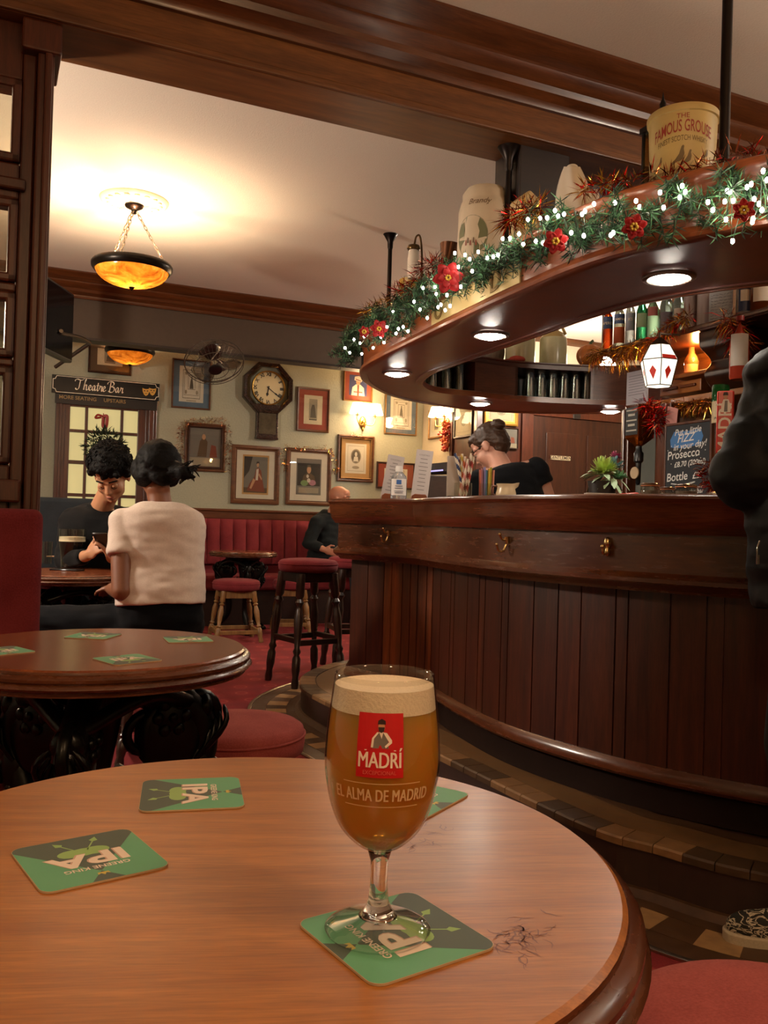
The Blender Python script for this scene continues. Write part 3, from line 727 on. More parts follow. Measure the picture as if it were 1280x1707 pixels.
# ---- banquette along the back wall, channel tufted
bq = thing('banquette', 'long wine-red banquette with a fluted back along the far wall', 'bench', R(0, 0), TH)
b0, b1 = 1.55, cu - 0.02
zt_ = zr - 0.02; rows = []
nch = int((b1 - b0) / 0.128); wch = (b1 - b0) / nch; cols = nch * 8 + 1
for j in range(13):
    tj = j / 12; row = []
    for i in range(cols):
        u = b0 + (b1 - b0) * i / (cols - 1); ph = (i % 8) / 8
        bul = math.sqrt(max(0.0, 1 - (2 * ph - 1) ** 2)) * 0.045
        prof = math.sin(min(1, max(0, tj * 1.0)) * PI) ** 0.35 if 0 < tj < 1 else 0
        z = 0.56 + (zt_ - 0.56) * tj
        row.append((u, VW - 0.10 - bul * prof - 0.06 * (1 - tj), z))
    rows.append(row)
m = MB(); m.sheet(rows); m.box((b0, VW - 0.10, 0.3), (b1, VW - 0.06, zt_))
m.build('backrest', RED, bq, smooth=50, fixn=False)
m = MB(); m.box((b0, VW - 0.56, 0.33), (b1, VW - 0.12, 0.47)); m.build('seat', RED, bq, smooth=40, bevel=0.035, segs=3)
m = MB()
for i in range(9):
    u = b0 + 0.1 + i * (b1 - b0 - 0.2) / 8
    m.box((u, VW - 0.52, 0.56), (u + 0.003, VW - 0.5, 0.565))
m = MB(); m.box((b0, VW - 0.5, 0), (b1, VW - 0.12, 0.33)); m.build('plinth', BLACKWOOD, bq, smooth=0, bevel=0.004)
# ---- high-backed settle end at the left, below the screen
e1 = onv(69, 950, 2.93)[0]
zt2 = onv(30, 848, 2.93)[2]
sb = thing('settle', 'high red upholstered settle at the left edge below the glazed screen', 'bench', R(0, 0), TH)
m = MB(); m.box((-1.7, 2.90, 0.40), (e1, 3.0, zt2)); m.build('backrest', RED, sb, smooth=40, bevel=0.03, segs=4)
m = MB(); m.box((-1.7, 2.42, 0.3), (e1 - 0.02, 2.9, 0.46)); m.build('seat', RED, sb, smooth=40, bevel=0.03, segs=3)
m = MB(); m.box((-1.7, 2.46, 0.08), (e1 - 0.03, 2.97, 0.3)); m.build('front_panel', REDL, sb, smooth=40, bevel=0.01)
m = MB(); m.box((-1.7, 2.48, 0), (e1 - 0.04, 2.97, 0.08)); m.build('plinth', BLACKWOOD, sb, smooth=0, bevel=0.004)
# ---- grey bench back behind the man in black
g0 = onv(66, 880, 6.3); g1 = onv(150, 880, 6.3)
gs = thing('grey_bench', 'dark grey padded bench behind the man in the black jumper', 'bench', R(0, 0), TH)
zg = onv(90, 829, 6.3)[2]
m = MB(); m.box((g0[0] - 0.5, 6.3, 0.4), (g1[0] + 0.15, 6.42, zg)); m.build('backrest', cloth('slate_upholstery', '#1e2226', '#2c3136', 220, big=8), gs, smooth=40, bevel=0.03, segs=3)
m = MB(); m.box((g0[0] - 0.5, 5.9, 0.3), (g1[0] + 0.15, 6.32, 0.46)); m.build('seat', MATS['slate_upholstery'], gs, smooth=40, bevel=0.03, segs=3)
m = MB(); m.box((g0[0] - 0.5, 5.95, 0), (g1[0] + 0.15, 6.36, 0.3)); m.build('plinth', BLACKWOOD, gs, smooth=0)
# ================================================================ THE BAR
BARW = wood('bar_wood', '#45220f', '#673619', 'h', 0.24, 1.1, 9, coat=0.5)
PLANK = wood('bar_plank_wood', '#2c150a', '#532811', 'z', 0.34, 2.2, 14, attr=True, coat=0.25)
BTOP = wood('bar_top_wood', '#4a2412', '#6c3a1e', 'h', 0.22, 1.6, 14, coat=0.5)
CANW = wood('canopy_wood', '#63290f', '#944c22', 'h', 0.3, 1.6, 12, coat=0.25)
SOFF = wood('soffit_wood', '#74443a', '#8f594a', 'h', 0.32, 1.5, 6, coat=0.3)
DARKP = plain('dark_plinth', '#1f110b', 0.8, var=0.15, vscale=8, Specular_IOR_Level=0.1)
CHROME = plain('bright_steel', '#b9b2a6', 0.18, 1.0)
XY = lambda L: [Vector((a, b, 0)) for a, b in L]
def arc(path):
    s = [0]
    for a, b in zip(path, path[1:]): s.append(s[-1] + (b - a).length)
    return s
def cut(path, s0, s1):
    """the stretch of a path between two arc lengths"""
    s = arc(path); out = []
    def at(q):
        for i in range(len(s) - 1):
            if s[i] <= q <= s[i + 1] + 1e-9: return path[i].lerp(path[i + 1], (q - s[i]) / max(1e-9, s[i + 1] - s[i]))
        return path[-1].copy()
    out.append(at(s0)); out += [p for p, q in zip(path, s) if s0 + 1e-4 < q < s1 - 1e-4]; out.append(at(s1)); return out
def offset(path, o):
    out = []
    for i, p in enumerate(path):
        d = (path[min(i + 1, len(path) - 1)] - path[max(i - 1, 0)]).normalized(); out.append(p + Vector((d.y, -d.x, 0)) * o)
    return out
def nearest_s(path, q):
    s = arc(path); best = min(range(len(path)), key=lambda i: (path[i].x - q[0]) ** 2 + (path[i].y - q[1]) ** 2); return s[best]
far = catmull(XY([(3.2, 5.6), (2.2, 5.85), (1.2, 5.85), (0.35, 5.5), (-0.06, 5.0), (-0.19, 4.6), (-0.19, 4.32)]), 6)
front = catmull(XY([(0.194, 3.88), (0.30, 3.50), (0.453, 3.12), (0.70, 2.77), (1.0, 2.51), (1.4, 2.31), (2.0, 2.16), (3.2, 2.1)]), 8)
BASE = far + front
i_c1 = len(far) - 1; i_c2 = len(far)
ZT = 1.12
bar = thing('bar_counter', 'curved dark wood bar counter with vertical planks at the right of the room', 'bar counter', (0, 0, 0))
m = MB()
m.sweep(BASE, [(-0.42, ZT), (0.075, ZT), (0.085, ZT - 0.006), (0.088, ZT - 0.014), (0.082, ZT - 0.022), (0.079, ZT - 0.03), (0.076, ZT - 0.07), (0.068, ZT - 0.095), (0.058, ZT - 0.105), (0.05, ZT - 0.118), (-0.42, ZT - 0.118)])
m.build('countertop', BTOP, bar, smooth=35)
m = MB(); m.sweep(BASE, [(-0.06, ZT - 0.118), (0.032, ZT - 0.118), (0.034, 0.885), (0.045, 0.876), (0.056, 0.868), (0.056, 0.856), (0.045, 0.846), (0.03, 0.838), (0.02, 0.826), (-0.06, 0.826)])
m.build('fascia', BARW, bar, smooth=35)
PAN = offset(BASE, -0.045)
m = MB(); rnd = random.Random(7); sp = arc(PAN); tot = sp[-1]; s = 0.0; kk = 0
sc1 = sp[i_c1]; sc2 = sp[i_c2]
cuts = []
def fill(a, b, ws):
    q = a; i = 0
    while q < b - 0.02:
        w_ = min(ws[i % len(ws)], b - q)
        if b - q - w_ < 0.03: w_ = b - q
        cuts.append((q, q + w_)); q += w_; i += 1
fill(0, sc1, [0.12, 0.12]); fill(sc1, sc2, [0.13, 0.12, 0.055, 0.075, 0.055, 0.05, 0.06, 0.04]); n_end = len(cuts)
fill(sc2, tot, [0.10, 0.135, 0.045, 0.14, 0.11, 0.05, 0.13, 0.045, 0.145, 0.12])
for i, (a, b) in enumerate(cuts):
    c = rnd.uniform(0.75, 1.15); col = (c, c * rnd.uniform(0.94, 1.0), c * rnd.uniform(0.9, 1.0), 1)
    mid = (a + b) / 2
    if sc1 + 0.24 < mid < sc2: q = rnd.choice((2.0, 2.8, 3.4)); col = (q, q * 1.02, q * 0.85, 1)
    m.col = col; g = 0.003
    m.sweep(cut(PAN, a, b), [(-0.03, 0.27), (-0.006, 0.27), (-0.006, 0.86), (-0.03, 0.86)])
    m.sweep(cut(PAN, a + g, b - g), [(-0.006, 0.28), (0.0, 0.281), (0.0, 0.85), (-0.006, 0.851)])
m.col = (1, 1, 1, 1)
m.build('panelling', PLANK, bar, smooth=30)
m = MB(); m.sweep(PAN, [(-0.03, 0.24), (0.012, 0.24), (0.02, 0.25), (0.02, 0.268), (0.012, 0.282), (0.004, 0.29), (-0.03, 0.29)]); m.build('base_moulding', BARW, bar, smooth=35)
m = MB(); m.sweep(PAN, [(-0.05, 0.15), (0.004, 0.15), (-0.008, 0.17), (-0.014, 0.24), (-0.05, 0.24)]); m.build('plinth', DARKP, bar, smooth=35)
HOOKM = plain('polished_brass', '#d9bd85', 0.22, 1.0)
# hooks under the bar top
def hook(x, y, kind):
    p = None; best = 9e9; base = offset(BASE, 0.036); s_ = arc(base)
    for i in range(400):
        q = cut(base, s_[-1] * i / 400, s_[-1] * i / 400 + 0.01)[0]
        d = ray(x, y); e = abs(d.x / d.y - q.x / q.y)
        if q.y < 4.6 and e < best: best = e; p = q; si = s_[-1] * i / 400
    a, b = cut(base, si, si + 0.02)[:2]; t = (b - a).normalized(); n_ = Vector((t.y, -t.x, 0))
    z = CZ + ray(x, y).z / ray(x, y).y * p.y
    mb = MB(); P = lambda o, h, l=0: Vector((p.x, p.y, z)) + n_ * o + Vector((0, 0, h)) + t * l
    if kind == 0:
        mb.tube(catmull([P(0.0, 0.0), P(0.004, 0.024)], 3), [0.008] * 4, 8); mb.tube(catmull([P(0.004, -0.004), P(0.016, -0.026), P(0.036, -0.026), P(0.045, -0.006)], 6), 0.0042, 8); mb.ell(P(0.045, -0.004), (0.006, 0.006, 0.006), 8)
        mb.tube(catmull([P(0.004, 0.012), P(0.022, 0.014), P(0.033, 0.03)], 6), 0.0042, 8); mb.ell(P(0.033, 0.032), (0.006, 0.006, 0.006), 8)
        mt = HOOKM
    else:
        mb.ell(P(0.003, 0.012), (0.013, 0.013, 0.018), 12); mb.ell(P(0.004, -0.016), (0.008, 0.008, 0.016), 12)
        mb.tube(catmull([P(0.006, -0.02), P(0.026, -0.022), P(0.03, -0.004)], 6), 0.005, 8); mb.ell(P(0.03, 0), (0.008, 0.008, 0.008), 8); mt = HOOKM
    o = mb.build('bag_hook', mt, bar, smooth=60)
hook(648, 893, 0); hook(845, 906, 0); hook(1010, 911, 1)

# ---- the tiled step and floor border round the bar
LED = catmull(XY([(3.2, 1.75), (2.2, 1.85), (1.5, 2.0), (0.98, 2.23), (0.78, 2.39), (0.61, 2.56), (0.29, 3.17), (0.0, 3.75), (-0.26, 4.2), (-0.40, 4.55), (-0.40, 4.95), (-0.2, 5.4), (0.3, 5.9), (1.2, 6.3), (3.2, 6.1)]), 8)
LED = list(reversed(LED))            # outward is to the right of travel
TILE = wood('step_tile', '#9a7a55', '#a88862', 'x', 0.45, 3, 1, attr=True)
BROWNT = plain('brown_tile', '#33201a', 0.5, var=0.15, vscale=15)
m = MB(); m.prism([(p.x, p.y) for p in LED], 0, 0.145)
struct(m, 'trim_11', BROWNT, rz=0, smooth=0)
m = MB(); L = arc(LED)[-1]; n_ = int(L / 0.085); rnd = random.Random(5)
for i in range(n_):
    a, b = i * L / n_, (i + 1) * L / n_ - 0.003
    pale = (i // 3) % 2; c = (0.55 + 0.1 * rnd.random()) if pale else (0.16 + 0.05 * rnd.random())
    m.col = (c, c * 0.86, c * 0.72, 1)
    m.sweep(cut(LED, a, b), [(-0.075, 0.145), (-0.075, 0.151), (0.004, 0.151), (0.010, 0.146), (0.010, 0.128), (0.0, 0.126), (0.0, 0.145)])
m.col = (0.42, 0.36, 0.28, 1)
m.sweep(LED, [(-0.20, 0.144), (-0.20, 0.1495), (-0.08, 0.1495), (-0.08, 0.144)])
m.col = (0.2, 0.15, 0.12, 1); m.sweep(LED, [(-0.26, 0.143), (-0.26, 0.150), (-0.205, 0.150), (-0.205, 0.143)])
struct(m, 'trim_12', TILE, rz=0, smooth=0)
m = MB()
m.col = (0.2, 0.15, 0.13, 1); m.sweep(LED, [(0, 0.0), (0, 0.024), (0.012, 0.022), (0.03, 0.004), (0.075, 0.004), (0.075, 0)])
m.sweep(LED, [(0.185, 0), (0.185, 0.004), (0.26, 0.004), (0.26, 0)])
n_ = int(L / 0.085)
for i in range(n_):
    c = 0.95 if i % 2 else 0.22; m.col = (c, c * 0.95, c * 0.85, 1) if i % 2 else (c, c * 0.75, c * 0.65, 1)
    m.sweep(cut(LED, i * L / n_, (i + 1) * L / n_), [(0.077, 0), (0.077, 0.004), (0.183, 0.004), (0.183, 0)])
struct(m, 'trim_13', TILE, rz=0, smooth=0)
m = MB(); m.sweep(LED, [(0.262, 0), (0.262, 0.006), (0.27, 0.009), (0.28, 0.006), (0.28, 0)]); struct(m, 'trim_14', plain('edging_metal', '#a39684', 0.3, 1.0), rz=0, smooth=40)

# ================================================================ THE CANOPY OVER THE BAR
ZS, ZK = 1.85, 2.04
OUTR = catmull(XY([(3.4, 5.9), (2.4, 6.15), (1.69, 6.30), (1.1, 6.42), (0.69, 6.36), (0.3, 6.1), (0.05, 5.78), (-0.09, 5.40), (-0.145, 5.05), (-0.11, 4.66), (0.141, 3.947), (0.30, 3.52), (0.453, 3.13), (0.62, 2.76), (0.80, 2.53), (1.03, 2.345), (1.4, 2.17), (2.0, 2.04), (3.4, 2.0)]), 8)
INN = catmull(XY([(3.4, 5.35), (2.4, 5.62), (1.75, 5.80), (1.387, 5.86), (0.866, 5.79), (0.55, 5.64), (0.36, 5.56), (0.25, 5.42), (0.196, 5.17), (0.237, 4.83), (0.322, 4.60), (0.45, 4.27), (0.646, 3.78), (0.813, 3.38), (1.0, 3.10), (1.256, 2.90), (1.7, 2.72), (2.3, 2.62), (3.4, 2.58)]), 8)
poly = [(p.x, p.y) for p in OUTR] + [(p.x, p.y) for p in reversed(INN)]
can = thing('bar_canopy', 'curved red-brown wooden canopy hanging over the bar on steel rods', 'canopy', (0, 0, 0))
m = MB(); m.prism(poly, ZS, ZS + 0.02); m.build('soffit', SOFF, can, smooth=0)
TOPPOLY = [(p.x, p.y) for p in OUTR[min(range(len(OUTR)), key=lambda i: (OUTR[i] - Vector((-0.09, 5.40, 0))).length):]] + [(p.x, p.y) for p in reversed(INN[min(range(len(INN)), key=lambda i: (INN[i] - Vector((0.196, 5.17, 0))).length):])]
m = MB(); m.prism(TOPPOLY, ZK - 0.035, ZK - 0.015); m.build('top_board', CANW, can, smooth=0)
m = MB(); m.sweep(OUTR, [(-0.03, ZS + 0.03), (-0.008, ZS + 0.03), (-0.006, ZK - 0.06), (-0.03, ZK - 0.06)]); m.build('fascia', CANW, can, smooth=40)
m = MB(); m.sweep(OUTR, [(-0.03, ZS - 0.006), (0.002, ZS - 0.006), (0.012, ZS), (0.015, ZS + 0.010), (0.010, ZS + 0.020), (0.004, ZS + 0.026), (0.0, ZS + 0.034), (-0.03, ZS + 0.034)])
m.build('lower_moulding', CANW, can, smooth=40)
m = MB(); m.sweep(OUTR, [(-0.10, ZK), (0.016, ZK), (0.024, ZK - 0.006), (0.024, ZK - 0.02), (0.014, ZK - 0.032), (0.004, ZK - 0.045), (-0.006, ZK - 0.065), (-0.03, ZK - 0.065), (-0.03, ZK - 0.016), (-0.10, ZK - 0.016)])
m.build('upper_moulding', CANW, can, smooth=40)
INF = [p for p in INN if p.y < 5.17 and True]; INF = INN[nearest_s and min(range(len(INN)), key=lambda i: (INN[i] - Vector((0.196, 5.17, 0))).length):]
m = MB(); m.sweep(INF, [(0.0, ZS - 0.006), (0.03, ZS - 0.006), (0.03, ZK - 0.03), (0.0, ZK - 0.03)]); m.build('inner_fascia', SOFF, can, smooth=40)
INB = INN[:len(INN) - len(INF) + 1]
m = MB(); m.sweep(INB, [(-0.01, ZS - 0.006), (0.02, ZS - 0.006), (0.02, ZS + 0.028), (-0.01, ZS + 0.028)]); m.sweep(INF, [(-0.012, ZS - 0.008), (0.0, ZS - 0.008), (0.0, ZS + 0.014), (-0.012, ZS + 0.014)]); m.build('inner_moulding', CANW, can, smooth=40)
# gilt sign board on the fascia's far stretch, mostly behind the garland
def s_at_px(path, x, ymax):
    best = 9; r_ = 0; s_ = arc(path); d = ray(x, 520); k = d.x / d.y
    for i in range(900):
        q = cut(path, s_[-1] * i / 900, s_[-1] * i / 900 + 0.002)[0]
        if q.y < ymax and abs(q.x / q.y - k) < best: best = abs(q.x / q.y - k); r_ = s_[-1] * i / 900
    return r_
sA, sB = s_at_px(OUTR, 720, 5.0), s_at_px(OUTR, 864, 5.0)
m = MB(); m.mat(0).sweep(cut(OUTR, sA, sB), [(-0.006, ZS + 0.034), (0.002, ZS + 0.034), (0.002, ZK - 0.068), (-0.006, ZK - 0.068)])
def on_fascia(path, s, z, off):
    a, b = cut(path, s, s + 0.02)[:2]; t = (b - a).normalized(); n_ = Vector((t.y, -t.x, 0)); p = a + n_ * off; p.z = z
    M = Matrix((t, Vector((0, 0, 1)), n_)).transposed().to_4x4(); M.translation = p; return M
m.mat(1)
for ch, x in (('O', 732), ('D', 826)): put_text(m, ch, 0.115, on_fascia(OUTR, s_at_px(OUTR, x, 5.0), ZS + 0.082, 0.004), bold=0.002, extrude=0.001)
m.build('sign_board', [plain('cream_gold_board', '#b59f68', 0.35, 0.25), plain('gilt_letter', '#7a6334', 0.35, 0.6)], can, smooth=30)
# downlights let into the soffit
DL = emit('downlight_glow', '#fff3e2', 46.0)
def downlight(x, y, label):
    p = atz(x, y, ZS); t = thing('downlight', label, 'light', (p.x, p.y, ZS - 0.004), 0, 'downlights in the bar canopy')
    m = MB(); m.lathe([(0.064, 0.0), (0.070, -0.008), (0.080, -0.008), (0.086, -0.004), (0.086, 0.003), (0.064, 0.003)], 40); m.build('rim', plain('rim_metal', '#8c7a70', 0.35, 0.9), t, smooth=40)
    m = MB(); m.lathe([(0, -0.020), (0.03, -0.018), (0.052, -0.011), (0.0635, -0.003), (0.064, 0.002), (0, 0.002)], 40); m.build('lens', DL, t, smooth=0)
downlight(1115, 461, 'round downlight at the right of the canopy, largest of the lights')
downlight(817, 557, 'round downlight in the middle of the canopy front strip')
downlight(662, 621, 'round downlight in the rounded nose of the canopy')
downlight(800, 671, 'small downlight below the overhead rack in front of the picture wall')
downlight(1017, 684, 'small downlight at the right end below the overhead rack')
# rods carrying the canopy
ROD = plain('dark_rod', '#241d1a', 0.35, 0.8)
def rod(x, y, z0, z1, r=0.014):
    p = atz(x, y, z1) if z1 < 2.95 else atz(x, y, 2.915)
    m = MB(); m.tube([(p.x, p.y, z0), (p.x, p.y, z1)], r, 14)
    m.lathe([(r, -0.10), (r * 1.3, -0.085), (r * 1.4, -0.05), (0.045, -0.005), (0.05, 0), (0, 0)], 20, c=(p.x, p.y, z1)); m.lathe([(0, 0), (0.03, 0), (0.028, 0.012), (r, 0.02)], 18, c=(p.x, p.y, z0))
    m.build('rod', ROD, can, smooth=50); return p
rod(849, 246, ZK, ZB); rod(651, 391, ZK - 0.015, ZC)
pq = atd(1208, 200, 2.52); m = MB(); m.tube([(pq.x, pq.y, ZK), (pq.x, pq.y, ZC)], 0.015, 14); m.lathe([(0, 0), (0.032, 0), (0.03, 0.012), (0.015, 0.02)], 18, c=(pq.x, pq.y, ZK)); m.build('rod', ROD, can, smooth=50)
pq = atd(953, 545, 5.5); 
# dark post from the canopy up to the beam and the blue-grey box beyond it
pa = atd(866, 300, 3.62); pb = atd(950, 300, 3.72); ua, va = uv(pa)[:2]; ub = uv(pb)[0]
struct(MB().box((ua, va, ZK - 0.015), (ub, va + 0.2, ZC)), 'trim_15', BLACKWOOD, smooth=0, bevel=0.006)
struct(MB().box((ub + 0.12, va + 0.2, 2.42), (5.5, va + 0.42, ZC)), 'trim_16', BLUEGREY, smooth=0, bevel=0.02)

# ---- glass rack on the canopy's far strip
RK = list(INB); sR = arc(RK)
def srk(x): return nearest_s(RK, (x, 5.75 if x > 0.5 else 5.5))
rk = thing('glass_rack', 'dark wooden overhead rack with open compartments of upturned glasses', 'shelf', (0, 0, 0))
RZ0, RZ1 = ZS + 0.02, 2.11
RW = wood('rack_wood', '#4a241a', '#693828', 'h', 0.3, 1.6, 10, coat=0.3)
s0 = nearest_s(RK, (2.3, 5.65)); sE = sR[-1] - 0.02
run = cut(RK, s0, sE)
m = MB(); m.sweep(run, [(0.0, RZ1 - 0.04), (0.0, RZ1 - 0.012), (-0.012, RZ1 - 0.008), (-0.012, RZ1), (0.42, RZ1), (0.42, RZ1 - 0.04)]); m.build('top_shelf', RW, rk, smooth=30)
m = MB(); m.sweep(run, [(0.0, RZ0), (0.0, RZ0 + 0.012), (0.36, RZ0 + 0.012), (0.36, RZ0)]); m.build('bottom_shelf', plain('rack_liner', '#8f8a86', 0.35), rk, smooth=30)
m = MB(); m.sweep(run, [(0.34, RZ0), (0.34, RZ1 - 0.03), (0.36, RZ1 - 0.03), (0.36, RZ0)]); m.build('back_panel', BLACKWOOD, rk, smooth=30)
def near_x(x, lo=0.3):
    return min((i for i in range(len(RK)) if RK[i].y > 5.3), key=lambda i: abs(RK[i].x - x))
sx_ = lambda x: sR[near_x(x)]
for (xa, xb) in ((1.40, 2.3), (0.575, 0.875)):
    m = MB(); m.sweep(cut(RK, sx_(xa) if xa > xb else sx_(xb), sx_(xa)), [(0.0, RZ0), (0.0, RZ1 - 0.03), (0.02, RZ1 - 0.03), (0.02, RZ0)])
    m.build('front_panel', RW, rk, smooth=30)
for x in (1.40, 0.875, 0.575):
    a, b = cut(RK, sx_(x), sx_(x) + 0.02)[:2]; t = (b - a).normalized(); n_ = Vector((t.y, -t.x, 0))
    p = [a, a + t * 0.018, a + t * 0.018 + n_ * 0.34, a + n_ * 0.34]; m = MB(); m.prism([(q.x, q.y) for q in p], RZ0, RZ1 - 0.03); m.build('divider', RW, rk, smooth=0)
RACKGLASS = thin_glass('rack_glass', '#e6ecea', 0.06, 3.4)
gm = MB(); gm.xf(Matrix.Diagonal((1, 1, 1.1, 1))); gm.lathe([(0.037, 0.0), (0.0345, 0.06), (0.0315, 0.12), (0.030, 0.165), (0.029, 0.170), (0.0, 0.172)], 20); gm.lathe([(0, 0.150), (0.0275, 0.150), (0.029, 0.12), (0.0325, 0.06), (0.0355, 0.0)], 20); gm.tube([(0.0365 * math.cos(a * PI / 10), 0.0365 * math.sin(a * PI / 10), 0.001) for a in range(20)], 0.0015, 5, closed=True)
g0 = None
def rack_glass(s, o, where):
    global g0
    a, b = cut(RK, s, s + 0.02)[:2]; t = (b - a).normalized(); p = a + Vector((t.y, -t.x, 0)) * o
    if g0 is None: g0 = q = gm.build('pint_glass', RACKGLASS, smooth=40)
    else: q = g0.copy(); COL.objects.link(q)
    q.location = (p.x, p.y, RZ0 + 0.0125); tag(q, where, 'glass', 'upturned glasses in the overhead rack')
sa_, sb_ = sx_(1.36), sx_(0.90)
ORD = ['first', 'second', 'third', 'fourth', 'fifth', 'sixth', 'seventh', 'eighth']
for i in range(6): rack_glass(sa_ + (sb_ - sa_) * (i + 0.3) / 6, 0.07, '%s front-row pint glass from the right in the long rack compartment' % ORD[i])
for i in range(5): rack_glass(sa_ + (sb_ - sa_) * (i + 0.85) / 6, 0.19, '%s back-row pint glass from the right in the long rack compartment' % ORD[i])
sa_, sb_ = sx_(0.53), sE
for i in range(5): rack_glass(sa_ + 0.03 + i * 0.092, 0.07, '%s front-row pint glass from the right in the pointed left rack compartment' % ORD[i])
for i in range(3): rack_glass(sa_ + 0.06 + i * 0.092, 0.2, '%s back-row pint glass from the right in the pointed left rack compartment' % ORD[i])
# ================================================================ PICTURES, CLOCK, SIGN, LAMPS
GILT = plain('gilt_frame', '#8a6535', 0.4, 0.35, var=0.12, vscale=40)
BRFR = wood('brown_frame', '#4a2b17', '#6f4626', 'x', 0.35, 4, 6)
DKFR = wood('dark_frame', '#241209', '#43261a', 'x', 0.3, 4, 6)
PAPER = plain('old_paper', '#c9bda4', 0.8, var=0.05); WHITEM = plain('white_mount', '#cfc8bb', 0.8); BLUEM = plain('blue_mount', '#5a6f86', 0.8); REDM = plain('red_mount', '#8f3f2e', 0.8)
INK = plain('engraving_ink', '#5b5348', 0.8); INKL = plain('engraving_grey', '#958b7a', 0.8); SKINP = plain('painted_skin', '#b98d6c', 0.7); ROBE = plain('painted_robe', '#7c3a28', 0.7); DKP = plain('painted_dark', '#241d18', 0.6)
GREYP = plain('painted_grey', '#6e6a66', 0.7); BROWNP = plain('painted_brown', '#57432f', 0.7); WHITEP = plain('painted_white', '#c9c0b4', 0.7); TANM = plain('tan_mount', '#b58d5c', 0.8); PINKP = plain('painted_pink', '#a87486', 0.7); GREENP = plain('painted_green', '#6f8a5a', 0.7)
PGLASS = thin_glass('picture_glass', '#fbfbf8', 0.015, 1.0)
ELL = lambda cx, cz, rx, rz, n=16: [(cx + rx * math.cos(2 * PI * i / n), cz + rz * math.sin(2 * PI * i / n)) for i in range(n)]
RECT = lambda x0, z0, x1, z1: [(x0, z0), (x1, z0), (x1, z1), (x0, z1)]
def outline(x0, z0, x1, z1, w):
    return [RECT(x0, z0, x1, z0 + w), RECT(x0, z1 - w, x1, z1), RECT(x0, z0, x0 + w, z1), RECT(x1 - w, z0, x1, z1)]
# prints are drawn in -1..1 by -1..1; each entry is (polygon, material)
def print_robed():
    L = [(RECT(-1, -1, 1, 1), GREYP), (RECT(-1, -1, 1, -.72), BROWNP), ([(-1, 1), (-.3, 1), (-.55, .2), (-1, -.2)], DKP)]
    L += [([(-.75, -.9), (.8, -.95), (.6, -.3), (.45, .25), (.2, .42), (0, .3), (-.1, -.1), (-.5, -.5)], ROBE), ([(.05, .3), (.25, .35), (.2, -.3), (0, -.3)], WHITEP), (ELL(.16, .56, .1, .13), SKINP), ([(.03, .6), (.06, .74), (.27, .74), (.29, .58), (.22, .66)], DKP),
          ([(.3, .1), (.55, -.2), (.5, -.3), (.22, 0)], SKINP), ([(-.2, -.2), (-.5, -.75), (-.35, -.8), (0, -.3)], SKINP)]
    return L
def print_bust():
    L = [(RECT(-1, -1, 1, 1), GREYP), (RECT(-.92, -.5, .92, .75), DKP), ([(-.55, -.45), (.6, -.45), (.45, .05), (.15, .2), (-.15, .2), (-.45, .05)], BROWNP), (ELL(0, .4, .17, .22), SKINP), ([(-.18, .44), (-.12, .66), (.12, .66), (.18, .44), (.1, .54), (-.1, .54)], INK),
         (ELL(-.1, .03, .1, .1), WHITEP), (ELL(-.35, -.35, .3, .16), GREENP), (ELL(.3, -.32, .28, .16), PINKP), (ELL(0, -.2, .14, .12), WHITEP), (RECT(-.8, -.9, .8, -.6), INKL)]
    return L
def print_statue():
    return [(RECT(-1, -1, 1, 1), PAPER), (RECT(-.45, -.6, .45, .75), INKL), ([(-.3, -.55), (.35, -.55), (.22, .1), (.12, .35), (-.12, .35), (-.25, .05)], INK), (ELL(0, .47, .09, .12), INKL), (RECT(-.42, -.72, .42, -.62), INK)]
def print_engraving():
    L = [(RECT(-1, -1, 1, 1), WHITEM)]
    for r in outline(-.72, -.8, .72, .8, .03) + outline(-.6, -.62, .6, .66, .02) + outline(-.3, -.3, .3, .5, .025): L.append((r, INK))
    for s in (-1, 1): L.append((ELL(s * .45, -.45, .09, .12), INKL)); L.append((ELL(s * .45, .58, .1, .07), INKL))
    L += [([(-.16, -.26), (.16, -.26), (.1, .15), (.05, .3), (-.05, .3), (-.1, .15)], INK), (ELL(0, .36, .05, .07), INK), (RECT(-.4, -.95, .4, -.9), INKL)]
    return L
def print_oval():
    L = [(RECT(-1, -1, 1, 1), WHITEM)] + [(r, INKL) for r in outline(-.8, -.85, .8, .85, .025)]
    L += [(ELL(0, .15, .5, .5), INKL), (ELL(0, .15, .42, .42), INK), ([(-.25, -.2), (.25, -.2), (.18, .12), (-.18, .12)], WHITEP), (ELL(0, .28, .12, .16), WHITEP), (ELL(0, -.6, .35, .1), INKL)]
    return L
def print_soldier():
    L = [(RECT(-1, -1, 1, 1), plain('painted_blue', '#39406b', 0.7)), ([(-.75, -1), (.75, -1), (.65, -.2), (.25, .1), (-.25, .1), (-.65, -.2)], WHITEP), (ELL(0, .35, .24, .3), SKINP), ([(-.45, .5), (.35, .35), (.5, .6), (.1, .95), (-.4, .85)], WHITEP), (RECT(-.5, -.7, .5, -.6), ROBE), (RECT(-.1, -1, .1, .05), ROBE), ([(-.3, .55), (.3, .42), (.3, .5), (-.3, .65)], ROBE)]
    return L
def print_dim():
    return [(RECT(-1, -1, 1, 1), GREYP), (RECT(-1, -1, 1, -.55), INKL), ([(-.5, -.5), (.1, -.5), (.15, .3), (-.1, .6), (-.35, .3)], BROWNP), (ELL(-.1, .55, .12, .15), SKINP), ([(.3, -.5), (.8, -.5), (.7, .1), (.4, .15)], ROBE)]
def print_letter():
    L = [(RECT(-1, -1, 1, 1), PAPER)] + [(r, INKL) for r in outline(-.85, -.9, .85, .9, .03)] + [(ELL(0, .1, .38, .5), INKL), (ELL(0, .1, .3, .42), PAPER), (ELL(0, -.08, .2, .2), INKL), (ELL(0, .28, .16, .18), INKL)]
    return L
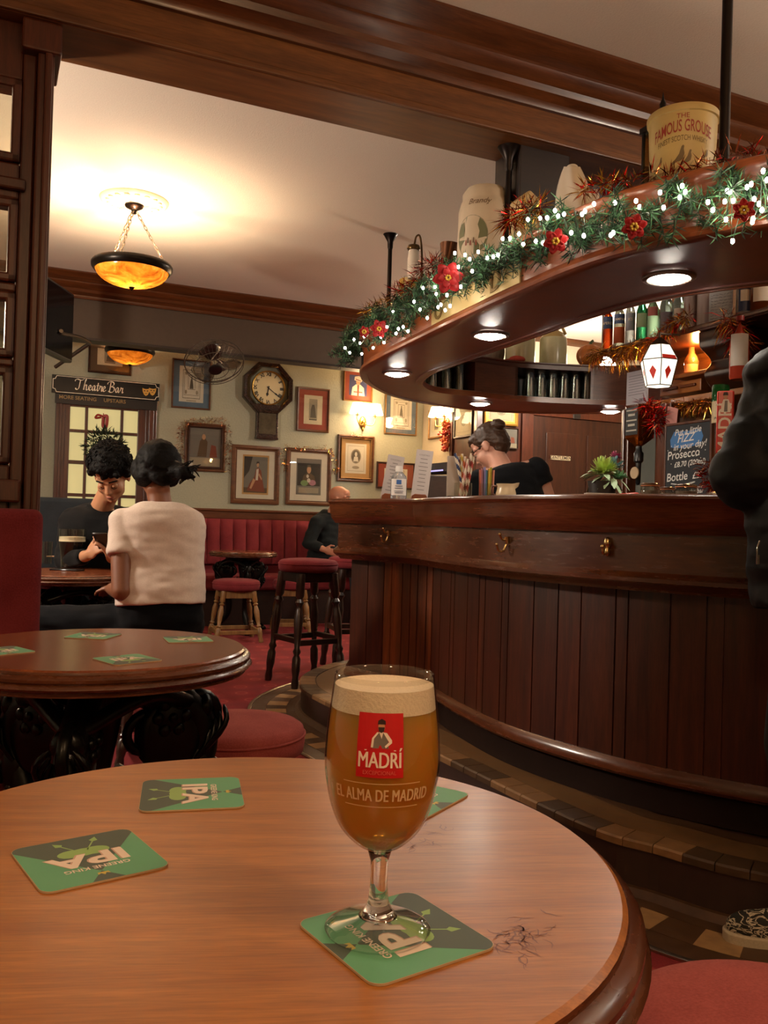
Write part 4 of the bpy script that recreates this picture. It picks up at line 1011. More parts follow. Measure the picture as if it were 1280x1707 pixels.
def picture(label, plane, x0, y0, x1, y1, fmat, fw, mounts, pr, mat_w, off=0.0, group='framed pictures on the walls', glass=True, double=None, lean=0.0):
    """plane: ('v', value) or ('u', value); the four numbers are the frame's outer edges in the photograph"""
    k, val = plane; xm, ym = (x0 + x1) / 2, (y0 + y1) / 2
    if k == 'v':
        a = onv(x0, ym, val); b = onv(x1, ym, val); zt = onv(xm, y0, val)[2]; zb = onv(xm, y1, val)[2]
        w, h = b[0] - a[0], zt - zb; loc = R((a[0] + b[0]) / 2, val - off, (zt + zb) / 2); rz = TH
    else:
        a = onu(x0, ym, val); b = onu(x1, ym, val); zt = onu(xm, y0, val)[2]; zb = onu(xm, y1, val)[2]
        w, h = a[1] - b[1], zt - zb; loc = R(val - off, (a[1] + b[1]) / 2, (zt + zb) / 2); rz = TH - PI / 2
    t = thing('framed_picture', label, 'picture', loc, rz, group)
    if lean: t.rotation_euler = (0, lean, rz)
    def ring(w_, h_, fw_, mat, d, name, par):
        path = [(-w_ / 2, -h_ / 2), (-w_ / 2, h_ / 2), (w_ / 2, h_ / 2), (w_ / 2, -h_ / 2)]
        mb = MB(); mb.sweep(path, [(0, 0), (fw_, 0), (fw_, d * .55), (fw_ * .75, d * .6), (fw_ * .55, d * .95), (fw_ * .3, d), (0, d * .8)], closed=True)
        mb.v = [(x, -z - 0.0, y) for x, y, z in mb.v]
        return mb.build(name, mat, par, smooth=30)
    def flat(w_, h_, y, mat, mb): mb.add([(-w_ / 2, y, -h_ / 2), (w_ / 2, y, -h_ / 2), (w_ / 2, y, h_ / 2), (-w_ / 2, y, h_ / 2)], [(0, 1, 2, 3)])
    ring(w, h, fw, fmat, 0.028, 'frame', t)
    if double: ring(w - 2 * fw, h - 2 * fw, double[1], double[0], 0.036, 'inner_frame', t); fw = fw + double[1]
    iw, ih = w - 2 * fw, h - 2 * fw
    MB().box((-w / 2 + 0.004, -0.012, -h / 2 + 0.004), (w / 2 - 0.004, -0.001, h / 2 - 0.004)).build('mount', mounts, t, smooth=0)
    mats = []; mb = MB(); pw, ph = iw / 2 - mat_w[0], ih / 2 - mat_w[1]
    for q, (poly, mt) in enumerate(pr):
        if mt not in mats: mats.append(mt)
        mb.mat(mats.index(mt)).add([(x * pw, -0.0130 - q * 0.00025, z * ph) for x, z in poly], [tuple(range(len(poly)))])
    mb.build('print', mats, t, smooth=0, fixn=False)
    if glass:
        mb = MB(); mb.box((-iw / 2 - 0.003, -0.0215, -ih / 2 - 0.003), (iw / 2 + 0.003, -0.020, ih / 2 + 0.003)); mb.build('glass_pane', PGLASS, t, smooth=0)
    return t, w, h
PV = ('v', VW); PU = ('u', cu)
picture('blue-mounted engraving in a thin frame, left of the clock below the fan', PV, 286, 600, 351, 682, BRFR, 0.016, BLUEM, print_engraving(), (0.055, 0.05))
picture('print in a broad red mount, right of the octagonal clock', PV, 494, 647, 548, 720, BRFR, 0.022, REDM, print_statue(), (0.055, 0.055))
picture('orange-mounted portrait of a figure in a white hat beside the canopy nose', PV, 572, 616, 620, 670, GILT, 0.014, REDM, print_soldier(), (0.05, 0.05))
picture('large brown-framed painting of a robed figure in red, above the banquette', PV, 385, 743, 465, 840, BRFR, 0.052, WHITEM, [(p, m_) for p, m_ in [(RECT(-1.12, -1.1, 1.12, 1.1), TANM)] + print_robed()], (0.075, 0.06))
pB = picture('large brown-framed portrait of a dark bust above flowers, right of the red robed one', PV, 476, 748, 551, 842, BRFR, 0.045, WHITEM, print_bust(), (0.065, 0.06))
picture('small oval portrait in a tan mount and double frame, under the bright wall lamp', PV, 562, 726, 622, 803, BRFR, 0.03, TANM, print_oval(), (0.045, 0.045), double=(GILT, 0.012))
pT = picture('dim print in a double frame edged with copper tinsel, right of the theatre door', PV, 307, 706, 375, 786, BRFR, 0.03, GREYP, print_dim(), (0.0, 0.0), double=(DKFR, 0.02))
picture('wide low print in a red mount, just above the left menu cards', PV, 627, 771, 690, 815, DKFR, 0.018, REDM, print_engraving(), (0.07, 0.05))
picture('blue-mounted engraving between the two wall lamps', PV, 641, 652, 694, 725, GILT, 0.014, BLUEM, print_engraving(), (0.05, 0.045))
picture('brown-mounted picture above the theatre sign behind the hanging lamp', PV, 147, 568, 219, 624, DKFR, 0.02, BROWNP, print_statue(), (0.06, 0.06))
picture('narrow gold-framed picture beside the red berry bunch', PU, 717, 682, 742, 731, GILT, 0.022, WHITEM, print_statue(), (0.04, 0.05))
picture('grey engraved portrait in a dark frame on the dark panelling', PU, 763, 676, 794, 730, DKFR, 0.025, PAPER, print_letter(), (0.02, 0.02), off=0.024)
picture('gold-framed grey picture right above the barmaid head', ('v', VL - 0.03), 806, 664, 862, 709, plain('bright_gilt', '#b08235', 0.35, 0.6), 0.045, WHITEM, print_letter(), (0.0, 0.0))
picture('small grey print below the gold-framed one at the door post', ('v', VL - 0.03), 826, 713, 862, 748, DKFR, 0.012, GREYP, print_dim(), (0.0, 0.0))

# ---- octagonal drop-dial wall clock
c0 = onv(445, 648, VW); cr = (onv(479, 648, VW)[0] - onv(411, 648, VW)[0]) / 2
ck = thing('wall_clock', 'octagonal dark wood wall clock with a cream dial and a small drop box', 'clock', R(c0[0], VW, c0[2]), TH)
CKW = wood('clock_wood', '#1c0f09', '#3a2013', 'x', 0.25, 4, 6, coat=0.4)
octp = [(cr / math.cos(PI / 8) * math.cos(PI / 8 + k * PI / 4), cr / math.cos(PI / 8) * math.sin(PI / 8 + k * PI / 4)) for k in range(8)]
def facing(mb): mb.v = [(x, -z, y) for x, y, z in mb.v]; return mb
m = MB(); m.sweep(list(reversed(octp)), [(0, 0), (0, 0.05), (-0.012, 0.062), (-cr * .17, 0.066), (-cr * .2, 0.055), (-cr * .2, 0)], closed=True); facing(m).build('case', CKW, ck, smooth=30)
dr_ = cr * 0.80
m = MB(); m.lathe([(dr_ - 0.012, 0.05), (dr_ - 0.008, 0.068), (dr_ + 0.002, 0.07), (dr_ + 0.006, 0.05)], 64); facing(m).build('bezel', BRASS, ck, smooth=40)
m = MB(); m.lathe([(0, 0.052), (dr_, 0.052), (dr_, 0.03), (0, 0.03)], 64)
dmat = plain('cream_dial', '#c2b48c', 0.55); dk = plain('dial_black', '#14100d', 0.5)
m.mat(1)
for i, nme in enumerate(['XII', 'I', 'II', 'III', 'IIII', 'V', 'VI', 'VII', 'VIII', 'IX', 'X', 'XI']):
    a = i * PI / 6; M = Matrix.Rotation(-a, 4, 'Z') @ Matrix.Translation((0, dr_ * 0.80, 0.0526)); put_text(m, nme, dr_ * 0.30, M, bold=0.0012, space=0.85)
for i in range(60):
    a = i * PI / 30; r0, r1 = dr_ * 0.94, dr_ * 0.97; w_ = 0.0012
    m.add([(r0 * math.sin(a) - w_ * math.cos(a), r0 * math.cos(a) + w_ * math.sin(a), 0.0525), (r0 * math.sin(a) + w_ * math.cos(a), r0 * math.cos(a) - w_ * math.sin(a), 0.0525), (r1 * math.sin(a) + w_ * math.cos(a), r1 * math.cos(a) - w_ * math.sin(a), 0.0525), (r1 * math.sin(a) - w_ * math.cos(a), r1 * math.cos(a) + w_ * math.sin(a), 0.0525)], [(0, 1, 2, 3)])
facing(m).build('dial', [dmat, dk], ck, smooth=0, fixn=False)
def hand(a, L, w_, nme):
    m = MB(); m.prism([(-w_, -0.02), (w_, -0.02), (w_ * .8, L * .55), (w_ * 2.4, L * .68), (0, L), (-w_ * 2.4, L * .68), (-w_ * .8, L * .55)], 0.055, 0.057); m.v = [(x * math.cos(a) + y * math.sin(a), y * math.cos(a) - x * math.sin(a), z) for x, y, z in m.v]; facing(m).build(nme, dk, ck, smooth=0)
hand(math.radians(190), dr_ * 0.52, 0.006, 'hour_hand'); hand(math.radians(125), dr_ * 0.82, 0.0035, 'minute_hand')
zb0 = onv(443, 678, VW)[2] - c0[2]; zb1 = onv(443, 731, VW)[2] - c0[2]; bw = cr * 0.53
m = MB(); m.box((-bw * 1.12, -0.06, zb0 - 0.05), (bw * 1.12, 0, zb0 + 0.02)); m.box((-bw, -0.055, zb1), (bw, 0, zb0 - 0.05)); m.box((-bw * 1.04, -0.06, zb1 - 0.012), (bw * 1.04, 0, zb1 + 0.012)); db = m.build('drop_box', CKW, ck, smooth=0, bevel=0.006)
m = MB(); m.box((-bw * .78, -0.058, zb1 + 0.04), (bw * .78, -0.055, zb0 - 0.07)); m.build('box_window', plain('smoky_window', '#4a4234', 0.15, var=0.3, vscale=20), db, smooth=0)

# ---- theatre bar sign over the door
LETTERS = {
 'T': (1.35, [[(-.25, 1.55), (-.1, 1.9), (.3, 2.0), (.8, 1.85), (1.25, 1.95), (1.5, 2.2)], [(.78, 1.9), (.66, 1.2), (.5, .35), (.25, -.02), (-.05, .02), (-.12, .25)]]),
 'h': (.92, [[(0, 0), (.22, 1.2), (.5, 2.0), (.42, 2.1), (.28, 1.5), (.1, .2), (.08, 0)], [(.12, .45), (.36, .95), (.58, .95), (.56, .5), (.55, .1), (.7, 0), (.9, .25)]]),
 'e': (.68, [[(.0, .35), (.35, .5), (.48, .8), (.34, 1.0), (.14, .8), (.08, .4), (.22, .03), (.45, .06), (.68, .32)]]),
 'a': (.86, [[(.58, .85), (.4, 1.0), (.16, .78), (.06, .35), (.18, .02), (.4, .2), (.6, .95), (.54, .35), (.62, .02), (.86, .25)]]),
 't': (.5, [[(.36, 1.6), (.24, .9), (.16, .25), (.26, 0), (.5, .22)], [(.02, 1.02), (.3, 1.06), (.52, 1.1)]]),
 'r': (.66, [[(0, .3), (.18, .8), (.22, 1.05), (.3, .85), (.55, .95), (.5, .5), (.48, .1), (.56, 0), (.7, .2)]]),
 'B': (1.25, [[(.38, 1.95), (.26, 1.1), (.12, .2), (.0, -.02)], [(-.3, 1.5), (-.1, 1.9), (.4, 2.1), (.9, 1.9), (.9, 1.45), (.45, 1.1), (.9, 1.0), (1.05, .55), (.75, .05), (.3, -.05), (-.1, .15)]]),
 'R': (.7, [[(.15, 1.0), (.12, .5), (.08, 0)], [(.12, .7), (.3, .98), (.5, 1.02)]])}
def script(mb, body, h, M, wmax=0.26):
    x = 0.0; tot = sum(LETTERS[c][0] if c != ' ' else .55 for c in body); old = mb.M
    mb.M = old @ M @ Matrix.Diagonal((h / 2, h / 2, 1, 1)) @ Matrix.Translation((-tot / 2, -0.85, 0))
    for c in body:
        if c == ' ': x += .55; continue
        adv, strokes = LETTERS[c]
        for st_ in strokes:
            P = catmull([(a + x, b, 0) for a, b in st_], 5); L, Rr = [], []
            for i, p in enumerate(P):
                d = (P[min(i + 1, len(P) - 1)] - P[max(i - 1, 0)]).normalized(); w_ = wmax * (0.28 + 0.72 * abs(d.x * 0.64 - d.y * 0.77) ** 1.3) / 2; n_ = Vector((-d.y, d.x, 0)); L.append(p + n_ * w_); Rr.append(p - n_ * w_)
            vs = [tuple(q) for q in L] + [tuple(q) for q in Rr]; k = len(P); mb.add(vs, [(i, i + 1, k + i + 1, k + i) for i in range(k - 1)])
        x += adv
    mb.M = old
a = onv(85, 645, VW); b = onv(263, 645, VW); zt = onv(175, 634, VW)[2]; zb = onv(175, 664, VW)[2]
W2 = (b[0] - a[0]) / 2; H2 = (zt - zb) / 2 * 0.98
sg = thing('bar_sign', 'black sign with white script lettering over the glazed door', 'sign', R((a[0] + b[0]) / 2, VW - 0.085, (zt + zb) / 2), TH)
n = 0.03
octs = lambda w_, h_, n_: [(-w_, -h_ + n_), (-w_ + n_ * .6, -h_ + n_ * .9), (-w_ + n_, -h_), (w_ - n_, -h_), (w_ - n_ * .6, -h_ + n_ * .9), (w_, -h_ + n_), (w_, h_ - n_), (w_ - n_ * .6, h_ - n_ * .9), (w_ - n_, h_), (-w_ + n_, h_), (-w_ + n_ * .6, h_ - n_ * .9), (-w_, h_ - n_)]
SBLK = plain('sign_black', '#0d0b0a', 0.3); SWH = plain('sign_cream', '#efe6d0', 0.5); SGO = plain('sign_gold', '#c79d4a', 0.45)
m = MB(); m.prism(RECT(-W2, -H2, W2, H2), 0, 0.02); facing(m).build('board', SBLK, sg, smooth=0, bevel=0.003)
m = MB(); m.sweep(octs(W2 - 0.012, H2 - 0.012, n), [(0, 0.0202), (0.005, 0.0202), (0.005, 0.0208), (0, 0.0208)], closed=True); facing(m).build('border_line', SWH, sg, smooth=0)
m = MB(); script(m, 'Theatre Bar', H2 * 1.12, Matrix.Translation((-W2 * 0.13, 0.004, 0.0212))); facing(m).build('lettering', SWH, sg, smooth=0, fixn=False)
m = MB()
for s, q in ((-1, 1), (1, -1)):
    cx = W2 * 0.80 + s * 0.03
    m.mat(0).add([(cx + x * 0.034, y * 0.036 + s * 0.004, 0.0212 + (s + 1) * 0.0002) for x, y in [(-1, .9), (-.3, .7), (.3, .7), (1, .9), (.9, 0), (.5, -.8), (0, -1.1), (-.5, -.8), (-.9, 0)]], [tuple(range(9))])
    for e in (-1, 1): m.mat(1).add([(cx + e * 0.013 + x, y + 0.008 + s * 0.004, 0.0218) for x, y in ELL(0, 0, 0.008, 0.005, 10)], [tuple(range(10))])
    m.mat(1).add([(cx + x * 0.016, y * 0.008 * q - 0.014 + s * 0.004, 0.0218) for x, y in [(-1, .6), (0, -.3), (1, .6), (0, -1.2)]], [(0, 1, 2, 3)])
facing(m).build('mask_emblem', [SGO, SBLK], sg, smooth=0, fixn=False)
zc = (onv(175, 662, VW)[2] - onv(175, 684, VW)[2]) / 2
a2 = onv(92, 672, VW - 0.075); b2 = onv(261, 672, VW - 0.075)
s2 = thing('lower_sign', 'dark narrow board with small gold lettering under the script sign', 'sign', R((a2[0] + b2[0]) / 2, VW - 0.072, onv(175, 670, VW - 0.07)[2]), TH)
m = MB(); m.prism(RECT(-W2 * 0.95, -0.045, W2 * 0.95, 0.055), 0, 0.012); facing(m).build('board', plain('sign_brown_black', '#191310', 0.4), s2, smooth=0)
m = MB(); put_text(m, 'MORE SEATING', 0.047, Matrix.Translation((-W2 * 0.54, 0.012, 0.0124)), bold=0.0006); put_text(m, 'UPSTAIRS', 0.047, Matrix.Translation((W2 * 0.14, 0.012, 0.0124)), bold=0.0006)
facing(m).build('lettering', plain('dull_gold', '#9c7f4c', 0.5), s2, smooth=0, fixn=False)
# red bow on the glazed door
rb = onv(172, 705, VW - 0.06); m = MB()
m.tube([(0, 0, 0.09), (0, 0, -0.1)], 0.004, 6); m.tube(catmull([(0, 0, 0.06), (-0.05, -0.01, 0.07), (-0.07, -0.01, 0.04), (-0.02, 0, 0.05)], 5), 0.010, 6); m.tube(catmull([(0, 0, 0.06), (0.03, -0.01, 0.06), (0.025, -0.01, -0.03), (0.0, 0, -0.03), (0, 0, 0.05)], 5), 0.016, 6)
tag(m.build('ribbon_bow', plain('red_ribbon', '#a0241c', 0.5), loc=R(rb[0], rb[1], rb[2]), rz=TH, smooth=60), 'red ribbon bow hanging on the glazed door', 'bow')
# dark wreath on the door behind the two heads
wr = onv(175, 748, VW - 0.08); m = MB(); rnd = random.Random(9); spikes(m, [(0.13 * math.cos(a * PI / 12), 0, 0.13 * math.sin(a * PI / 12)) for a in range(25)], 0.05, 700, 0.07, 0.006, rnd, mats=2)
tag(m.build('door_wreath', [plain('dark_fir', '#1b2a1c', 0.7), plain('mid_fir', '#26381f', 0.7)], loc=R(wr[0], wr[1], wr[2]), rz=TH, smooth=0, fixn=False), 'dark green wreath hanging on the glazed door behind the heads', 'wreath')

# ---- hanging bowl lamps
def amber_mat():
    m, nt, b, o = newmat('amber_glass'); nt.nodes.remove(b)
    d = nt.nodes.new('ShaderNodeBsdfDiffuse'); t = nt.nodes.new('ShaderNodeBsdfTranslucent'); g = nt.nodes.new('ShaderNodeBsdfGlossy'); g.inputs['Roughness'].default_value = 0.15
    n_ = noise_node(nt, 9, detail=5, dist=2.0); r = ramp(nt, n_.outputs['Fac'], [(0.3, '#7a3a0c'), (0.55, '#b8701f'), (0.75, '#d99a48')])
    link(nt, r.outputs['Color'], d.inputs['Color']); link(nt, r.outputs['Color'], t.inputs['Color'])
    m1 = nt.nodes.new('ShaderNodeMixShader'); m1.inputs[0].default_value = 0.085; link(nt, d.outputs[0], m1.inputs[1]); link(nt, t.outputs[0], m1.inputs[2])
    m2 = nt.nodes.new('ShaderNodeMixShader'); m2.inputs[0].default_value = 0.06; link(nt, m1.outputs[0], m2.inputs[1]); link(nt, g.outputs[0], m2.inputs[2]); link(nt, m2.outputs[0], o.inputs['Surface']); return m
AMBER = amber_mat(); BRONZE = plain('dark_bronze', '#1d1712', 0.3, 0.7)
def lamp_light(loc, e, col, r, name='lamp_bulb_light'):
    l = bpy.data.lights.new(name, 'POINT'); l.energy = e; l.color = lin(col)[:3]; l.shadow_soft_size = r
    o = bpy.data.objects.new(name, l); COL.objects.link(o); o.location = loc; return o
def pendant(x, y, zrim, zceil, label, rr=0.226, energy=46, rose=True):
    t = thing('pendant_lamp', label, 'lamp', (x, y, zrim), 0, 'hanging bowl lamps')
    m = MB(); m.lathe([(rr - 0.006, 0.0), (rr + 0.006, 0.004), (rr + 0.014, -0.01), (rr + 0.012, -0.03), (rr - 0.004, -0.05), (rr - 0.014, -0.046), (rr - 0.012, -0.01)], 56); m.build('rim', BRONZE, t, smooth=50)
    m = MB(); pr = [(rr - 0.010, -0.035)] + [((rr - 0.010) * math.cos(a * PI / 2 / 12), -0.035 - 0.105 * math.sin(a * PI / 2 / 12)) for a in range(1, 12)] + [(0, -0.141)]
    m.lathe(pr, 56); b_ = m.build('bowl', AMBER, t, smooth=180)
    m = MB(); m.lathe([(0, -0.165), (0.008, -0.16), (0.012, -0.15), (0.02, -0.142), (0, -0.138)], 16); m.build('finial', BRONZE, t, smooth=50)
    top = zceil - zrim
    m = MB(); m.lathe([(0, top - 0.085), (0.012, top - 0.085), (0.018, top - 0.06), (0.05, top - 0.045), (0.056, top - 0.035), (0.02, top - 0.02), (0.02, top), (0, top)], 24); m.build('hub', BRONZE, t, smooth=50)
    for k in range(3):
        a = 0.5 + k * 2 * PI / 3; p0 = Vector((0.012 * math.cos(a), 0.012 * math.sin(a), top - 0.06)); p1 = Vector(((rr - 0.01) * math.cos(a), (rr - 0.01) * math.sin(a), 0))
        m = MB(); n_ = max(3, int((p1 - p0).length / 0.03)); d = (p1 - p0).normalized(); s_ = d.orthogonal().normalized(); q_ = d.cross(s_)
        for i in range(n_):
            c = p0.lerp(p1, (i + 0.5) / n_); L2 = (p1 - p0).length / n_ * 0.68; w_ = s_ if i % 2 else q_
            m.tube([c + d * L2 * math.cos(j * PI / 4) + w_ * 0.008 * math.sin(j * PI / 4) for j in range(8)], 0.0028, 5, closed=True)
        m.build('chain', plain('aged_silver', '#8d8374', 0.35, 0.9), t, smooth=60)
    if rose:
        m = MB(); m.lathe([(0, zceil - 0.03), (0.05, zceil - 0.03), (0.09, zceil - 0.022), (0.10, zceil - 0.03), (0.13, zceil - 0.022), (0.175, zceil - 0.012), (0.185, zceil - 0.022), (0.20, zceil - 0.012), (0.205, zceil), (0, zceil)], 48)
        for k in range(16): m.ell((0.15 * math.cos(k * PI / 8), 0.15 * math.sin(k * PI / 8), zceil - 0.02), (0.018, 0.018, 0.008), 8)
        tag(m.build('ceiling_rose', plain('rose_plaster', '#d8c6a6', 0.8), loc=(x, y, 0), smooth=40), 'round moulded plaster rose above the chains of the ' + label.split(' lamp')[0] + ' lamp', 'ceiling rose', 'ceiling roses')
        m_ = None
    lamp_light((x, y, zrim - 0.085), energy, '#ffe0bc', 0.05)
    return t
pr_ = atz(224, 334, ZC); zr1 = CZ + (ray(219, 440).z / ray(219, 440).y) * pr_.y
pendant(pr_.x, pr_.y, zr1, ZC, 'amber glass bowl lamp hanging on three chains below the near ceiling', energy=PEND)
p2 = atd(217, 582, 8.0); pendant(p2.x, p2.y, p2.z, ZC, 'amber glass bowl lamp tucked under the far bulkhead above the sign', rr=0.212, rose=False, energy=PEND * 0.35)
# ---- twin-armed wall lamps with pleated shades
SHADE = None
def shade_mat():
    m, nt, b, o = newmat('pleated_shade'); setb(b, '#efdcc0', 0.8); b.inputs['Emission Color'].default_value = lin('#ffdcae'); b.inputs['Emission Strength'].default_value = 3.2; return m
SHADE = shade_mat()
def pleated(c, r0, r1, h, n=60):
    m = MB(); vs = []; 
    for r, z in ((r0, 0), ((r0 + r1) / 2, h / 2), (r1, h)):
        vs += [(c[0] + r * (1 + 0.035 * (-1) ** i) * math.cos(2 * PI * i / n), c[1] + r * (1 + 0.035 * (-1) ** i) * math.sin(2 * PI * i / n), c[2] + z) for i in range(n)]
    fs = [(k * n + i, k * n + (i + 1) % n, (k + 1) * n + (i + 1) % n, (k + 1) * n + i) for k in range(2) for i in range(n)]
    m.add(vs, fs); return m
def sconce(loc, rz, label, energy, s=1.0):
    t = thing('wall_lamp', label, 'lamp', loc, rz, 'brass wall lamps')
    m = MB(); m.ell((0, -0.012, 0), (0.04 * s, 0.014, 0.065 * s), 16); m.ell((0, -0.03, 0.0), (0.02, 0.02, 0.026), 12); m.lathe([(0, -0.10), (0.01, -0.09), (0.012, -0.07), (0.006, -0.055), (0, -0.05)], 12, c=(0, -0.02, 0)); m.build('backplate', BRASS, t, smooth=60)
    for sg_ in (-1, 1):
        m = MB(); m.tube(catmull([(0, -0.03, 0), (sg_ * 0.03 * s, -0.07, -0.035 * s), (sg_ * 0.08 * s, -0.10, -0.03 * s), (sg_ * 0.105 * s, -0.10, 0.03 * s), (sg_ * 0.10 * s, -0.10, 0.055 * s)], 6), 0.006, 8)
        m.lathe([(0, 0), (0.022, 0.004), (0.024, 0.01), (0.01, 0.014), (0.01, 0.06), (0, 0.06)], 16, c=(sg_ * 0.10 * s, -0.10, 0.055 * s)); a_ = m.build('arm', BRASS, t, smooth=60)
        pleated((sg_ * 0.10 * s, -0.10, 0.075 * s), 0.085 * s, 0.052 * s, 0.115 * s).build('lamp_shade', SHADE, t, smooth=20)
    p = Matrix.Translation(loc) @ Matrix.Rotation(rz, 4, 'Z') @ Vector((0, -0.16, 0.10))
    lamp_light(p, energy, '#ffd3a0', 0.06)
    return t
q = onv(604, 704, VW); sconce(R(q[0], VW, q[2]), TH, 'brass twin-shade wall lamp above the small oval portrait', SCON, 1.0)
q = onu(747, 706, cu); sconce(R(cu, q[1], q[2]), TH - PI / 2, 'brass twin-shade wall lamp above the red berry bunch', SCON * 0.8, 0.9)
# red berry bunch under the second lamp
q = onu(750, 728, cu); m = MB(); rnd = random.Random(3)
zt_b, zb_b = onu(750, 702, cu)[2], onu(750, 752, cu)[2]
for i in range(150):
    k = rnd.random(); m.mi = rnd.randrange(2); w_ = 0.045 * (1 - abs(k - .5)) ; m.ell((rnd.gauss(0, 1) * w_, -0.05 + rnd.gauss(0, 0.018), zb_b + (zt_b - zb_b) * k), (0.014, 0.014, 0.014), 6)
tag(m.build('berry_bunch', [plain('red_berry', '#a8331f', 0.3), plain('orange_berry', '#c96a38', 0.3)], loc=R(cu, q[1], 0), rz=TH - PI / 2, smooth=60), 'hanging bunch of red and orange berries under the right wall lamp', 'berries')
# ---- copper tinsel on the frames
COPPER = plain('copper_tinsel', '#b06a45', 0.22, 1.0); GOLDT = plain('gold_tinsel', '#c2993f', 0.2, 1.0); REDT = plain('red_tinsel', '#c01c1a', 0.22, 1.0); DKT = plain('dark_tinsel', '#5a1d12', 0.25, 1.0)
def tinsel(name, label, path, radius, count, length, mats, seed=1, width=0.0019, group=None, droop=0.25, loc=None, rz=None):
    m = MB(); spikes(m, path, radius, int(count * 1.15), length * 0.8, width, random.Random(seed), droop=droop, mats=len(mats), jitter=1.0)
    return tag(m.build(name, mats, smooth=0, fixn=False, loc=loc, rz=rz), label, 'tinsel', group)
def wall_path(pts, off=0.045): 
    out = []
    for x, y in pts: p = onv(x, y, VW - off); out.append(R(p[0], p[1], p[2]))
    return catmull(out, 5)
GT = 'copper tinsel on the picture frames'
tinsel('tinsel_garland', 'copper tinsel draped round the top and sides of the dim double-framed print', wall_path([(303, 765), (300, 730), (306, 706), (330, 702), (352, 700), (375, 704), (381, 735), (378, 775), (381, 790)]), 0.02, 620, 0.05, [COPPER, GOLDT, COPPER], 2, group=GT)
tinsel('tinsel_garland', 'strand of copper tinsel hanging between the two large portraits', wall_path([(466, 750), (470, 770), (476, 783), (471, 748), (500, 746), (520, 749), (545, 744)]), 0.014, 260, 0.045, [COPPER, GOLDT], 3, group=GT)
tinsel('tinsel_garland', 'copper tinsel on the right side of the flower-bust portrait', wall_path([(548, 747), (556, 765), (563, 780), (555, 788)]), 0.015, 170, 0.045, [COPPER, GOLDT], 4, group=GT)
tinsel('tinsel_garland', 'wisp of copper tinsel along the top of the small oval portrait', wall_path([(584, 722), (598, 727), (608, 730)]), 0.012, 90, 0.04, [COPPER, GOLDT], 5, group=GT)

# ---- wall fan under the bulkhead
fp = atd(357, 602, 6.95); fan = thing('wall_fan', 'caged fan with dark hub hanging under the bulkhead left of the clock', 'fan', fp, TH)
TILT = Matrix.Rotation(0.95, 4, 'X')
FW = plain('fan_wire', '#5c544b', 0.4, 0.7); fr = 0.235
def fan_shape(mb): mb.v = [tuple(TILT @ Vector((x, -z, y))) for x, y, z in mb.v]; return mb
m = MB()
for rr_, zz_ in ((fr, 0.0), (fr * .985, 0.035), (fr * .72, 0.075), (fr * .45, 0.092)): m.tube([(rr_ * math.cos(a * PI / 24), rr_ * math.sin(a * PI / 24), zz_) for a in range(48)], 0.003 if zz_ else 0.005, 5, closed=True)
for k in range(40):
    a = k * PI / 20; m.tube([(r_ * math.cos(a), r_ * math.sin(a), z_) for r_, z_ in ((0.05, 0.098), (fr * .45, 0.092), (fr * .72, 0.075), (fr * .985, 0.035), (fr, 0))], 0.0011, 4)
    if k % 2 == 0: m.tube([(r_ * math.cos(a), r_ * math.sin(a), z_) for r_, z_ in ((0.05, -0.07), (fr * .72, -0.05), (fr * .985, -0.02), (fr, 0))], 0.0011, 4)
fan_shape(m).build('cage', FW, fan, smooth=60)
m = MB(); m.lathe([(0, 0.108), (0.045, 0.108), (0.055, 0.1), (0.055, 0.09), (0, 0.09)], 24); fan_shape(m).build('hub', plain('fan_black', '#0d0c0c', 0.35), fan, smooth=40)
for k in range(3):
    a0 = k * 2 * PI / 3; rows = []
    for i in range(6):
        r_ = 0.05 + (fr - 0.075) * i / 5; w_ = 0.35 + 0.35 * math.sin(PI * min(1, (i + 1) / 6)); rows.append([(r_ * math.cos(a0 + s_ * w_), r_ * math.sin(a0 + s_ * w_), 0.02 + 0.03 * s_) for s_ in (-1, -.5, 0, .5, 1)])
    m = MB(); m.sheet(rows); fan_shape(m).build('blade', thin_glass('smoky_blade', '#d2cdc5', 0.3, 1.0), fan, smooth=60, solid=0.002)
m = MB(); m.lathe([(0, -0.16), (0.06, -0.15), (0.07, -0.08), (0.05, -0.07), (0, -0.07)], 20); fan_shape(m); m.tube([(0.02, 0.12, 0.06), (0.14, 0.25, 0.02), (0.16, 0.42, 0.04)], 0.012, 8); m.ell((0.165, 0.42, 0.04), (0.05, 0.03, 0.045), 10); m.build('motor_and_bracket', plain('fan_dark_red', '#33181a', 0.4), fan, smooth=50)
# ---- television on a wall bracket at the left
tp = atd(91, 540, 6.3); tv = thing('television', 'dark flat screen seen edge on, hung from a bracket at the left', 'television', tp, TH + 1.12)
zt_t = atd(91, 474, 6.3).z - tp.z; zb_t = atd(91, 594, 6.3).z - tp.z
m = MB(); m.box((-0.28, -0.03, zb_t), (0.28, 0.035, zt_t)); m.build('case', plain('tv_black', '#15181b', 0.4), tv, smooth=0, bevel=0.012)
m = MB(); m.box((-0.262, -0.033, zb_t + 0.02), (0.262, -0.0295, zt_t - 0.02)); m.build('screen', plain('tv_screen', '#0b0f14', 0.12), tv, smooth=0)
m = MB()
a = atd(103, 556, 6.36); b = atd(135, 563, 6.75); c = atd(150, 572, 7.1); d = atd(92, 612, 7.2)
inv = Matrix.Translation(tp) @ Matrix.Rotation(TH + 1.12, 4, 'Z'); inv = inv.inverted()
m.tube([inv @ p for p in catmull([tp + Vector((0.05, 0, -0.05)), a, b, c], 6)], 0.016, 8); m.tube([inv @ c, inv @ d], 0.016, 8)
m.build('bracket', plain('bracket_grey', '#4f463c', 0.4, 0.6), tv, smooth=60)
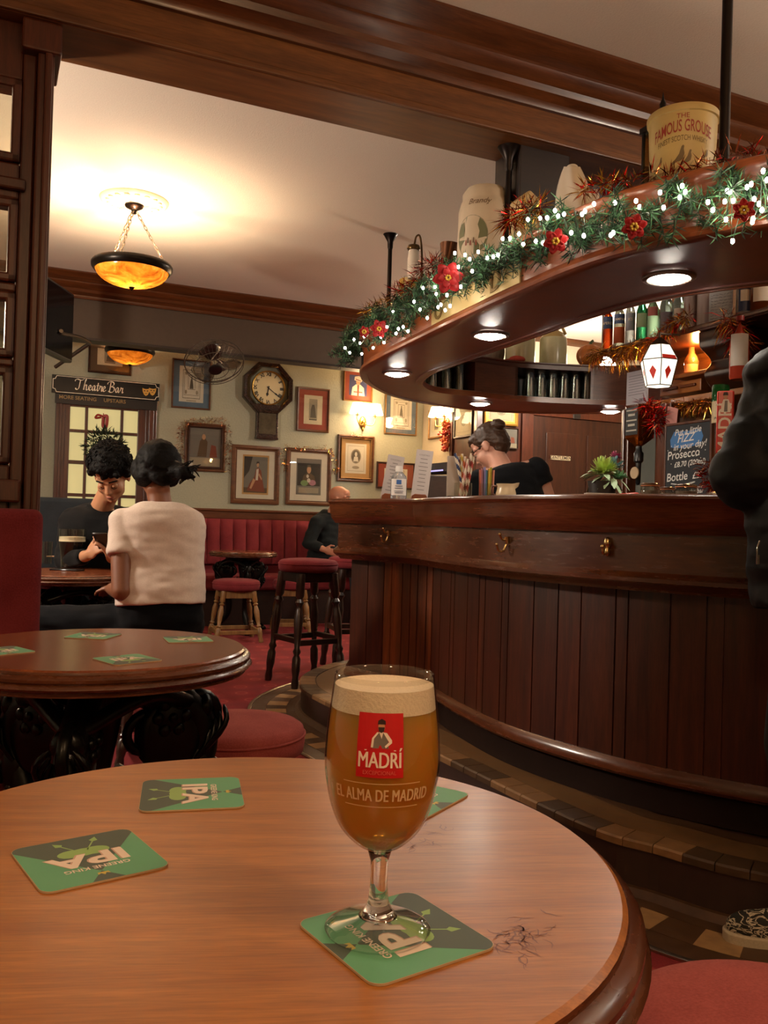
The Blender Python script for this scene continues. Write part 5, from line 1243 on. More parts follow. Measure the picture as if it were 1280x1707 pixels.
# ================================================================ ON THE CANOPY
def s_front(x): return s_at_px(OUTR, x, 5.3)
def canopy_pt(x, inward=0.0, z=ZK - 0.015):
    """a spot on the canopy: seen at column x on the outer edge, then a step inward"""
    a, b = cut(OUTR, s_front(x), s_front(x) + 0.02)[:2]; t = (b - a).normalized(); n_ = Vector((t.y, -t.x, 0)); p = a - n_ * inward; p.z = z; return p
def at_on_canopy(x, inward, z=ZK - 0.015):
    """where the ray through column x crosses the strip a given step inside the outer edge"""
    path = offset(OUTR, -inward); s_ = s_at_px(path, x, 5.3); p = cut(path, s_, s_ + 0.01)[0]; p.z = z; return p
PINE1 = plain('pine_green', '#1f4a2c', 0.55, var=0.2, vscale=25); PINE2 = plain('pine_dark', '#10281a', 0.6, var=0.2, vscale=25); PINE3 = plain('pine_pale', '#47744c', 0.5, var=0.2, vscale=25)
rnd = random.Random(21)
gx = [(572, 585, .02), (600, 556, .03), (640, 540, .03), (690, 508, .03), (735, 470, .03), (775, 450, .03), (812, 436, .03), (846, 412, .03), (880, 397, .03), (925, 386, .03), (970, 378, .03), (1020, 368, .03), (1060, 352, .04), (1105, 340, .04), (1150, 338, .04), (1200, 330, .04), (1245, 320, .04), (1290, 322, .04), (1340, 330, .05)]
GP = []
for x, y, o in gx:
    path = offset(OUTR, o)
    s_ = s_at_px(path, max(x, 602), 5.4); p = cut(path, s_, s_ + 0.01)[0]
    if x < 600: p = p + Vector((-0.10, 0.05, 0))
    d = ray(x, y); p.z = CZ + d.z / d.y * p.y; GP.append(p)
GPATH = catmull(GP, 6)
def garland(name, label, path, radius, count, ln, seed):
    r_ = random.Random(seed); m = MB()
    tips = []
    P = arc(path)[-1]; n_t = int(P / 0.013)
    # sprigs: short twigs leaving the rope all round, each ringed with needles
    for i in range(n_t):
        s_ = P * (i + r_.random()) / n_t; a, b = cut(path, s_, min(P, s_ + 0.01))[:2] if s_ < P - 0.011 else (path[-2], path[-1])
        t = (b - a).normalized(); d = Vector((r_.gauss(0, 1), r_.gauss(0, 1), r_.gauss(0, 1) - 0.25)); d = d - t * d.dot(t) * 0.6; d.normalize()
        tip = a + d * radius * r_.uniform(0.75, 1.25) - Vector((0, 0, 0.012)); m.mi = 1; m.tube([a, tip], 0.0016, 4)
        spikes(m, [a + (tip - a) * 0.2, tip], 0.003, count, ln, 0.0019, r_, mats=3, along=0.5, jitter=0.6)
    return tag(m.build(name, [PINE1, PINE2, PINE3], smooth=0, fixn=False), label, 'garland')
garland('pine_garland', 'long green artificial pine garland along the front of the bar canopy', GPATH, 0.088, 56, 0.042, 31)
# fairy lights: one string, its bulbs parts of it
BULB = emit('fairy_bulb', '#fff0d6', 30.0)
fl = thing('fairy_lights', 'string of small white fairy lights wound through the canopy garland', 'string lights', (0, 0, 0))
bx_ = [(575, 580), (583, 588), (600, 572), (603, 590), (607, 561), (590, 566), (620, 548), (630, 556), (635, 562), (640, 571), (622, 580), (645, 545), (660, 556), (672, 545), (680, 552), (655, 520), (664, 548), (690, 503), (700, 516), (705, 480), (712, 530), (723, 465), (725, 478), (730, 512), (735, 508), (742, 517), (727, 490), (745, 492), (750, 510), (755, 470), (758, 422), (764, 445), (768, 478), (775, 425), (783, 432), (787, 452), (797, 420), (812, 430), (822, 428), (830, 425), (838, 398), (850, 397), (865, 390), (872, 407), (880, 366), (900, 364), (912, 363), (893, 402), (905, 405), (925, 351), (930, 360), (940, 357), (970, 357), (975, 352), (990, 340), (952, 388), (973, 393), (1018, 392), (1022, 388), (1025, 338), (1060, 335), (1066, 345), (1100, 321), (1137, 310), (1142, 320), (1133, 329), (1106, 346), (1180, 337), (1188, 350), (1208, 336), (1216, 320), (1212, 318), (1222, 335), (1252, 307), (1257, 332), (1265, 340), (1254, 370), (1210, 366), (1221, 402), (1255, 365), (1245, 312), (1272, 285), (1278, 300), (1283, 330), (1270, 350)]
rr2 = random.Random(8); bm0 = MB(); bm0.ell((0, 0, 0), (0.0056, 0.0056, 0.0072), 8); b0_ = None; wpts = []
pf = offset(OUTR, 0.10)
for (x, y) in bx_:
    s_ = s_at_px(pf, max(x, 604), 5.4); p = cut(pf, s_, s_ + 0.01)[0]; d = ray(x, y)
    if x < 604: p = p + Vector((-0.06 - (604 - x) * 0.001, 0.04, 0))
    k = (p.y + rr2.uniform(-0.02, 0.03)) / d.y; p = Vector((d.x * k, d.y * k, CZ + d.z * k)); wpts.append(p)
    if b0_ is None: b0_ = o = bm0.build('bulb', BULB, fl, smooth=60)
    else: o = b0_.copy(); COL.objects.link(o)
    o.location = p
m = MB(); m.tube([p + Vector((0.004, 0.018, -0.006)) for p in sorted(wpts, key=lambda q: q.x - q.y)], 0.0012, 4); m.build('wire', plain('wire_green', '#16331f', 0.5), fl, smooth=60)
# poinsettias pinned to the garland
PET = plain('poinsettia_red', '#a5141c', 0.55, var=0.1, vscale=60)
def poinsettia(x, y, r, label, seed):
    s_ = s_at_px(pf, x, 5.4); p = cut(pf, s_, s_ + 0.01)[0]; d = ray(x, y); k = (p.y - 0.03) / d.y; p = Vector((d.x * k, d.y * k, CZ + d.z * k))
    m = MB(); rn = random.Random(seed); n_ = (Vector((0, 0, CZ)) - p).normalized(); q = n_.to_track_quat('Z', 'Y').to_matrix().to_4x4(); off = rn.random()
    for ly, (cnt, rr_) in enumerate(((6, r), (5, r * .65))):
        for i in range(cnt):
            a = off + ly * .5 + i * 2 * PI / cnt; ca, sa = math.cos(a), math.sin(a); rows = []
            for u_ in (0.05, .3, .55, .8, 1.0):
                w_ = 0.42 * math.sin(PI * min(1, u_ * .85 + .08)) * rr_ * .9; rows.append([(rr_ * u_ * ca - s2_ * w_ * sa, rr_ * u_ * sa + s2_ * w_ * ca, 0.008 * ly + 0.25 * rr_ * math.sin(u_ * 2) * .5 + abs(s2_) * 0.006) for s2_ in (-1, 0, 1)])
            m.sheet(rows)
    t = thing('poinsettia', label, 'flower', p, 0, 'red poinsettias in the garland'); t.rotation_euler = q.to_euler()
    m.build('petals', PET, t, smooth=60, solid=0.0012)
    c = MB()
    for i in range(7): c.ell((0.008 * math.cos(i), 0.008 * math.sin(i), 0.016), (0.005, 0.005, 0.006), 6)
    c.build('centre', plain('flower_yellow', '#c7a43c', 0.5), t, smooth=60)
poinsettia(747, 463, 0.062, 'large red poinsettia in the middle of the garland', 1); poinsettia(632, 548, 0.045, 'red poinsettia near the far left end of the garland', 2)
poinsettia(926, 402, 0.04, 'dark red poinsettia hanging below the garland left of the bucket', 3); poinsettia(1057, 378, 0.036, 'small red poinsettia under the garland beneath the cream bucket', 4)
poinsettia(1240, 350, 0.03, 'small poinsettia at the right end of the garland', 5); poinsettia(607, 553, 0.03, 'tiny red poinsettia at the tip of the garland', 6)
# tinsel lying along the canopy top
def can_path(pts, o=-0.03):
    out = []
    pth = offset(OUTR, o)
    for x, y in pts:
        s_ = s_at_px(pth, max(606, x), 5.4); p = cut(pth, s_, s_ + 0.01)[0]; d = ray(x, y); k = p.y / d.y; out.append(Vector((d.x * k, d.y * k, CZ + d.z * k)))
    return catmull(out, 5)
GC = 'tinsel on the bar canopy'
tinsel('tinsel_garland', 'gold tinsel sprouting at the far left tip of the canopy', can_path([(608, 520), (635, 512), (655, 495)]), 0.02, 240, 0.085, [GOLDT, DKT, GOLDT], 11, group=GC)
tinsel('tinsel_garland', 'red and copper tinsel looped behind the garland below the brass swan-neck lamp', can_path([(655, 490), (690, 478), (700, 455), (725, 440), (735, 452)], 0.03), 0.025, 420, 0.07, [REDT, COPPER, DKT], 12, group=GC)
tinsel('tinsel_garland', 'gold and red tinsel around the cream water jug', can_path([(838, 375), (860, 360), (885, 348), (905, 345)]), 0.022, 260, 0.085, [GOLDT, DKT, REDT], 13, group=GC)
tinsel('tinsel_garland', 'red and gold tinsel beside the white draped pot', can_path([(968, 322), (1000, 308), (1030, 304), (1060, 304)]), 0.016, 190, 0.062, [REDT, GOLDT], 14, group=GC)
tinsel('tinsel_garland', 'dark red tinsel from the cream bucket to the right edge', can_path([(1082, 290), (1105, 296), (1160, 288), (1180, 275), (1215, 262), (1250, 262), (1300, 258)]), 0.014, 250, 0.065, [REDT, DKT, COPPER], 15, group=GC)
# ---- pots and keepsakes standing on the canopy
CERAM = plain('cream_ceramic', '#c9b79c', 0.28, var=0.04)
def pot_size(p, x0, x1): return (x1 - x0) / F * p.y / 2
# lidded whisky jar with a picture on its side
p = at_on_canopy(803, 0.16); r0 = pot_size(p, 758, 848); ztop = CZ + ray(808, 316).z / ray(808, 316).y * p.y
jr = thing('ceramic_jar', 'cream stoneware jar with a countryside picture on its side', 'jar', p); h = ztop - p.z
m = MB(); prof = [(0, 0), (r0 * .93, 0), (r0 * .97, h * .06), (r0, h * .4), (r0 * .98, h * .75), (r0 * .9, h * .84), (r0 * .84, h * .87), (r0 * .85, h * .93), (r0 * .7, h * .99), (r0 * .3, h), (0, h)]
m.lathe(prof, 48); m.build('body', CERAM, jr, smooth=40)
def on_round(mb, poly, ang, z0, rf, off):
    mb.add([((rf(z0 + y) + off) * math.cos(ang + x / rf(z0 + y)), (rf(z0 + y) + off) * math.sin(ang + x / rf(z0 + y)), z0 + y) for x, y in poly], [tuple(range(len(poly)))])
def rprof(pr):
    def f(z):
        for (r1, z1), (r2, z2) in zip(pr, pr[1:]):
            if z1 <= z <= z2 and z2 > z1: return r1 + (r2 - r1) * (z - z1) / (z2 - z1)
        return pr[1][0]
    return f
def scaled(poly, k, dx, dy): return [(x * k + dx, y * k + dy) for x, y in poly]
def round_text(mb, body, size, ang, z0, rf, off, arch=0.0, fit=None, **k):
    vs, fs = text_mesh(body, size, **k)
    if fit: w_ = max(v[0] for v in vs) - min(v[0] for v in vs); vs = [(x * fit / w_, y, z) for x, y, z in vs]
    o_ = []
    for x, y, _ in vs:
        z = z0 + y - arch * x * x; r_ = rf(z) + off; o_.append((r_ * math.cos(ang + x / r_), r_ * math.sin(ang + x / r_), z))
    mb.add(o_, fs)
rf = rprof(prof); ac = math.atan2(-p.y, -p.x)
def on_j(mb, poly, *q): on_round(mb, scaled(poly, 1.4, -.012, .005), *q)
m = MB(); m.mat(0); on_j(m, ELL(-0.035, 0, 0.055, 0.062, 24), ac, h * .45, rf, 0.001)
m.mat(1); on_j(m, [(-0.088, -0.005), (-0.06, -0.01), (-0.02, -0.022), (0.018, -0.012), (0.008, -0.04), (-0.02, -0.058), (-0.05, -0.058), (-0.078, -0.035)], ac, h * .45, rf, 0.0016); on_j(m, [(-0.082, 0.0), (-0.06, 0.002), (-0.056, 0.02), (-0.06, 0.045), (-0.072, 0.04), (-0.084, 0.022)], ac, h * .45, rf, 0.0016); on_j(m, [(-0.01, -0.012), (0.017, -0.006), (0.018, 0.01), (0.008, 0.036), (-0.006, 0.05), (-0.012, 0.03), (-0.006, 0.01)], ac, h * .45, rf, 0.0017)
m.mat(2)
for q_, (x_, y_) in enumerate(((-.05, -.02), (-.043, -.014), (-.034, -.022), (-.024, -.016), (-.016, -.024))): m.mat(2 + q_ % 2); on_j(m, [(x_ - .003, y_ - .008), (x_ + .003, y_ - .008), (x_ + .002, y_ + .006), (x_, y_ + .010), (x_ - .002, y_ + .006)], ac, h * .45, rf, 0.002)
m.mat(3); round_text(m, 'Brandy', 0.035, ac - 0.25, h * .80, rf, 0.001, shear=0.35)
for q_ in (.76, .79): on_round(m, RECT(0.01, 0, 0.085, 0.004), ac, h * q_, rf, 0.001)
m.build('picture', [plain('faded_print', '#938c74', 0.6), plain('print_olive', '#6a6a48', 0.6), plain('print_red', '#8d4a3a', 0.6), plain('print_brown', '#6f5540', 0.6)], jr, smooth=0, fixn=False)
# cream water jug / carton
p = at_on_canopy(868, 0.14); r0 = pot_size(p, 846, 892); ztop = CZ + ray(868, 320).z / ray(868, 320).y * p.y; h = ztop - p.z
wj = thing('water_jug', 'square cream jug with a peaked lip beside the dark steel rod', 'jug', p, 0.5)
m = MB(); s_ = r0 * .82; m.add([(-s_, -s_, 0), (s_, -s_, 0), (s_, s_, 0), (-s_, s_, 0), (-s_ * .95, -s_ * .95, h * .85), (s_ * .95, -s_ * .95, h * .9), (s_ * .95, s_ * .95, h * .9), (-s_ * .95, s_ * .95, h * .85), (0, -s_ * .8, h), (0, s_ * .8, h * .97)], [(0, 3, 2, 1), (0, 1, 5, 8, 4), (1, 2, 6, 5), (2, 3, 7, 9, 6), (3, 0, 4, 7), (4, 8, 9, 7), (8, 5, 6, 9)])
m.build('body', plain('buff_ceramic', '#b89c6a', 0.35), wj, smooth=0, bevel=0.008)
m = MB(); m.tube(catmull([(s_ * .9, 0, h * .8), (s_ * 1.5, 0, h * .72), (s_ * 1.5, 0, h * .35), (s_ * .9, 0, h * .25)], 5), 0.008, 8); m.build('handle', MATS['buff_ceramic'], wj, smooth=60)
# white draped pot
p = at_on_canopy(952, 0.13); r0 = pot_size(p, 918, 985); ztop = CZ + ray(948, 278).z / ray(948, 278).y * p.y; h = ztop - p.z
dp = thing('draped_pot', 'white porcelain ornament like a folded napkin, left of the post', 'ornament', p)
m = MB(); rows = []
for j in range(12):
    t_ = j / 11; rr_ = r0 * (1.05 - .66 * t_ ** 2.2); row = []
    for i in range(40):
        a = 2 * PI * i / 40; f_ = 1 + 0.13 * math.sin(5 * a + 5 * t_) * (1 - .4 * t_); row.append((rr_ * f_ * math.cos(a) - 0.012 * t_, rr_ * f_ * math.sin(a), h * t_ * (1 + 0.04 * math.sin(a))))
    row.append(row[0]); rows.append(row)
m.sheet(rows); m.ell((-0.012, 0, h * .985), (r0 * .3, r0 * .3, h * .05), 12); m.ell((r0 * 1.0, 0, h * .4), (r0 * .3, r0 * .28, h * .3), 12); m.build('body', plain('white_porcelain', '#d3c6b4', 0.25), dp, smooth=180)
# cream promotional bucket
p = at_on_canopy(1130, 0.12, ZK); zb_ = CZ + ray(1130, 283).z / ray(1130, 283).y * p.y; p.z = ZK; r1 = pot_size(p, 1073, 1189); ztop = CZ + ray(1130, 196).z / ray(1130, 196).y * p.y; h = ztop - p.z
bk = thing('ice_bucket', 'cream bucket printed with red lettering and brown birds', 'bucket', p)
prof = [(0, 0), (r1 * .86, 0), (r1 * .88, h * .05), (r1 * .95, h * .90), (r1 * 1.0, h * .91), (r1 * 1.01, h * .97), (r1 * .98, h), (r1 * .93, h), (r1 * .92, h * .92), (r1 * .84, h * .1), (0, h * .1)]
m = MB(); m.lathe(prof, 56); m.tube([(r1 * .9 * math.cos(a * PI / 28), r1 * .9 * math.sin(a * PI / 28), h * .15) for a in range(56)], 0.003, 6, closed=True); m.build('body', plain('bucket_cream', '#bfa568', 0.4), bk, smooth=40)
rf = rprof([(r1 * .86, 0), (r1 * .88, h * .05), (r1 * .95, h * .90), (r1, h)]); ac = math.atan2(-p.y, -p.x)
m = MB(); m.mat(0); round_text(m, 'THE', h * .09, ac, h * .83, rf, 0.0012); round_text(m, 'FAMOUS GROUSE', h * .215, ac, h * .70, rf, 0.0012, arch=2.2, bold=0.0004, fit=r1 * 1.72)
m.mat(1); round_text(m, 'FINEST SCOTCH WHISKY', h * .10, ac, h * .545, rf, 0.0012, arch=1.6, fit=r1 * 1.45)
def bird(x, y, s_):
    on_round(m, [(x + a * s_, y + b * s_) for a, b in [(-.5, -.6), (-.2, -.35), (.1, .1), (.2, .45), (.3, .75), (.42, .85), (.52, .75), (.48, .5), (.55, .1), (.45, -.35), (.2, -.55), (-.1, -.6), (-.6, -.95)]], ac, h * .2, rf, 0.0014)
bird(-.012, .03, .033); bird(.012, .022, .026); bird(-.07, .02, .018); bird(.07, .035, .016)
m.mat(2); on_round(m, [(-.09, -.01), (-.05, .0), (-.02, -.012), (.02, -.004), (.03, .012), (.06, .022), (.09, .03), (.09, -.02), (-.09, -.02)], ac, h * .2, rf, 0.0011)
m.build('print', [plain('bucket_red', '#96362a', 0.5), plain('bucket_brown', '#6e5a38', 0.5), plain('bucket_olive', '#94824e', 0.5)], bk, smooth=0, fixn=False)
# black carriage lantern behind the bucket
p = at_on_canopy(1098, 0.30); sc_ = p.y / F; zt_l = CZ + ray(1106, 152).z / ray(1106, 152).y * p.y; h = zt_l - p.z
ln = thing('carriage_lantern', 'small black metal lantern with a finial behind the cream bucket', 'lantern', p, 0.4)
m = MB(); w_ = 0.042
for sx in (-1, 1):
    for sy in (-1, 1): m.box((sx * w_ - .004, sy * w_ - .004, 0), (sx * w_ + .004, sy * w_ + .004, h * .72))
m.box((-w_ - .008, -w_ - .008, 0), (w_ + .008, w_ + .008, 0.012)); m.box((-w_ - .01, -w_ - .01, h * .70), (w_ + .01, w_ + .01, h * .74)); m.lathe([(w_ * 1.2, h * .74), (w_ * .4, h * .82), (w_ * .18, h * .86), (w_ * .28, h * .9), (w_ * .1, h * .94), (0, h)], 12); m.build('cage', plain('lantern_black', '#15110e', 0.35, 0.6), ln, smooth=40)
m = MB(); m.box((-w_ + .002, -w_ + .002, 0.014), (w_ - .002, w_ - .002, h * .69)); m.build('panes', thin_glass('lantern_pane', '#d9cba0', 0.05), ln, smooth=0)
# brass swan-neck lamp with a small glass
p = at_on_canopy(695, 0.22); sc_ = p.y / F; zt_l = CZ + ray(690, 390).z / ray(690, 390).y * p.y; h = zt_l - p.z
sw = thing('oil_lamp', 'small brass swan-neck lamp with a white glass standing on the canopy', 'lamp', p)
m = MB(); m.tube(catmull([(0.018, 0, 0), (0.02, 0, h * .6), (0.016, 0, h * .85), (0.004, 0, h * .98), (-0.014, 0, h * .97), (-0.024, 0, h * .88)], 6), 0.0055, 8); m.lathe([(0, 0), (0.05, 0.0), (0.035, 0.02), (0.01, 0.035), (0, 0.035)], 20, c=(0.018, 0, 0)); m.lathe([(0.045, h * .42), (0.02, h * .34), (0.012, h * .33), (0, h * .33)], 16, c=(0.02, 0, 0)); m.lathe([(0, h * .9), (0.03, h * .88), (0.036, h * .85), (0.03, h * .83)], 18, c=(-0.026, 0, 0)); m.build('stand', plain('old_brass', '#5e4a2e', 0.3, 0.9), sw, smooth=60)
m = MB(); m.lathe([(0.026, h * .83), (0.031, h * .74), (0.032, h * .6), (0.027, h * .54), (0.0, h * .54)], 24, c=(-0.026, 0, 0)); m.build('lamp_glass', plain('milk_glass', '#d8ccba', 0.2), sw, smooth=50)
# copper coal scoop shapes
p = at_on_canopy(738, 0.2); zt_l = CZ + ray(738, 400).z / ray(738, 400).y * p.y; h = zt_l - p.z
cs = thing('copper_scoop', 'dark copper funnel-mouthed scoop beside the cream jar', 'scoop', p, 0.4)
m = MB(); m.lathe([(0.0, 0), (0.04, 0), (0.03, 0.02), (0.014, 0.04), (0.014, h * .55), (0.02, h * .6), (0.055, h * .92), (0.058, h * .94), (0.05, h * .92), (0.012, h * .6), (0, h * .6)], 24); m.v = [(x + 0.25 * max(0, z - h * .5), y, z - x * 0.35 * max(0, (z - h * .5) / h)) for x, y, z in m.v]; m.build('body', plain('dark_copper', '#5a3a28', 0.3, 0.9), cs, smooth=50)
# yellow bucket at the far left end
p = at_on_canopy(660, 0.28); r0 = pot_size(p, 636, 684); zt_l = CZ + ray(657, 467).z / ray(657, 467).y * p.y; h = zt_l - p.z
yb = thing('yellow_bucket', 'mustard yellow bucket at the foot of the far steel rod', 'bucket', p)
m = MB(); m.lathe([(0, 0), (r0 * .8, 0), (r0 * .98, h * .93), (r0 * 1.03, h * .95), (r0 * 1.03, h), (r0 * .95, h), (r0 * .76, 0.01), (0, 0.01)], 36); m.build('body', plain('mustard_yellow', '#a8842c', 0.45), yb, smooth=40)

# ================================================================ ON THE OVERHEAD RACK
RT = RZ1
def rack_pt(x, D): p = atd(x, 600, D); return Vector((p.x, p.y, RT))
STONE = plain('stoneware_cream', '#c2bd98', 0.25, var=0.05)
def flagon(x0, x1, D, ytop, label):
    p = rack_pt((x0 + x1) / 2, D); r0 = (x1 - x0) / F * D / 2; zt_ = CZ + ray(x0, ytop).z / ray(x0, ytop).y * D; h = zt_ - RT
    t = thing('stoneware_flagon', label, 'jar', p, 0, 'stoneware flagons on the rack'); m = MB(); m.lathe([(0, 0), (r0 * .96, 0), (r0, 0.01), (r0, h * .68), (r0 * .97, h * .74)], 40); m.mat(1).lathe([(r0 * .97, h * .74), (r0 * .7, h * .88), (r0 * .3, h * .96), (r0 * .28, h * 1.05), (0, h * 1.05)], 40); m.build('body', [STONE, plain('stoneware_buff', '#a98f58', 0.25)], t, smooth=40)
    m = MB(); m.tube(catmull([(r0 * .3, 0, h * 1.0), (r0 * .6, 0, h * 1.04), (r0 * .9, 0, h * .85)], 5), 0.010, 8); m.build('handle', MATS['stoneware_buff'], t, smooth=60)
flagon(899, 944, 5.98, 548, 'cream stoneware flagon with a buff shoulder, right one of the pair on the rack'); flagon(842, 891, 5.95, 545, 'pale cream stoneware flagon, left one of the pair on the rack')
p = rack_pt(822, 5.98); t = thing('small_cask', 'small grey-brown wooden cask on the rack left of the flagons', 'cask', p, 0.2)
m = MB(); m.lathe([(0, 0), (0.06, 0), (0.075, 0.06), (0.078, 0.09), (0.075, 0.12), (0.06, 0.17), (0, 0.17)], 30); m.build('staves', wood('grey_wood', '#574a40', '#7d6d5e', 'z', 0.6, 4, 10), t, smooth=40)
for z_ in (0.03, 0.14): MB().tube([(0.069 * math.cos(a * PI / 16), 0.069 * math.sin(a * PI / 16), z_) for a in range(32)], 0.004, 6, closed=True).build('hoop', ROD, t, smooth=60)
p = rack_pt(862, 5.83); m = MB(); m.ell((0, 0, 0.018), (0.055, 0.03, 0.024), 14); m.ell((-0.045, 0, 0.01), (0.04, 0.028, 0.01), 12)
tag(m.build('cloth_cap', cloth('coral_cloth', '#b04a42', '#c8625a', 200), loc=p, smooth=60), 'crumpled coral cloth lying on the rack before the flagons', 'cloth')
p = rack_pt(983, 5.98); t = thing('pumpkin', 'orange pumpkin at the right end of the overhead rack', 'pumpkin', p)
m = MB(); rows = []; pr0 = 21.5 / F * 6.0
for j in range(15):
    a = -PI / 2 + PI * j / 14; rows.append([(pr0 * math.cos(a) * (1 + .06 * math.cos(10 * b * 2 * PI / 60)) * math.cos(b * 2 * PI / 60), pr0 * math.cos(a) * (1 + .06 * math.cos(10 * b * 2 * PI / 60)) * math.sin(b * 2 * PI / 60), pr0 * .92 + pr0 * .92 * math.sin(a)) for b in range(61)])
m.sheet(rows); m.build('flesh', plain('pumpkin_orange', '#b5672a', 0.5, var=0.15, vscale=14), t, smooth=180)
m = MB(); m.tube([(0, 0, pr0 * 1.75), (0.006, 0, pr0 * 2.0), (0.02, 0, pr0 * 2.15)], [0.014, 0.01, 0.009], 8); m.build('stalk', plain('stalk_green', '#4c5a3a', 0.7), t, smooth=60)
# ================================================================ BACK BAR (a shelf unit running away from the viewer inside the island)
UG = 2.98
def og(x, y, u=UG): return onu(x, y, u)
GW = wood('gantry_wood', '#3d1b0c', '#6b3517', 'z', 0.3, 2.2, 10, coat=0.3); GWL = wood('gantry_light_wood', '#7a4520', '#a5682f', 'y', 0.3, 2.2, 10, coat=0.3)
gz = og(1010, 581)[2]; v_far = og(1000, 580)[1]; v_near = 1.9
gan = thing('back_bar', 'wooden back bar with bottle shelves, carved bracket and posts inside the island', 'shelving', R(0, 0), TH)
m = MB(); m.box((UG, v_near, gz - 0.03), (UG + 0.40, v_far, gz)); m.box((UG - 0.008, v_near, gz - 0.024), (UG, v_far, gz - 0.006)); m.build('bottle_shelf', GW, gan, smooth=0, bevel=0.004)
m = MB(); m.box((UG + 0.40, v_near, 0.0), (UG + 0.44, v_far - 0.1, 2.5)); m.build('back_panel', GWL, gan, smooth=0)
m = MB(); m.box((UG - 0.05, v_near, 0.0), (UG + 0.40, v_far - 0.02, 0.92)); m.build('counter_base', GW, gan, smooth=0, bevel=0.006)
z2 = og(1090, 672, UG + 0.1)[2]; z1s = og(1140, 622, UG + 0.15)[2]
m = MB(); m.box((UG + 0.06, v_near, z2 - 0.03), (UG + 0.40, v_far - 0.14, z2)); m.build('lower_shelf', GWL, gan, smooth=0, bevel=0.004)
vs0, vs1 = og(1198, 615, UG + 0.15)[1], og(1120, 625, UG + 0.15)[1]
m = MB(); m.box((UG + 0.15, vs0, z1s - 0.02), (UG + 0.40, vs1, z1s)); m.build('small_shelf', GWL, gan, smooth=0, bevel=0.004)
# drawer box under the small shelf
vd0, vd1 = og(1168, 650, UG + 0.17)[1], og(1100, 650, UG + 0.17)[1]; zd0, zd1 = og(1135, 656, UG + .17)[2], z1s - 0.035
m = MB(); m.box((UG + 0.17, vd0, zd0), (UG + 0.40, vd1, zd1)); dw = m.build('drawer_case', GWL, gan, smooth=0, bevel=0.005)
vm = (vd0 + vd1) / 2
m = MB(); m.box((UG + 0.158, vd0 + 0.03, zd0 + 0.025), (UG + 0.17, vm - 0.01, zd1 - 0.02)); m.build('drawer_front', GW, dw, smooth=0, bevel=0.004)
m = MB(); m.box((UG + 0.158, vm + 0.01, zd0 + 0.025), (UG + 0.17, vd1 - 0.03, zd1 - 0.02)); m.build('drawer_front', GW, dw, smooth=0, bevel=0.004)
# carved bracket carrying the near end
vb = og(1158, 560)[1]; zb_hi = gz - 0.03; zb_lo = z2
br = catmull([(UG + 0.02, zb_hi, 0), (UG + 0.03, zb_hi - 0.07, 0), (UG + 0.10, zb_hi - 0.13, 0), (UG + 0.06, zb_hi - 0.20, 0), (UG + 0.14, zb_hi - 0.28, 0), (UG + 0.22, zb_lo + 0.02, 0)], 6)
poly = [(p.x, p.y) for p in br] + [(UG + 0.40, zb_lo), (UG + 0.40, zb_hi)]
vbb = og(1212, 600)[1]
m = MB(); m.prism(poly, 0, vb - vbb); m.v = [(x, vbb + z, y) for x, y, z in m.v]; m.build('carved_bracket', wood('bracket_wood', '#1c0d07', '#38190c', 'z', 0.3, 2.2, 10, coat=0.3), gan, smooth=30, bevel=0.006)
for x0, x1 in ((1034, 1046), (1092, 1116)):
    a, b = og(x0, 760)[1], og(x1, 760)[1]; m = MB(); m.box((UG, b, 0.92), (UG + 0.06, a, z2 - 0.03)); m.box((UG - 0.012, b + 0.02, 0.92), (UG, a - 0.02, z2 - 0.03)); m.build('post', GW, gan, smooth=0, bevel=0.006)
a, b = og(1046, 760, UG + .2)[1], og(1092, 760, UG + .2)[1]
m = MB(); m.box((UG + 0.20, b, 0.95), (UG + 0.21, a, z2 - 0.03)); m.build('mirror', plain('back_bar_mirror', '#aab4c4', 0.05, 1.0), gan, smooth=0)
lamp_light(R(UG + 0.22, (vs0 + vs1) / 2 + 0.05, gz - 0.07), GANL, '#ffb060', 0.03, 'back_bar_strip_light')
# ---- bottles
LABW = plain('label_paper', '#c9c2b6', 0.6)
def bottle_prof(kind, h, r):
    if kind == 'spirit': return [(0, 0), (r * .9, 0), (r, .01), (r, h * .62), (r * .85, h * .70), (r * .42, h * .78), (r * .36, h * .93), (r * .40, h * .935), (r * .40, h), (0, h)]
    if kind == 'wide': return [(0, 0), (r * .9, 0), (r, .01), (r, h * .55), (r * .95, h * .62), (r * .5, h * .74), (r * .34, h * .80), (r * .32, h * .94), (r * .40, h * .945), (r * .40, h), (0, h)]
    return [(0, 0), (r * .8, 0), (r * .95, h * .05), (r, h * .45), (r * .8, h * .6), (r * .45, h * .72), (r * .35, h * .9), (r * .42, h * .91), (r * .42, h), (0, h)]
BG = {}
def bglass(c, key, tr=0.75):
    if key not in BG:
        m, nt, b, o = newmat('bottle_' + key); setb(b, c, 0.06); b.inputs['Transmission Weight'].default_value = tr; b.inputs['IOR'].default_value = 1.3; BG[key] = m
    return BG[key]
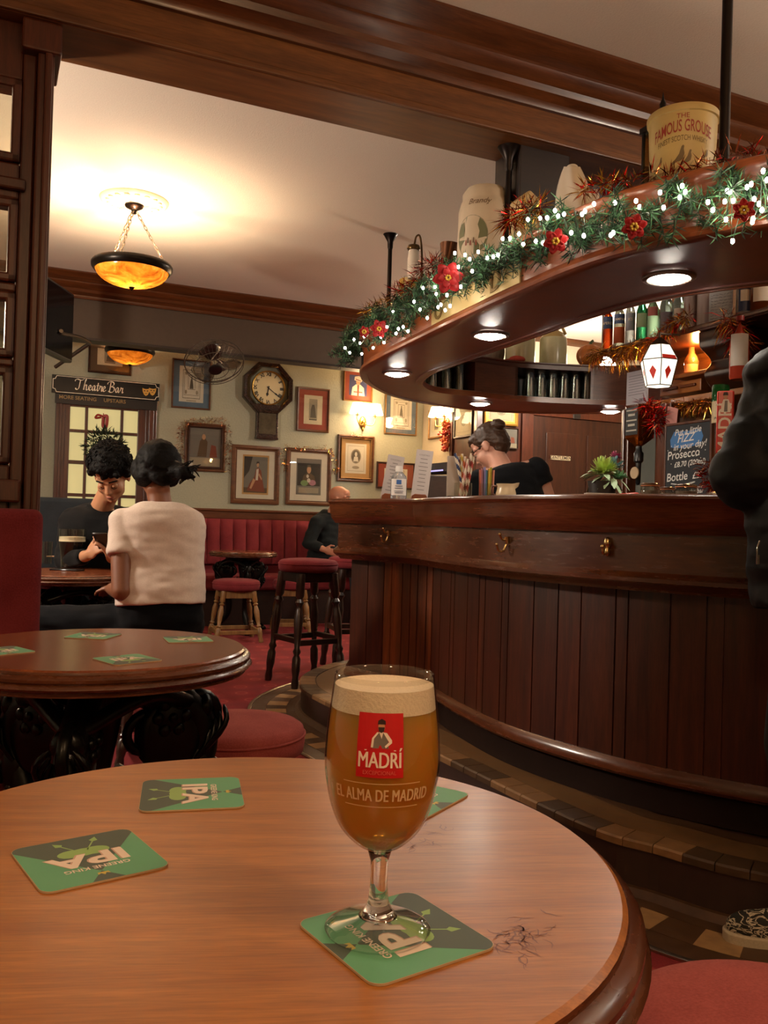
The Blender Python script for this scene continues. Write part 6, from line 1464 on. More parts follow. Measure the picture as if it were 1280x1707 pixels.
def bottle(loc, h, r, glass, cap, labels, label, kind='spirit', text=None, flip=False, rz=0.0, name='spirit_bottle', group='bottles on the back bar', tsize=0.02, tcol='label_ink', fill=None):
    t = thing(name, label, 'bottle', loc, rz, group)
    pr = bottle_prof(kind, h, r); fl = (lambda mb: mb)
    def fl(mb):
        if flip: mb.v = [(x, y, h - z) for x, y, z in mb.v]
        return mb
    m = MB(); m.lathe([q for q in pr if q[1] <= h * .925 or q[0] == 0][:-1] + [(0, h * .93)], 28); fl(m).build('glass', glass, t, smooth=40)
    m = MB(); m.lathe([(0, h * .925), (r * .41, h * .925), (r * .42, h), (0, h * 1.004)], 20); fl(m).build('cap', cap, t, smooth=40)
    ang = math.atan2(-loc[1], -loc[0]) - rz
    for i, (z0, z1, mt, wd) in enumerate(labels):
        m = MB(); n_ = 16; rr_ = r + 0.0008 + 0.0003 * i; vs = []
        for z in (z0 * h, z1 * h): vs += [(rr_ * math.cos(ang - wd + 2 * wd * k / n_), rr_ * math.sin(ang - wd + 2 * wd * k / n_), z) for k in range(n_ + 1)]
        m.add(vs, [(k, k + 1, n_ + 2 + k, n_ + 1 + k) for k in range(n_)]); fl(m).build('label', mt, t, smooth=60, fixn=False)
    if text:
        m = MB()
        for body, z, s_ in text:
            vs, fs = text_mesh(body, s_, bold=0.0003); rr_ = r + 0.0022; m.add([(rr_ * math.cos(ang + x / rr_), rr_ * math.sin(ang + x / rr_), (h - (z * h + y)) if flip else z * h + y) for x, y, _ in vs], fs)
        fl(m).build('lettering', plain(tcol, {'label_ink': '#1d1a18', 'label_cream': '#d8cdb8'}[tcol], 0.5), t, smooth=0, fixn=False)
    return t
CAPB = plain('cap_black', '#15110f', 0.4); CAPR = plain('cap_red', '#8d1c17', 0.4); CAPG = plain('cap_gold', '#b08d3e', 0.3, 0.8); CAPW = plain('cap_silver', '#b3b0aa', 0.3, 0.8)
BLUEL = plain('label_blue', '#39507e', 0.5); LGREENL = plain('label_pale_green', '#9fc3a2', 0.5); NAVY = plain('label_navy', '#1f2c52', 0.5)
def on_shelf(x, du=0.1, dz=0.0005): 
    p = og(x, 560, UG + du); return R(UG + du, p[1], gz + dz)
def bsz(loc, px): return px / F * loc[1] / 2
L_ = [(1013, 16, '#c2410f', 'orange', CAPR, [(.45, .68, BLUEL, 1.2)], [('APEROL', .55, .020)], 'slim bottle of bright orange aperitif at the far left end of the top shelf', 'spirit'),
      (1032, 18, '#c8d6c8', 'clear', CAPG, [(.12, .42, plain('label_orange', '#c25a2a', 0.5), 1.1), (.48, .66, BLUEL, 1.2)], [('CAMPARI', .56, .018)], 'bottle with a blue band over an orange label, second on the top shelf', 'spirit'),
      (1050, 16, '#b9c6cc', 'pale', CAPW, [(.3, .62, plain('label_grey_blue', '#8d97ab', 0.5), 1.1)], [('KS', .5, .022)], 'bottle with a grey-blue label, third on the top shelf', 'spirit'),
      (1069, 18, '#2c8a5c', 'green', CAPG, [(.30, .55, LGREENL, 1.0)], None, 'emerald green gin bottle on the top shelf', 'wide'),
      (1087, 24, '#9fd0b6', 'seagreen', CAPG, [(.50, .66, plain('label_rose', '#b96a68', 0.5), 0.7)], None, 'broad pale green bottle with a small rose label on the top shelf', 'wide'),
      (1110, 22, '#a4c4c6', 'aqua', CAPW, [(.15, .5, plain('label_slate', '#6f6a7b', 0.5), 1.0)], None, 'clear bottle with a slate label, sixth on the top shelf', 'spirit'),
      (1131, 21, '#93b3b8', 'aqua', CAPB, [(.2, .5, LABW, 0.9)], None, 'clear bottle with a white label left of the grey tubes', 'wide')]
for x, w_, gc, key, cp, lb, tx, label, kd in L_:
    p = on_shelf(x, 0.09 + (0.05 if w_ > 20 else 0)); bottle(p, 0.29, bsz(p, w_), bglass(gc, key), cp, lb, label, kd, tx, tcol='label_cream')
for x, label in ((1150, 'grey cardboard bottle tube, left of the pair on the top shelf'), (1172, 'grey cardboard bottle tube, right of the pair on the top shelf')):
    p = on_shelf(x, 0.12); r0 = bsz(p, 22); t = thing('bottle_tube', label, 'tube', p, 0, 'bottle tubes on the top shelf'); m = MB(); m.lathe([(0, 0), (r0, 0), (r0, 0.27), (0, 0.27)], 28); m.build('body', plain('tube_grey', '#a3979a', 0.4), t, smooth=40); m = MB(); m.lathe([(r0 + .001, .24), (r0 + .002, .24), (r0 + .002, .275), (0, .275)], 28); m.build('lid', CAPW, t, smooth=40)
# handwritten note card leaning on the shelf
p = on_shelf(1200, 0.10); cw, chh = bsz(p, 40), 0.16; t = thing('note_card', 'pale card with lines of handwriting leaning on the top shelf', 'card', p, TH - PI / 2 + 0.35)
m = MB(); m.box((-cw, -0.002, 0), (cw, 0.002, chh)); m.build('card', plain('pale_blue_card', '#a9b0b8', 0.7), t, smooth=0)
m = MB(); rn = random.Random(2)
for k in range(9):
    z = chh * (.9 - .085 * k); x = -cw * .85
    while x < cw * .8:
        w_ = rn.uniform(.008, .02); m.tube([(x + w_ * q / 5, -0.0026, z + rn.uniform(-.003, .003)) for q in range(6)], 0.0007, 4); x += w_ + .005
m.build('handwriting', plain('pen_ink', '#3b3f55', 0.6), t, smooth=0)
p = on_shelf(1240, 0.10); bottle(p, 0.30, bsz(p, 28), bglass('#c3cdd2', 'pale'), CAPW, [(.1, .6, NAVY, 0.75), (.25, .42, LABW, 0.5)], 'tall clear bottle with a pointed navy label at the right of the top shelf', 'spirit')
p = on_shelf(1268, 0.10); bottle(p, 0.26, bsz(p, 36), bglass('#7a3f16', 'amberb'), CAPB, [(.2, .45, LABW, 0.8)], 'squat clear decanter of brown spirit at the far right of the top shelf', 'wide')
# little bottles on the small shelf
p0 = og(1152, 620, UG + 0.24); bottle(R(UG + .24, p0[1], z1s), 0.16, 0.036, bglass('#d9a566', 'honey', .8), CAPW, [(.1, .35, plain('label_peach', '#d8a36a', 0.5), 1.0)], 'small clear bottle with a round stopper on the little lit shelf', 'round')
# upturned black-labelled bottle in its optic
p0 = og(1066, 700, UG - 0.02); r0 = 19 / F * R(UG, p0[1])[1]; zt_ = og(1066, 676, UG - .02)[2]; zb_ = og(1066, 752, UG - .02)[2]; hh = zt_ - zb_
ub = thing('optic_bottle', 'upturned square black-labelled whiskey bottle mounted in an optic', 'bottle', R(UG - 0.02, p0[1], zb_), TH - PI / 2, 'bottles on the back bar')
q = r0 * .88
m = MB(); m.sweep([(-q, -q), (-q, q), (q, q), (q, -q)], [(0, hh * .28), (0, hh)], closed=True, pclosed=False); m.add([(-q, -q, hh), (q, -q, hh), (q, q, hh), (-q, q, hh)], [(0, 1, 2, 3)]); m.add([(-q, -q, hh * .28), (q, -q, hh * .28), (q, q, hh * .28), (-q, q, hh * .28), (-.012, -.012, hh * .1), (.012, -.012, hh * .1), (.012, .012, hh * .1), (-.012, .012, hh * .1)], [(0, 1, 5, 4), (1, 2, 6, 5), (2, 3, 7, 6), (3, 0, 4, 7)])
m.build('glass', bglass('#7a3a10', 'whisky', .6), ub, smooth=0, bevel=0.006)
m = MB()
for (x0, x1, y_, ax) in ((-q * .9, q * .9, -q - .001, 0), (-q * .9, q * .9, -q - .001, 1)):
    pts = [(x0, y_, hh * .34), (x1, y_, hh * .34), (x1, y_, hh * .94), (x0, y_, hh * .94)]
    if ax: pts = [(y_, -x, z) for x, y, z in pts]
    m.mat(0).add(pts, [(0, 1, 2, 3)])
    for k in range(5):
        z = hh * (.42 + .11 * k); w_ = q * (.75 - .25 * (k % 2)); pts = [(-w_, y_ - .0008, z), (w_, y_ - .0008, z), (w_, y_ - .0008, z + hh * (.05 if k % 2 else .03)), (-w_, y_ - .0008, z + hh * (.05 if k % 2 else .03))]
        if ax: pts = [(y0 , -x0, z0) for x0, y0, z0 in pts]
        m.mat(1).add(pts, [(0, 1, 2, 3)])
m.build('label', [CAPB, plain('label_white_ink', '#b9b2a2', 0.6)], ub, smooth=0, fixn=False)
m = MB(); m.lathe([(0, hh * .12), (.014, hh * .12), (.016, 0), (.024, -.01), (.024, -.05), (.014, -.06), (.012, -.16), (0.006, -.17), (0, -.17)], 20); m.build('optic', plain('optic_black', '#17191c', 0.3), ub, smooth=40)
m = MB(); m.lathe([(0, 0), (.03, 0), (.03, .006), (0, .006)], 24); m.v = [(x, -z - 0.02, y - 0.11) for x, y, z in m.v]; m.build('optic_badge', plain('badge_cream', '#b89f80', 0.4), ub, smooth=40)
# white notice at the shelf end, pink card under the tinsel
a = og(1045, 630, UG - 0.012); b = og(1081, 630, UG - .012); zt_, zb_ = og(1062, 618, UG - .012)[2], og(1062, 674, UG - .012)[2]
n_ = thing('paper_notice', 'white paper notice pinned to the end of the back bar shelf', 'notice', R(UG - 0.012, (a[1] + b[1]) / 2, zb_), TH - PI / 2); w_ = (a[1] - b[1]) / 2; h = zt_ - zb_
m = MB(); m.box((-w_, -0.001, 0), (w_, 0.001, h)); m.build('sheet', plain('notice_paper', '#a7a4ad', 0.8), n_, smooth=0)
m = MB()
for k in range(8): m.box((-w_ * .8, -0.0016, h * (.85 - .08 * k)), (w_ * (.7 - .3 * ((k * 7) % 3) / 3), -0.0012, h * (.85 - .08 * k) + 0.003))
m.box((w_ * .2, -0.0016, h * .06), (w_ * .8, -0.0012, h * .16)); m.build('print', plain('notice_ink', '#77737c', 0.8), n_, smooth=0)
p0 = og(1120, 700, UG - 0.03); t = MB(); t.prism([(-0.045, 0), (0.03, -0.01), (0.04, 0.09), (-0.03, 0.11)], 0, 0.002); facing(t)
tag(t.build('pink_card', plain('pink_paper', '#b97f78', 0.8), loc=R(UG - 0.03, p0[1], og(1120, 716)[2]), rz=TH - PI / 2, smooth=0), 'pale pink card tucked under the red tinsel above the blackboard', 'card')
# ---- chalk board
va, vb_ = og(1117, 760, UG - .04)[1], og(1190, 760, UG - .04)[1]; zt_, zb_ = og(1150, 708, UG - .04)[2], 0.93
cb = thing('chalkboard', 'blackboard with chalk writing about sparkling wine', 'blackboard', R(UG - 0.06, (va + vb_) / 2, zb_), TH - PI / 2 + 0.0); w_ = (va - vb_) / 2; h = zt_ - zb_
m = MB(); m.box((-w_, -0.006, 0), (w_, 0.006, h)); m.build('slate', plain('slate_black', '#1b1c21', 0.7, var=0.1), cb, smooth=0)
m = MB(); f_ = 0.012
for (x0, x1, z0, z1) in ((-w_ - f_, -w_, 0, h + f_), (w_, w_ + f_, 0, h + f_), (-w_, w_, h, h + f_), (-w_, w_, 0, f_)): m.box((x0, -0.01, z0), (x1, 0.01, z1))
m.build('frame', GW, cb, smooth=0, bevel=0.003)
m = MB(); m.add([(x * w_ * .72 - w_ * .05, -0.0066, h * (.885 + z * .07)) for x, z in [(-1, -.9), (-.2, -1.1), (.9, -.8), (1.05, .1), (.9, .95), (.1, .85), (-.8, .9), (-1.05, 0)]], [tuple(range(8))]); m.build('blue_patch', plain('chalk_blue', '#3d6fa6', 0.7), cb, smooth=0, fixn=False)
m = MB()
M = lambda x, z, a=0.0: Matrix.Translation((x * w_, -0.0075, z * h)) @ Matrix.Rotation(PI / 2, 4, 'X') @ Matrix.Rotation(a, 4, 'Z')
k_ = w_ / 0.115
for body, x, z, s_, sh in (('Put a little', 0, .945, .034, .3), ('FIZZ', -.1, .888, .044, .35), ('in your day!', .1, .828, .036, .3), ('Prosecco', -.18, .760, .046, .15), ('£8.70 (200ml)', .12, .685, .029, .2), ('Bottle', -.45, .578, .046, .15), ('£27', .5, .585, .036, .2), ('the bar', .45, .46, .026, .2)):
    put_text(m, body, s_ * k_, M(x, z, 0.06), shear=sh, bold=0.0004)
m.tube(catmull([(-.7 * w_, -.0075, .525 * h), (-.2 * w_, -.0075, .515 * h), (.4 * w_, -.0075, .535 * h), (.1 * w_, -.0075, .505 * h), (.7 * w_, -.0075, .49 * h)], 5), 0.002, 5)
rn = random.Random(6)
for _ in range(18): m.ell((rn.uniform(-.9, .9) * w_, -0.007, rn.uniform(.64, .88) * h), (0.0025, 0.001, 0.0025), 6)
m.build('chalk_writing', plain('chalk_white', '#d3d0cb', 0.8), cb, smooth=0, fixn=False)
# ---- green bottle with a cream label, and the tap
p0 = og(1200, 700, UG - 0.14); zb_ = og(1200, 722, UG - .14)[2]; pz = R(UG - .14, p0[1], zb_)
zt_ = og(1202, 642, UG - .14)[2]; bottle(pz, zt_ - zb_, 0.036, bglass('#1f5a26', 'dgreen', .5), CAPB, [(.35, .8, plain('label_tan', '#b8a27a', 0.5), 1.2)], 'dark green bottle upended beside the red beer tap', 'spirit', [('JAMESON', .3, .012)], flip=True)
m = MB(); m.box((-0.02, -0.02, zb_ - 0.10), (0.02, 0.02, zb_ + 0.02)); 
p0 = og(1231, 640, UG - 0.1); zb_ = og(1231, 705, UG - .1)[2]; bottle(R(UG - .1, p0[1], z2), 0.27, 0.04, bglass('#b5402a', 'redb', .3), CAPR, [(.2, .7, LABW, 1.0)], 'bottle with a white and red label half behind the jacketed shoulder', 'wide')
# red tap lens standing on the bar
pt = atd(1206, 800, 2.66); zt_, zb_ = atd(1210, 652, 2.66).z, atd(1200, 756, 2.66).z
tp_ = thing('beer_tap', 'tall red beer tap plate with white lettering by the jacketed arm', 'beer tap', (pt.x, pt.y, 1.12), math.atan2(pt.y, pt.x) - PI / 2); hw = 13.5 / F * 2.66
m = MB(); m.prism([(-hw, zb_ - 1.12), (hw, zb_ - 1.12), (hw, zt_ - 1.12), (-hw, zt_ - 1.12)], -0.012, 0.012); facing(m).build('lens', plain('tap_red', '#c4291f', 0.3), tp_, smooth=0, bevel=0.005)
m = MB(); m.tube([(0, 0.01, 0), (0, 0.01, zb_ - 1.12 + 0.02)], 0.02, 16); m.lathe([(0, 0), (0.045, 0), (0.045, 0.012), (0.02, 0.02)], 24, c=(0, 0.01, 0)); m.tube(catmull([(0, -0.01, 0.12), (0, -0.06, 0.125), (0, -0.075, 0.06)], 5), 0.008, 8); m.build('font', CHROME, tp_, smooth=50)
hl = zt_ - zb_
m = MB(); m.mat(0); put_text(m, 'MADRÍ', 0.052, Matrix.Translation((0.001, -0.0128, zb_ - 1.12 + hl * .40)) @ Matrix.Rotation(PI / 2, 4, 'X') @ Matrix.Rotation(PI / 2, 4, 'Z'), bold=0.0008)
put_text(m, 'EL ALMA', 0.012, Matrix.Translation((0.0, -0.0128, zb_ - 1.12 + hl * .10)) @ Matrix.Rotation(PI / 2, 4, 'X') @ Matrix.Rotation(PI / 2, 4, 'Z'))
def tl(poly, mi, y): m.mat(mi).add([(x, y, zb_ - 1.12 + hl * .80 + z) for x, z in poly], [tuple(range(len(poly)))])
tl([(-.012, -.028), (.014, -.028), (.016, -.008), (.008, .012), (-.006, .012), (-.012, -.006)], 0, -0.0126); tl([(-.004, -.026), (.006, -.026), (.006, .008), (-.002, .008)], 1, -0.0129); tl(ELL(0, .02, .006, .008, 12), 2, -0.0129); tl([(-.008, .024), (.008, .024), (.005, .034), (-.005, .034)], 3, -0.0131)
m.build('lettering', [MATS['label_white'], MATS['label_grey'], MATS['label_skin'], MATS['label_dark']], tp_, smooth=0, fixn=False)
# ---- stained-glass lantern
lp = og(1098, 610, UG - 0.12); lz = lp[2]; lpos = R(UG - 0.12, lp[1], lz); k_ = lpos[1] / F
lt = thing('glass_lantern', 'glowing white faceted glass lantern with red panels under the top shelf', 'lantern', lpos, 0.35)
LG = emit('lantern_white', '#fff0d8', 0.75, '#f4e8d2'); LR = emit('lantern_red', '#c32a1c', 0.22, '#b02a1e')
rt_, rm, rb_ = 18 * k_, 32 * k_, 22 * k_; zt_, zm, zb_ = 34 * k_, 8 * k_, -34 * k_
m = MB(); n6 = 6
ringp = lambda r, z, i: (r * math.cos(i * PI / 3), r * math.sin(i * PI / 3), z)
for i in range(6):
    for (ra, za, rb2, zb2) in ((rt_, zt_, rm, zm), (rm, zm, rb_, zb_)): m.mat(0).add([ringp(ra, za, i), ringp(ra, za, i + 1), ringp(rb2, zb2, i + 1), ringp(rb2, zb2, i)], [(0, 1, 2, 3)])
m.add([ringp(rb_, zb_, i) for i in range(6)], [tuple(range(6))])
m.build('panes', LG, lt, smooth=0)
for i in range(6):
    lp_ = lambda a, b, t: tuple(a[q] + (b[q] - a[q]) * t for q in range(3))
    A, B, C_, D_ = ringp(rm * 1.01, zm, i), ringp(rm * 1.01, zm, i + 1), ringp(rb_ * 1.02, zb_, i + 1), ringp(rb_ * 1.02, zb_, i)
    mid = lambda u_, v_: lp_(lp_(A, B, u_), lp_(D_, C_, u_), v_)
    MB().add([mid(.5, .25), mid(.72, .45), mid(.5, .8), mid(.28, .45)], [(0, 1, 2, 3)]).build('red_panel', LR, lt, smooth=0, fixn=False)
    A2, B2 = ringp(rt_ * 1.02, zt_, i), ringp(rt_ * 1.02, zt_, i + 1); up_ = lambda u_, v_: lp_(lp_(A2, B2, u_), lp_(A, B, u_), v_)
    if i % 2 == 0: MB().add([up_(.05, .72), up_(.95, .72), up_(.95, .98), up_(.05, .98)], [(0, 1, 2, 3)]).build('red_panel', LR, lt, smooth=0, fixn=False)
m = MB()
for i in range(6):
    m.tube([ringp(rt_, zt_, i), ringp(rm * 1.01, zm, i), ringp(rb_ * 1.01, zb_, i)], 0.0025, 6); m.tube([ringp(rm, zm, i), ringp(rm, zm, i + 1)], 0.0025, 6); m.tube([ringp(rb_, zb_, i), ringp(rb_, zb_, i + 1)], 0.0025, 6); m.tube([ringp(rt_, zt_, i), ringp(rt_, zt_, i + 1)], 0.0025, 6)
m.lathe([(rt_, zt_), (rt_ * .6, zt_ + .02), (0.006, zt_ + .04), (0.006, gz - 0.03 - lz), (0, gz - 0.03 - lz)], 6); m.tube([(0, 0, gz - .035 - lz), (0.10, -0.02, gz - .035 - lz)], 0.006, 6); m.build('leading', plain('lantern_lead', '#4b3b2c', 0.4, 0.5), lt, smooth=0)
# tinsel of the back bar
GB = 'tinsel on the back bar'
def gan_path(pts, u): return catmull([R(u, og(x, y, u)[1], og(x, y, u)[2]) for x, y in pts], 5)
tinsel('tinsel_garland', 'gold tinsel hanging along the far end of the bottle shelf over the pumpkin', gan_path([(985, 590), (1010, 592), (1035, 590), (1060, 578), (1085, 570)], UG - .03), 0.03, 620, 0.09, [GOLDT, COPPER, GOLDT], 41, group=GB, droop=0.8)
tinsel('tinsel_garland', 'gold tinsel over the top of the lit glass lantern', gan_path([(1088, 572), (1105, 560), (1120, 540), (1150, 528)], UG - .03), 0.022, 330, 0.07, [GOLDT, GOLDT, REDT], 42, group=GB, droop=0.5)
tinsel('tinsel_garland', 'red and gold tinsel hanging off the bracket top at the right', gan_path([(1205, 535), (1220, 540), (1232, 560), (1240, 580)], UG - .04), 0.03, 330, 0.10, [REDT, GOLDT, COPPER], 43, group=GB, droop=0.7)
tinsel('tinsel_garland', 'orange-gold tinsel along the lower shelf edge above the blackboard', gan_path([(1090, 680), (1120, 678), (1150, 675), (1185, 672)], UG + .04), 0.022, 520, 0.06, [GOLDT, COPPER], 44, group=GB, droop=0.8)
tinsel('tinsel_garland', 'red tinsel bunched beside the upturned whiskey bottle', gan_path([(1072, 672), (1090, 685), (1100, 700), (1088, 715)], UG - .06), 0.03, 420, 0.07, [REDT, REDT, COPPER], 45, group=GB)
tinsel('tinsel_garland', 'copper-red tinsel hanging over the right side of the blackboard', gan_path([(1184, 770), (1180, 790), (1190, 808), (1200, 820)], UG - .12), 0.035, 420, 0.06, [COPPER, REDT, COPPER], 46, group=GB)

# ================================================================ ON THE BAR TOP
def bar_pt(x, D): p = atd(x, 830, D); return Vector((p.x, p.y, 1.12))
# two menu cards in wooden blocks
def menu(x0, x1, ytop, D, label, tiltx, blk):
    p = bar_pt((x0 + x1) / 2, D); t = thing('menu_card', label, 'menu', p, 0.10, 'menu cards on the bar'); w_ = (x1 - x0) / F * D / 2; h = CZ + ray(640, ytop).z * D - 1.12
    SH = Matrix.Rotation(tiltx, 4, 'Y')
    m = MB(); m.box((-w_, -0.002, 0.012), (w_, 0.002, h)); m.v = [tuple(SH @ Vector(q)) for q in m.v]; m.build('card', plain('menu_grey', '#b5aca8', 0.6), t, smooth=0)
    m = MB(); rn = random.Random(int(x0))
    put_text(m, 'COCKTAILS', w_ * .24, SH @ upright((0, -0.0026, h * .9)))
    for k in range(9):
        z = h * (.82 - .075 * k); w2 = w_ * rn.uniform(.3, .6); m.box((-w2, -0.0028, z), (w2, -0.0022, z + 0.0025)) if False else m.add([tuple(SH @ Vector(q)) for q in ((-w2, -0.0026, z), (w2, -0.0026, z), (w2, -0.0026, z + .0028), (-w2, -0.0026, z + .0028))], [(0, 1, 2, 3)])
    m.build('print', plain('menu_ink', '#6b6462', 0.7), t, smooth=0, fixn=False)
    m = MB(); m.prism([(-w_ * blk, 0), (w_ * blk, 0), (w_ * blk, 0.022), (w_ * blk * .8, 0.034), (-w_ * blk * .6, 0.036), (-w_ * blk, 0.026)], -0.028, 0.028); facing(m).build('wooden_block', wood('menu_block_wood', '#6a3014', '#94522a', 'x', 0.35, 4, 6), t, smooth=0, bevel=0.003)
menu(633, 661, 758, 4.35, 'slim grey menu card in a wooden block, left of the sanitiser bottle', 0.16, 0.8); menu(684, 712, 748, 4.28, 'slim grey menu card in a wooden block, right of the sanitiser bottle', 0.10, 0.9)
# sanitiser bottle
p = bar_pt(664, 4.2); r0 = 13.5 / F * 4.2; h = CZ + ray(664, 777).z * 4.2 - 1.12
sb_ = thing('sanitiser_bottle', 'clear hand sanitiser bottle with a white label between the menu cards', 'bottle', p)
m = MB(); m.lathe([(0, 0), (r0 * .95, 0), (r0, .006), (r0, h * .6), (r0 * .9, h * .7), (r0 * .5, h * .8), (r0 * .42, h * .84), (0, h * .84)], 28, sy=.75); m.build('body', bglass('#d8dde0', 'gel', .8), sb_, smooth=40)
m = MB(); m.lathe([(0, h * .83), (r0 * .46, h * .83), (r0 * .46, h * .93), (r0 * .42, h), (0, h)], 22); m.build('cap', plain('white_plastic', '#cfccc8', 0.4), sb_, smooth=40)
m = MB(); vs = []; n_ = 14; a0 = -PI / 2
for z in (h * .14, h * .62): vs += [((r0 + .001) * math.cos(a0 - 1.1 + 2.2 * k / n_), .76 * (r0 + .001) * math.sin(a0 - 1.1 + 2.2 * k / n_), z) for k in range(n_ + 1)]
m.mat(0).add(vs, [(k, k + 1, n_ + 2 + k, n_ + 1 + k) for k in range(n_)])
m.mat(1).add([(-.012, -.76 * r0 - .0022, h * .46), (.012, -.76 * r0 - .0022, h * .46), (.012, -.76 * r0 - .0022, h * .59), (-.012, -.76 * r0 - .0022, h * .59)], [(0, 1, 2, 3)])
for z, w_ in ((.40, .018), (.34, .02), (.25, .022), (.2, .02)): m.mat(2).add([(-w_, -.76 * r0 - .0022, h * z), (w_, -.76 * r0 - .0022, h * z), (w_, -.76 * r0 - .0022, h * z + .003), (-w_, -.76 * r0 - .0022, h * z + .003)], [(0, 1, 2, 3)])
m.build('label', [plain('white_label', '#d3d0cc', 0.5), plain('label_mid_blue', '#2f5c9a', 0.5), plain('label_slate_ink', '#4a5068', 0.5)], sb_, smooth=0, fixn=False)
# dark till / card machine box
p = bar_pt(730, 4.35); t = thing('till', 'dark till block with a tilted screen behind the menu cards', 'till', p, 0.12)
m = MB(); m.box((-0.085, 0, 0), (0.10, 0.2, 0.135)); m.build('case', wood('till_brown', '#2b1a15', '#3d2720', 'x', 0.4, 3, 4), t, smooth=0, bevel=0.005)
m = MB(); m.add([(-0.09, -0.01, 0.14), (0.10, -0.01, 0.165), (0.10, 0.10, 0.215), (-0.09, 0.10, 0.19), (-0.09, 0.0, 0.132), (0.10, 0.0, 0.142), (0.10, 0.12, 0.20), (-0.09, 0.12, 0.175)], [(0, 1, 2, 3), (4, 7, 6, 5), (0, 4, 5, 1), (1, 5, 6, 2), (2, 6, 7, 3), (3, 7, 4, 0)]); m.build('screen', plain('till_black', '#101014', 0.25), t, smooth=0, bevel=0.002)
m = MB(); m.add([(-0.06, -0.0115, 0.147), (0.02, -0.0115, 0.157), (0.02, -0.0095, 0.164), (-0.06, -0.0095, 0.154)], [(0, 1, 2, 3)]); m.build('display_strip', emit('display_violet', '#8a86d8', 0.6), t, smooth=0, fixn=False)
# flat menu in the straw stand
STRW = plain('straw_white', '#d3c8b4', 0.6)
p = bar_pt(783, 3.72); t = thing('straw_stand', 'dark tray stand holding a white card and the straws', 'stand', p, 0.08)
m = MB(); m.box((-0.10, -0.03, 0), (0.105, 0.05, 0.012)); m.build('tray', plain('tray_black', '#131012', 0.4), t, smooth=0, bevel=0.003)
m = MB(); m.box((-0.098, 0.02, 0.012), (-0.03, 0.024, 0.185)); m.build('card', plain('white_card', '#c2b8ae', 0.7), t, smooth=0)
for sz, xc in ((0.038, -0.03), (0.030, 0.068)):
    m = MB(); m.lathe([(sz, 0.012), (sz, 0.07), (sz - .001, 0.07), (sz - .001, 0.013), (0, 0.013)], 24, c=(xc, -0.0, 0)); m.build('tumbler', CLEAR, t, smooth=40)
rn = random.Random(12)
def striped(mats_pair, label, base, top):
    d = Vector(top) - Vector(base); n_ = 14; m = MB(); k = 8
    q = d.to_track_quat('Z', 'Y').to_matrix().to_4x4(); L2 = d.length; rows = 28; rs = 0.0062
    vs = [(rs * math.cos(2 * PI * i / k), rs * math.sin(2 * PI * i / k), L2 * j / rows) for j in range(rows + 1) for i in range(k)]
    for j in range(rows):
        for i in range(k):
            m.mi = 1 if ((i + j * 1.0) % 8) < 4 else 0
            m.add([vs[j * k + i], vs[j * k + (i + 1) % k], vs[(j + 1) * k + (i + 1) % k], vs[(j + 1) * k + i]], [(0, 1, 2, 3)])
    o = m.build('paper_straw', mats_pair, smooth=0, fixn=False); o.matrix_world = Matrix.Translation(base) @ q
    return tag(o, label, 'straw', 'striped paper straws')
SC = [('navy', plain('straw_navy', '#20335c', 0.5)), ('yellow', plain('straw_yellow', '#b89a3c', 0.5)), ('maroon', plain('straw_maroon', '#6b2c22', 0.5)), ('navy', MATS['straw_navy']), ('orange', plain('straw_orange', '#b5562a', 0.5)), ('red', plain('straw_red', '#a33a34', 0.5)), ('maroon', MATS['straw_maroon']), ('pink', plain('straw_pink', '#c07f78', 0.5))]
Mst = Matrix.Translation(p) @ Matrix.Rotation(0.08, 4, 'Z')
W_ = ['leftmost in the straw tumbler', 'second from left in the straw tumbler', 'beside two navy ones in the tumbler', 'behind the yellow ones in the tumbler', 'leaning far right with the red one', 'rightmost in the straw tumbler', 'in the middle at the back of the tumbler', 'low at the right of the tumbler']
for i in range(8):
    nm, mt = SC[(i * 3) % 8]; a = i * 2 * PI / 8; rb_ = 0.020 * (i % 3 + 1) / 3
    base = Mst @ Vector((-0.03 + rb_ * math.cos(a), rb_ * math.sin(a), 0.0135)); top = Mst @ Vector((-0.03 + (-0.040 + 0.078 * i / 7), 0.026 * math.sin(a) - 0.004, 0.195 - 0.012 * (i % 3)))
    striped([STRW, mt], '%s and white striped paper straw, %s from the left in the bar tumbler' % (nm, ORD[i]), base, top)
for i, (nm, c) in enumerate((('coral', '#b5614f'), ('pink', '#b98596'), ('violet', '#7d76a8'), ('blue', '#4f86a8'), ('yellow', '#c4a638'), ('lime', '#a9a43c'), ('salmon', '#b97a66'))):
    x = 0.043 + 0.0088 * i; base = Mst @ Vector((x, -0.006 + 0.008 * (i % 2), 0.0135)); top = base + Vector((0.001 * (i - 3), 0, 0.115 + 0.006 * (i % 3)))
    m = MB(); m.tube([(0, 0, 0), tuple(top - base)], 0.0049, 8); tag(m.build('plastic_straw', plain('straw_plastic_' + nm, c, 0.4), loc=base, smooth=60), 'plain %s drinking straw in the right-hand tumbler' % nm, 'straw', 'plain coloured straws')
